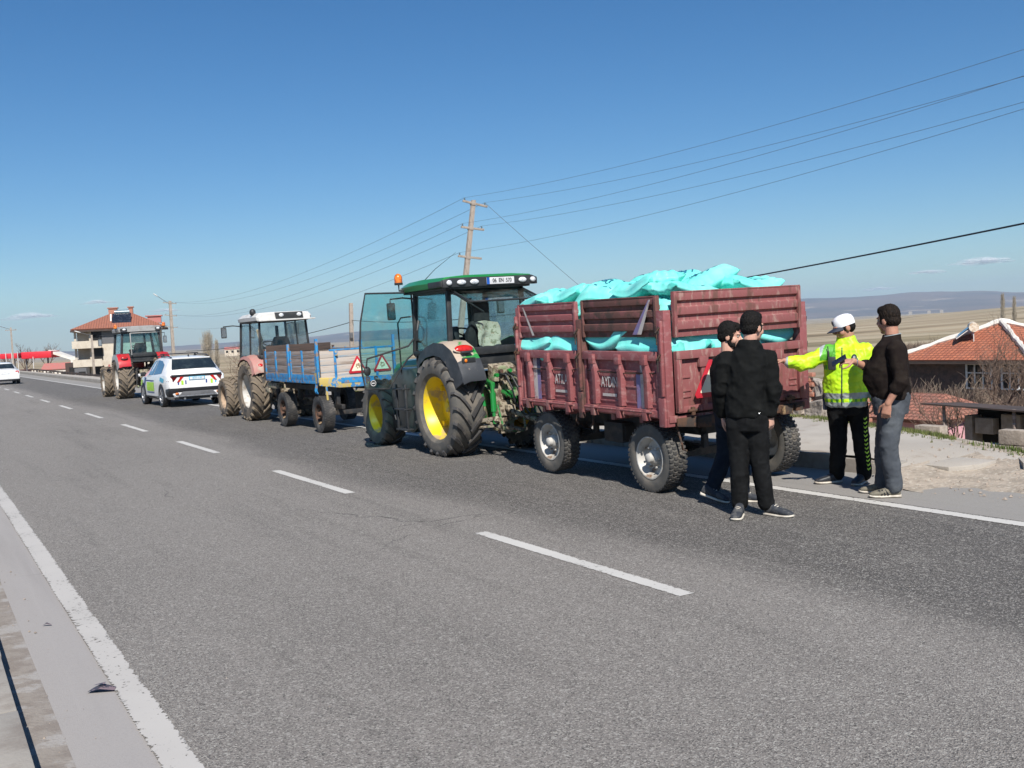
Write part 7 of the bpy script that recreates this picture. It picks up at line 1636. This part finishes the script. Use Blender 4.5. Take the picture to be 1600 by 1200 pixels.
shade_regions(jk, reg)
Fv = Vector((F[0], F[1], 0)).normalized(); Sv = Vector((-Fv.y, Fv.x, 0)) * 1.0
def on_front(o, x, z):
    """point on the jacket's camera side at local x, z"""
    ok, p, n, i = o.ray_cast(Vector((x, -2, z)), Vector((0, 1, 0))); return (p, n) if ok else (Vector((x, -.16, z)), Vector((0, -1, 0)))
pts = [on_front(jk, -.045+.02*((z-.8)/.6), z)[0]+Vector((0, -.004, 0)) for z in [.80+.03*k for k in range(20)]]
b = B(); b.tube(pts, .0055, 6); b.build('zip', 'cap_navy', jk, smooth=True)
p, n = on_front(jk, -.125, 1.22); b = B(); b.cbox(p+Vector((0, -.018, 0)), (.075, .045, .13)); b.cbox(p+Vector((-.03, -.02, .09)), (.02, .025, .07)); rd_ = b.build('radio', 'black_plastic', pc, bevel=.01)
b = B(); b.tube([p+Vector((-.03, -.02, .1)), p+Vector((-.035, -.02, .17))], .005, 6); b.build('radio_antenna', 'black_plastic', rd_, smooth=True)
p, n = on_front(jk, .085, 1.27); ax = Vector((1, 0, 0)); b = B()
q0 = Matrix.Translation(p+Vector((0, -.006, 0)))
b.prism([(p.x+.026*sin(t)*(.8 if cos(t) < 0 else 1), p.z+.034*cos(t)) for t in [2*pi*k/20 for k in range(20)]], 'y', p.y-.010, p.y+.01); em = b.build('badge', 'cap_navy', jk)
b = B(); b.prism([(p.x+.012*sin(t), p.z+.004+.014*cos(t)) for t in [2*pi*k/12 for k in range(12)]], 'y', p.y-.0125, p.y-.009); b.build('badge_star', 'reflect', em)
b = B(); b.cbox((-.195, .04, .83), (.07, .11, .17)); b.build('holster', 'cap_navy', pc, bevel=.02)
# chevrons down the outside of the trouser leg
b = B()
for k in range(13):
    z = .16+.042*k; x0 = lR[1][0] if z > .46 else lR[2][0]+(lR[1][0]-lR[2][0])*(z-.1)/.36; x = x0+.047
    pp, nn_ = on_front(tro, x, z)
    for sg in (-1, 1):
        a = Vector((x+sg*.020, pp.y-.006+.012*(sg > 0), z+.014)); c_ = Vector((x, pp.y-.010, z-.004)); b.poly([a, c_, c_-Vector((0, 0, .016)), a-Vector((0, 0, .016))])
b.build('chevrons', 'fluoro', tro)
shoe(pc, (-.115+.04, .06, 0), (-.85, -.35), 'shoe_black'); shoe(pc, (.145, .06, 0), (-.35, -.9), 'shoe_black')
c, f, s, u = hd; M = Matrix((s, f, u)).transposed(); b = B(); R = []
for z, a, d in ((.012, .087, .102), (.040, .088, .104), (.072, .086, .102), (.098, .077, .090), (.115, .058, .066), (.125, .03, .035), (.127, .004, .004)):
    R.append([c+s*a*cos(t)*1.04+f*(d*sin(t)-.012)*1.04+u*(z-.012*sin(t)*0)*1.04 for t in [2*pi*k/28 for k in range(28)]])
b.loft(R); cp = b.build('cap', 'cap_white', pc, smooth=True, ang=80)
b = B(); R = []
for i in range(13):
    t = -1+2*i/12; a = t*1.15; base = s*.082*sin(a)+f*(.088*cos(a)-.005); L = .085*(1-t*t)**.5+.004; out = f*L
    R.append([c+base*1.04+u*(.030-.012*t*t), c+(base+out)*1.04+u*(.008-.022*t*t-.0), c+(base+out)*1.04+u*(.002-.022*t*t), c+base*1.04+u*(.022-.012*t*t)])
b.loft(R); b.build('cap_visor', 'cap_navy', cp, smooth=True, ang=50)
b = B(); b.prism([(.024*sin(t)*(1 if cos(t) > 0 else .7), .026*cos(t)) for t in [2*pi*k/16 for k in range(16)]], 'y', 0, .004)
for v in b.b.verts: v.co = c+s*v.co.x+f*(.0935-.25*(v.co.z*.5+.01)*(v.co.z > -.1)*.6+v.co.y)+u*(.075+v.co.z)
b.build('cap_badge', 'cap_navy', cp)

# ---- man in the dark brown polo, phone in hand
mn = thing('person', (7.70, 6.36, -.004), 'stout man in dark brown polo shirt and grey trousers holding a phone, rightmost', 'person', 'men talking behind the trailer', rz=-radians(50.4))
F = (-.95, .25); hc = (.03, .02, 1.625); nb = (.055, 0, 1.47)
b = B(); torso(b, [(.03, .03, .80, .14, .12), (.03, .03, .95, .165, .15), (.01, .02, 1.1, .16, .165), (.03, .02, 1.3, .15, .11), (.045, .01, 1.39, .12, .07), (.055, 0, 1.47, .06, .06)], F)
hd = head_parts(b, hc, (-.80, .60, -.08), (-.05, 0, 1), nb, 1.05)
aN = [(.085, -.160, 1.355), (.125, -.235, 1.09), (.005, -.235, .88)]; aF = [(.03, .18, 1.35), (-.13, .17, 1.17), (-.285, -.02, 1.262)]
limb(b, aN, [.055, .043, .030]); limb(b, aF, [.055, .043, .030])
hand(b, aN[2], (-.22, .0, -1), (-.2, -1, 0), .55, 1, k=1.05); hand(b, aF[2], (-1, -.15, .02), (.0, -.55, .8), .85, -1, curls=(.7, .8, .9, 1.0), k=1.0)
lN = [(.03, -.07, .86), (.0, -.10, .49), (.035, -.06, .09)]; lF = [(.02, .11, .86), (-.04, .12, .49), (-.06, .17, .09)]
limb(b, lN, [.09, .06, .043]); limb(b, lF, [.09, .06, .043])
body = link('body', remesh(b, .0052, 3), mn, 'skin'); eyes(body, *hd, 1.05); hair(mn, *hd, 'hair_brown', k=1.06, seed=2)
b = B(); torso(b, [(.03, .03, .76, .165, .14), (.03, .03, .90, .185, .165), (.03, .03, .97, .178, .16)], F)
limb(b, [(.04, -.06, .84), (.0, -.10, .49), (.038, -.055, .10)], [.112, .084, .074], 18); limb(b, [(.03, .10, .84), (-.04, .12, .49), (-.06, .165, .10)], [.110, .082, .073], 18)
cloth('trousers', b, 'grey_denim', mn, .009, .008, 9, (1, 1, 1.6), 11, extra=(.004, 24, (1, 1, 1.4)))
b = B(); torso(b, [(.035, .03, .90, .178, .155), (.03, .03, .95, .192, .172), (-.005, .02, 1.08, .190, .200), (.0, .02, 1.2, .188, .185), (.03, .02, 1.32, .185, .148), (.045, .01, 1.40, .165, .122), (.054, .0, 1.455, .092, .088), (.056, 0, 1.485, .074, .076), (.056, 0, 1.495, .070, .072)], F)
limb(b, [(.085, -.16, 1.36), (.125, -.235, 1.09), (.085, -.235, 1.01)], [.083, .068, .062], 18); limb(b, [(.03, .18, 1.355), (-.12, .17, 1.17), (-.185, .10, 1.21)], [.083, .066, .056], 18)
sh_ = cloth('shirt', b, ['brown_knit', 'reflect'], mn, .009, .012, 9, (1, 1, 1.5), 13, extra=(.0035, 24, (1, 1, 1.3)))
b = B()
for z, r_ in ((1.487, .078),): b.tube([(.056+r_*1.02*cos(t), r_*1.0*sin(t), z+.012*cos(t)) for t in [2*pi*k/30 for k in range(31)]], .004, 6, False)
b.build('collar_trim', 'reflect', sh_, smooth=True)
w = Vector(aF[2]); b = B(); b.tube([w+Vector((.02, .022, -.005)).normalized()*0+Vector((.035, .028*cos(t)+.02, .034*sin(t)-.012)) for t in [2*pi*k/20 for k in range(21)]], .006, 6, False); b.build('watch', 'chrome', mn, smooth=True)
ph_ = thing('phone', Vector((0, 0, 0)), 'dark phone held out by the man in the brown polo shirt', 'phone'); Mx = Matrix.Translation(mn.location) @ Matrix.Rotation(-radians(50.4), 4, 'Z')
ph_.location = Mx @ (w+Vector((-.125, -.035, .012))); ph_.rotation_euler = (radians(35), radians(-30), -radians(50.4)-radians(10))
b = B(); b.box(-.075, .075, -.038, .038, -.0045, .0045); b.build('case', 'black_plastic', ph_, bevel=.004)
b = B(); b.box(-.070, .070, -.034, .034, .0046, .0052); b.build('screen', 'solar', ph_)
for k_, a_ in enumerate(((.09, -.05, 0), (.0, .17, 0))): shoe(mn, a_, (-.97, -.12 if k_ == 0 else .05), 'shoe_olive')
for k in range(3):
    t = .42+.10*k; b = B(); b.bar((.09-.275*t+.015, -.05-.275*t*-.12*-1-.047, .03), (.09-.275*t-.018, -.05-.275*t*.12-.040, .078), .012, .004, (0, 1, 0)); b.build('shoe_stripe', 'car_black', mn)

# ---- man in black seen from behind
bk = thing('person', (6.225, 6.54, -.004), 'man in black jacket and black trousers seen from behind, at the trailer tailgate', 'person', 'men talking behind the trailer', rz=-radians(43.6))
F = (.42, .90); hc = (.01, .0, 1.625); nb = (-.02, -.02, 1.46)
b = B(); torso(b, [(-.06, 0, .76, .14, .11), (-.06, 0, .9, .16, .12), (-.06, 0, 1.1, .15, .11), (-.055, 0, 1.3, .155, .10), (-.04, 0, 1.39, .115, .07), (-.02, -.01, 1.46, .06, .06)], F)
hd = head_parts(b, hc, (.62, .78, -.05), (0, 0, 1), nb, 1.03)
aL = [(-.20, 0, 1.34), (-.275, .03, 1.09), (-.27, .12, .86)]; aR = [(.110, .0, 1.34), (.160, -.03, 1.11), (.135, .0, .875)]
limb(b, aL, [.052, .042, .03]); limb(b, aR, [.052, .042, .03])
hand(b, aL[2], (.05, .25, -1), (-1, 0, 0), .4, -1); hand(b, aR[2], (.05, .10, -1), (.85, -.5, 0), .5, -1, k=1.05)
lL = [(-.14, 0, .84), (-.145, -.01, .45), (-.15, .0, .09)]; lR = [(.02, 0, .84), (.03, -.02, .45), (.075, -.02, .09)]
limb(b, lL, [.088, .058, .042]); limb(b, lR, [.088, .058, .042])
body = link('body', remesh(b, .0052, 3), bk, 'skin_pale'); eyes(body, *hd, 1.03); hair(bk, *hd, 'hair', k=1.05, seed=4)
b = B(); torso(b, [(-.06, 0, .74, .155, .13), (-.06, 0, .86, .178, .14), (-.06, 0, .95, .17, .13)], F)
limb(b, [(-.14, 0, .82), (-.145, -.01, .45), (-.15, .0, .11)], [.105, .078, .070], 18); limb(b, [(.015, 0, .82), (.03, -.02, .45), (.072, -.02, .11)], [.105, .078, .070], 18)
cloth('trousers', b, 'black_trousers', bk, .009, .007, 9, (1, 1, 1.6), 21, extra=(.004, 26, (1, 1, 1.4)))
b = B(); torso(b, [(-.06, 0, .86, .172, .145), (-.06, 0, .90, .178, .152), (-.06, 0, 1.1, .172, .140), (-.055, 0, 1.27, .190, .140), (-.045, 0, 1.38, .19, .130), (-.025, -.01, 1.44, .115, .10), (-.02, -.015, 1.50, .085, .088), (-.02, -.015, 1.52, .078, .082)], F)
limb(b, [(-.215, 0, 1.35), (-.275, .03, 1.09), (-.27, .12, .89)], [.082, .068, .054], 18); limb(b, [(.125, 0, 1.35), (.155, -.03, 1.11), (.137, -.005, .905)], [.088, .076, .060], 18)
j2 = cloth('jacket', b, 'black_cloth', bk, .009, .016, 9, (1, 1, 1.8), 23, extra=(.005, 22, (1, 1, 1.3)))
b = B()
for cc in ((.02, -.165, .875),): p, n = on_front(j2, cc[0]+.02, .895); b.ell(p+Vector((0, -.004, 0)), (.008, .005, .008), 10, 6)
b.build('stud', 'chrome', j2, smooth=True)
shoe(bk, (-.145, -.04, 0), (.05, -1) if 0 else (-.12, -.60), 'shoe_grey', L=.25); shoe(bk, (.055, .0, 0), (.80, -.50), 'shoe_grey')

# ---- young man mostly hidden behind him
yg = thing('person', (6.465, 7.155, -.004), 'bearded young man in dark clothes mostly hidden behind the man in black', 'person', 'men talking behind the trailer', rz=-radians(41.6))
F = (.80, .55); hc = (.055, .02, 1.55); nb = (.03, .02, 1.385)
b = B(); torso(b, [(.03, .02, .74, .13, .10), (.03, .02, .88, .15, .11), (.03, .02, 1.05, .14, .10), (.03, .02, 1.25, .145, .10), (.03, .02, 1.32, .11, .07), (.03, .02, 1.39, .065, .06)], F)
hd = head_parts(b, hc, (.93, -.10, -.12), (.05, 0, 1), nb, .98)
aL = [(-.02, .18, 1.31), (.0, .24, 1.04), (.12, .20, .84)]; aR = [(.10, -.13, 1.31), (.13, -.16, 1.05), (.24, -.10, .88)]
limb(b, aL, [.048, .04, .028]); limb(b, aR, [.048, .04, .028]); hand(b, aL[2], (.2, 0, -1), (0, 1, 0), .4, -1); hand(b, aR[2], (.3, .1, -1), (0, -1, 0), .4, 1)
lB = [(.0, .06, .80), (-.03, .04, .45), (-.165, .0, .135)]; lF_ = [(.06, -.02, .80), (.12, .05, .44), (.115, .06, .09)]
limb(b, lB, [.082, .055, .04]); limb(b, lF_, [.082, .055, .04])
body = link('body', remesh(b, .0052, 3), yg, 'skin_pale'); eyes(body, *hd, .98); hr = hair(yg, *hd, 'hair', k=1.03, fringe=.06, seed=6)
c, f, s, u = hd; M = Matrix((s, f, u)).transposed(); b = B()
for off, r in (((0, .062, -.098), (.034, .030, .024)), ((.040, .030, -.075), (.020, .036, .026)), ((-.040, .030, -.075), (.020, .036, .026)), ((.056, .008, -.045), (.010, .02, .034)), ((-.056, .008, -.045), (.010, .02, .034)), ((0, .094, -.050), (.022, .007, .006))):
    b.ell(c+s*off[0]+f*off[1]+u*off[2], r, 14, 10, M)
me = remesh(b, .004, 2); crumple(me, .002, 90, (1, 1, 1), 8); link('beard', me, yg, 'hair')
b = B(); torso(b, [(.03, .02, .72, .145, .12), (.03, .02, .84, .165, .13), (.03, .02, .9, .16, .12)], F)
limb(b, [(.0, .06, .78), (-.03, .04, .45), (-.155, .0, .15)], [.10, .076, .068], 18); limb(b, [(.06, -.02, .78), (.12, .05, .44), (.115, .06, .11)], [.10, .076, .068], 18)
cloth('trousers', b, 'navy_trousers', yg, .009, .007, 9, (1, 1, 1.6), 31, extra=(.004, 26, (1, 1, 1.4)))
b = B(); torso(b, [(.03, .02, .84, .172, .14), (.03, .02, 1.05, .175, .14), (.03, .02, 1.25, .19, .145), (.03, .02, 1.33, .165, .115), (.03, .02, 1.385, .08, .078)], F)
limb(b, [(-.02, .17, 1.29), (.0, .24, 1.04), (.11, .20, .87)], [.078, .066, .052], 18); limb(b, [(.10, -.12, 1.29), (.13, -.16, 1.05), (.23, -.105, .90)], [.078, .066, .052], 18)
cloth('sweater', b, 'black_cloth', yg, .009, .008, 8, (1, 1, 1.6), 33, extra=(.004, 24, (1, 1, 1.3)))
shoe(yg, (-.265, -.01, .085), (.93, -.25), 'shoe_grey', pitch=.30, L=.27); shoe(yg, (.06, .06, 0), (.9, -.2), 'shoe_grey', L=.27)
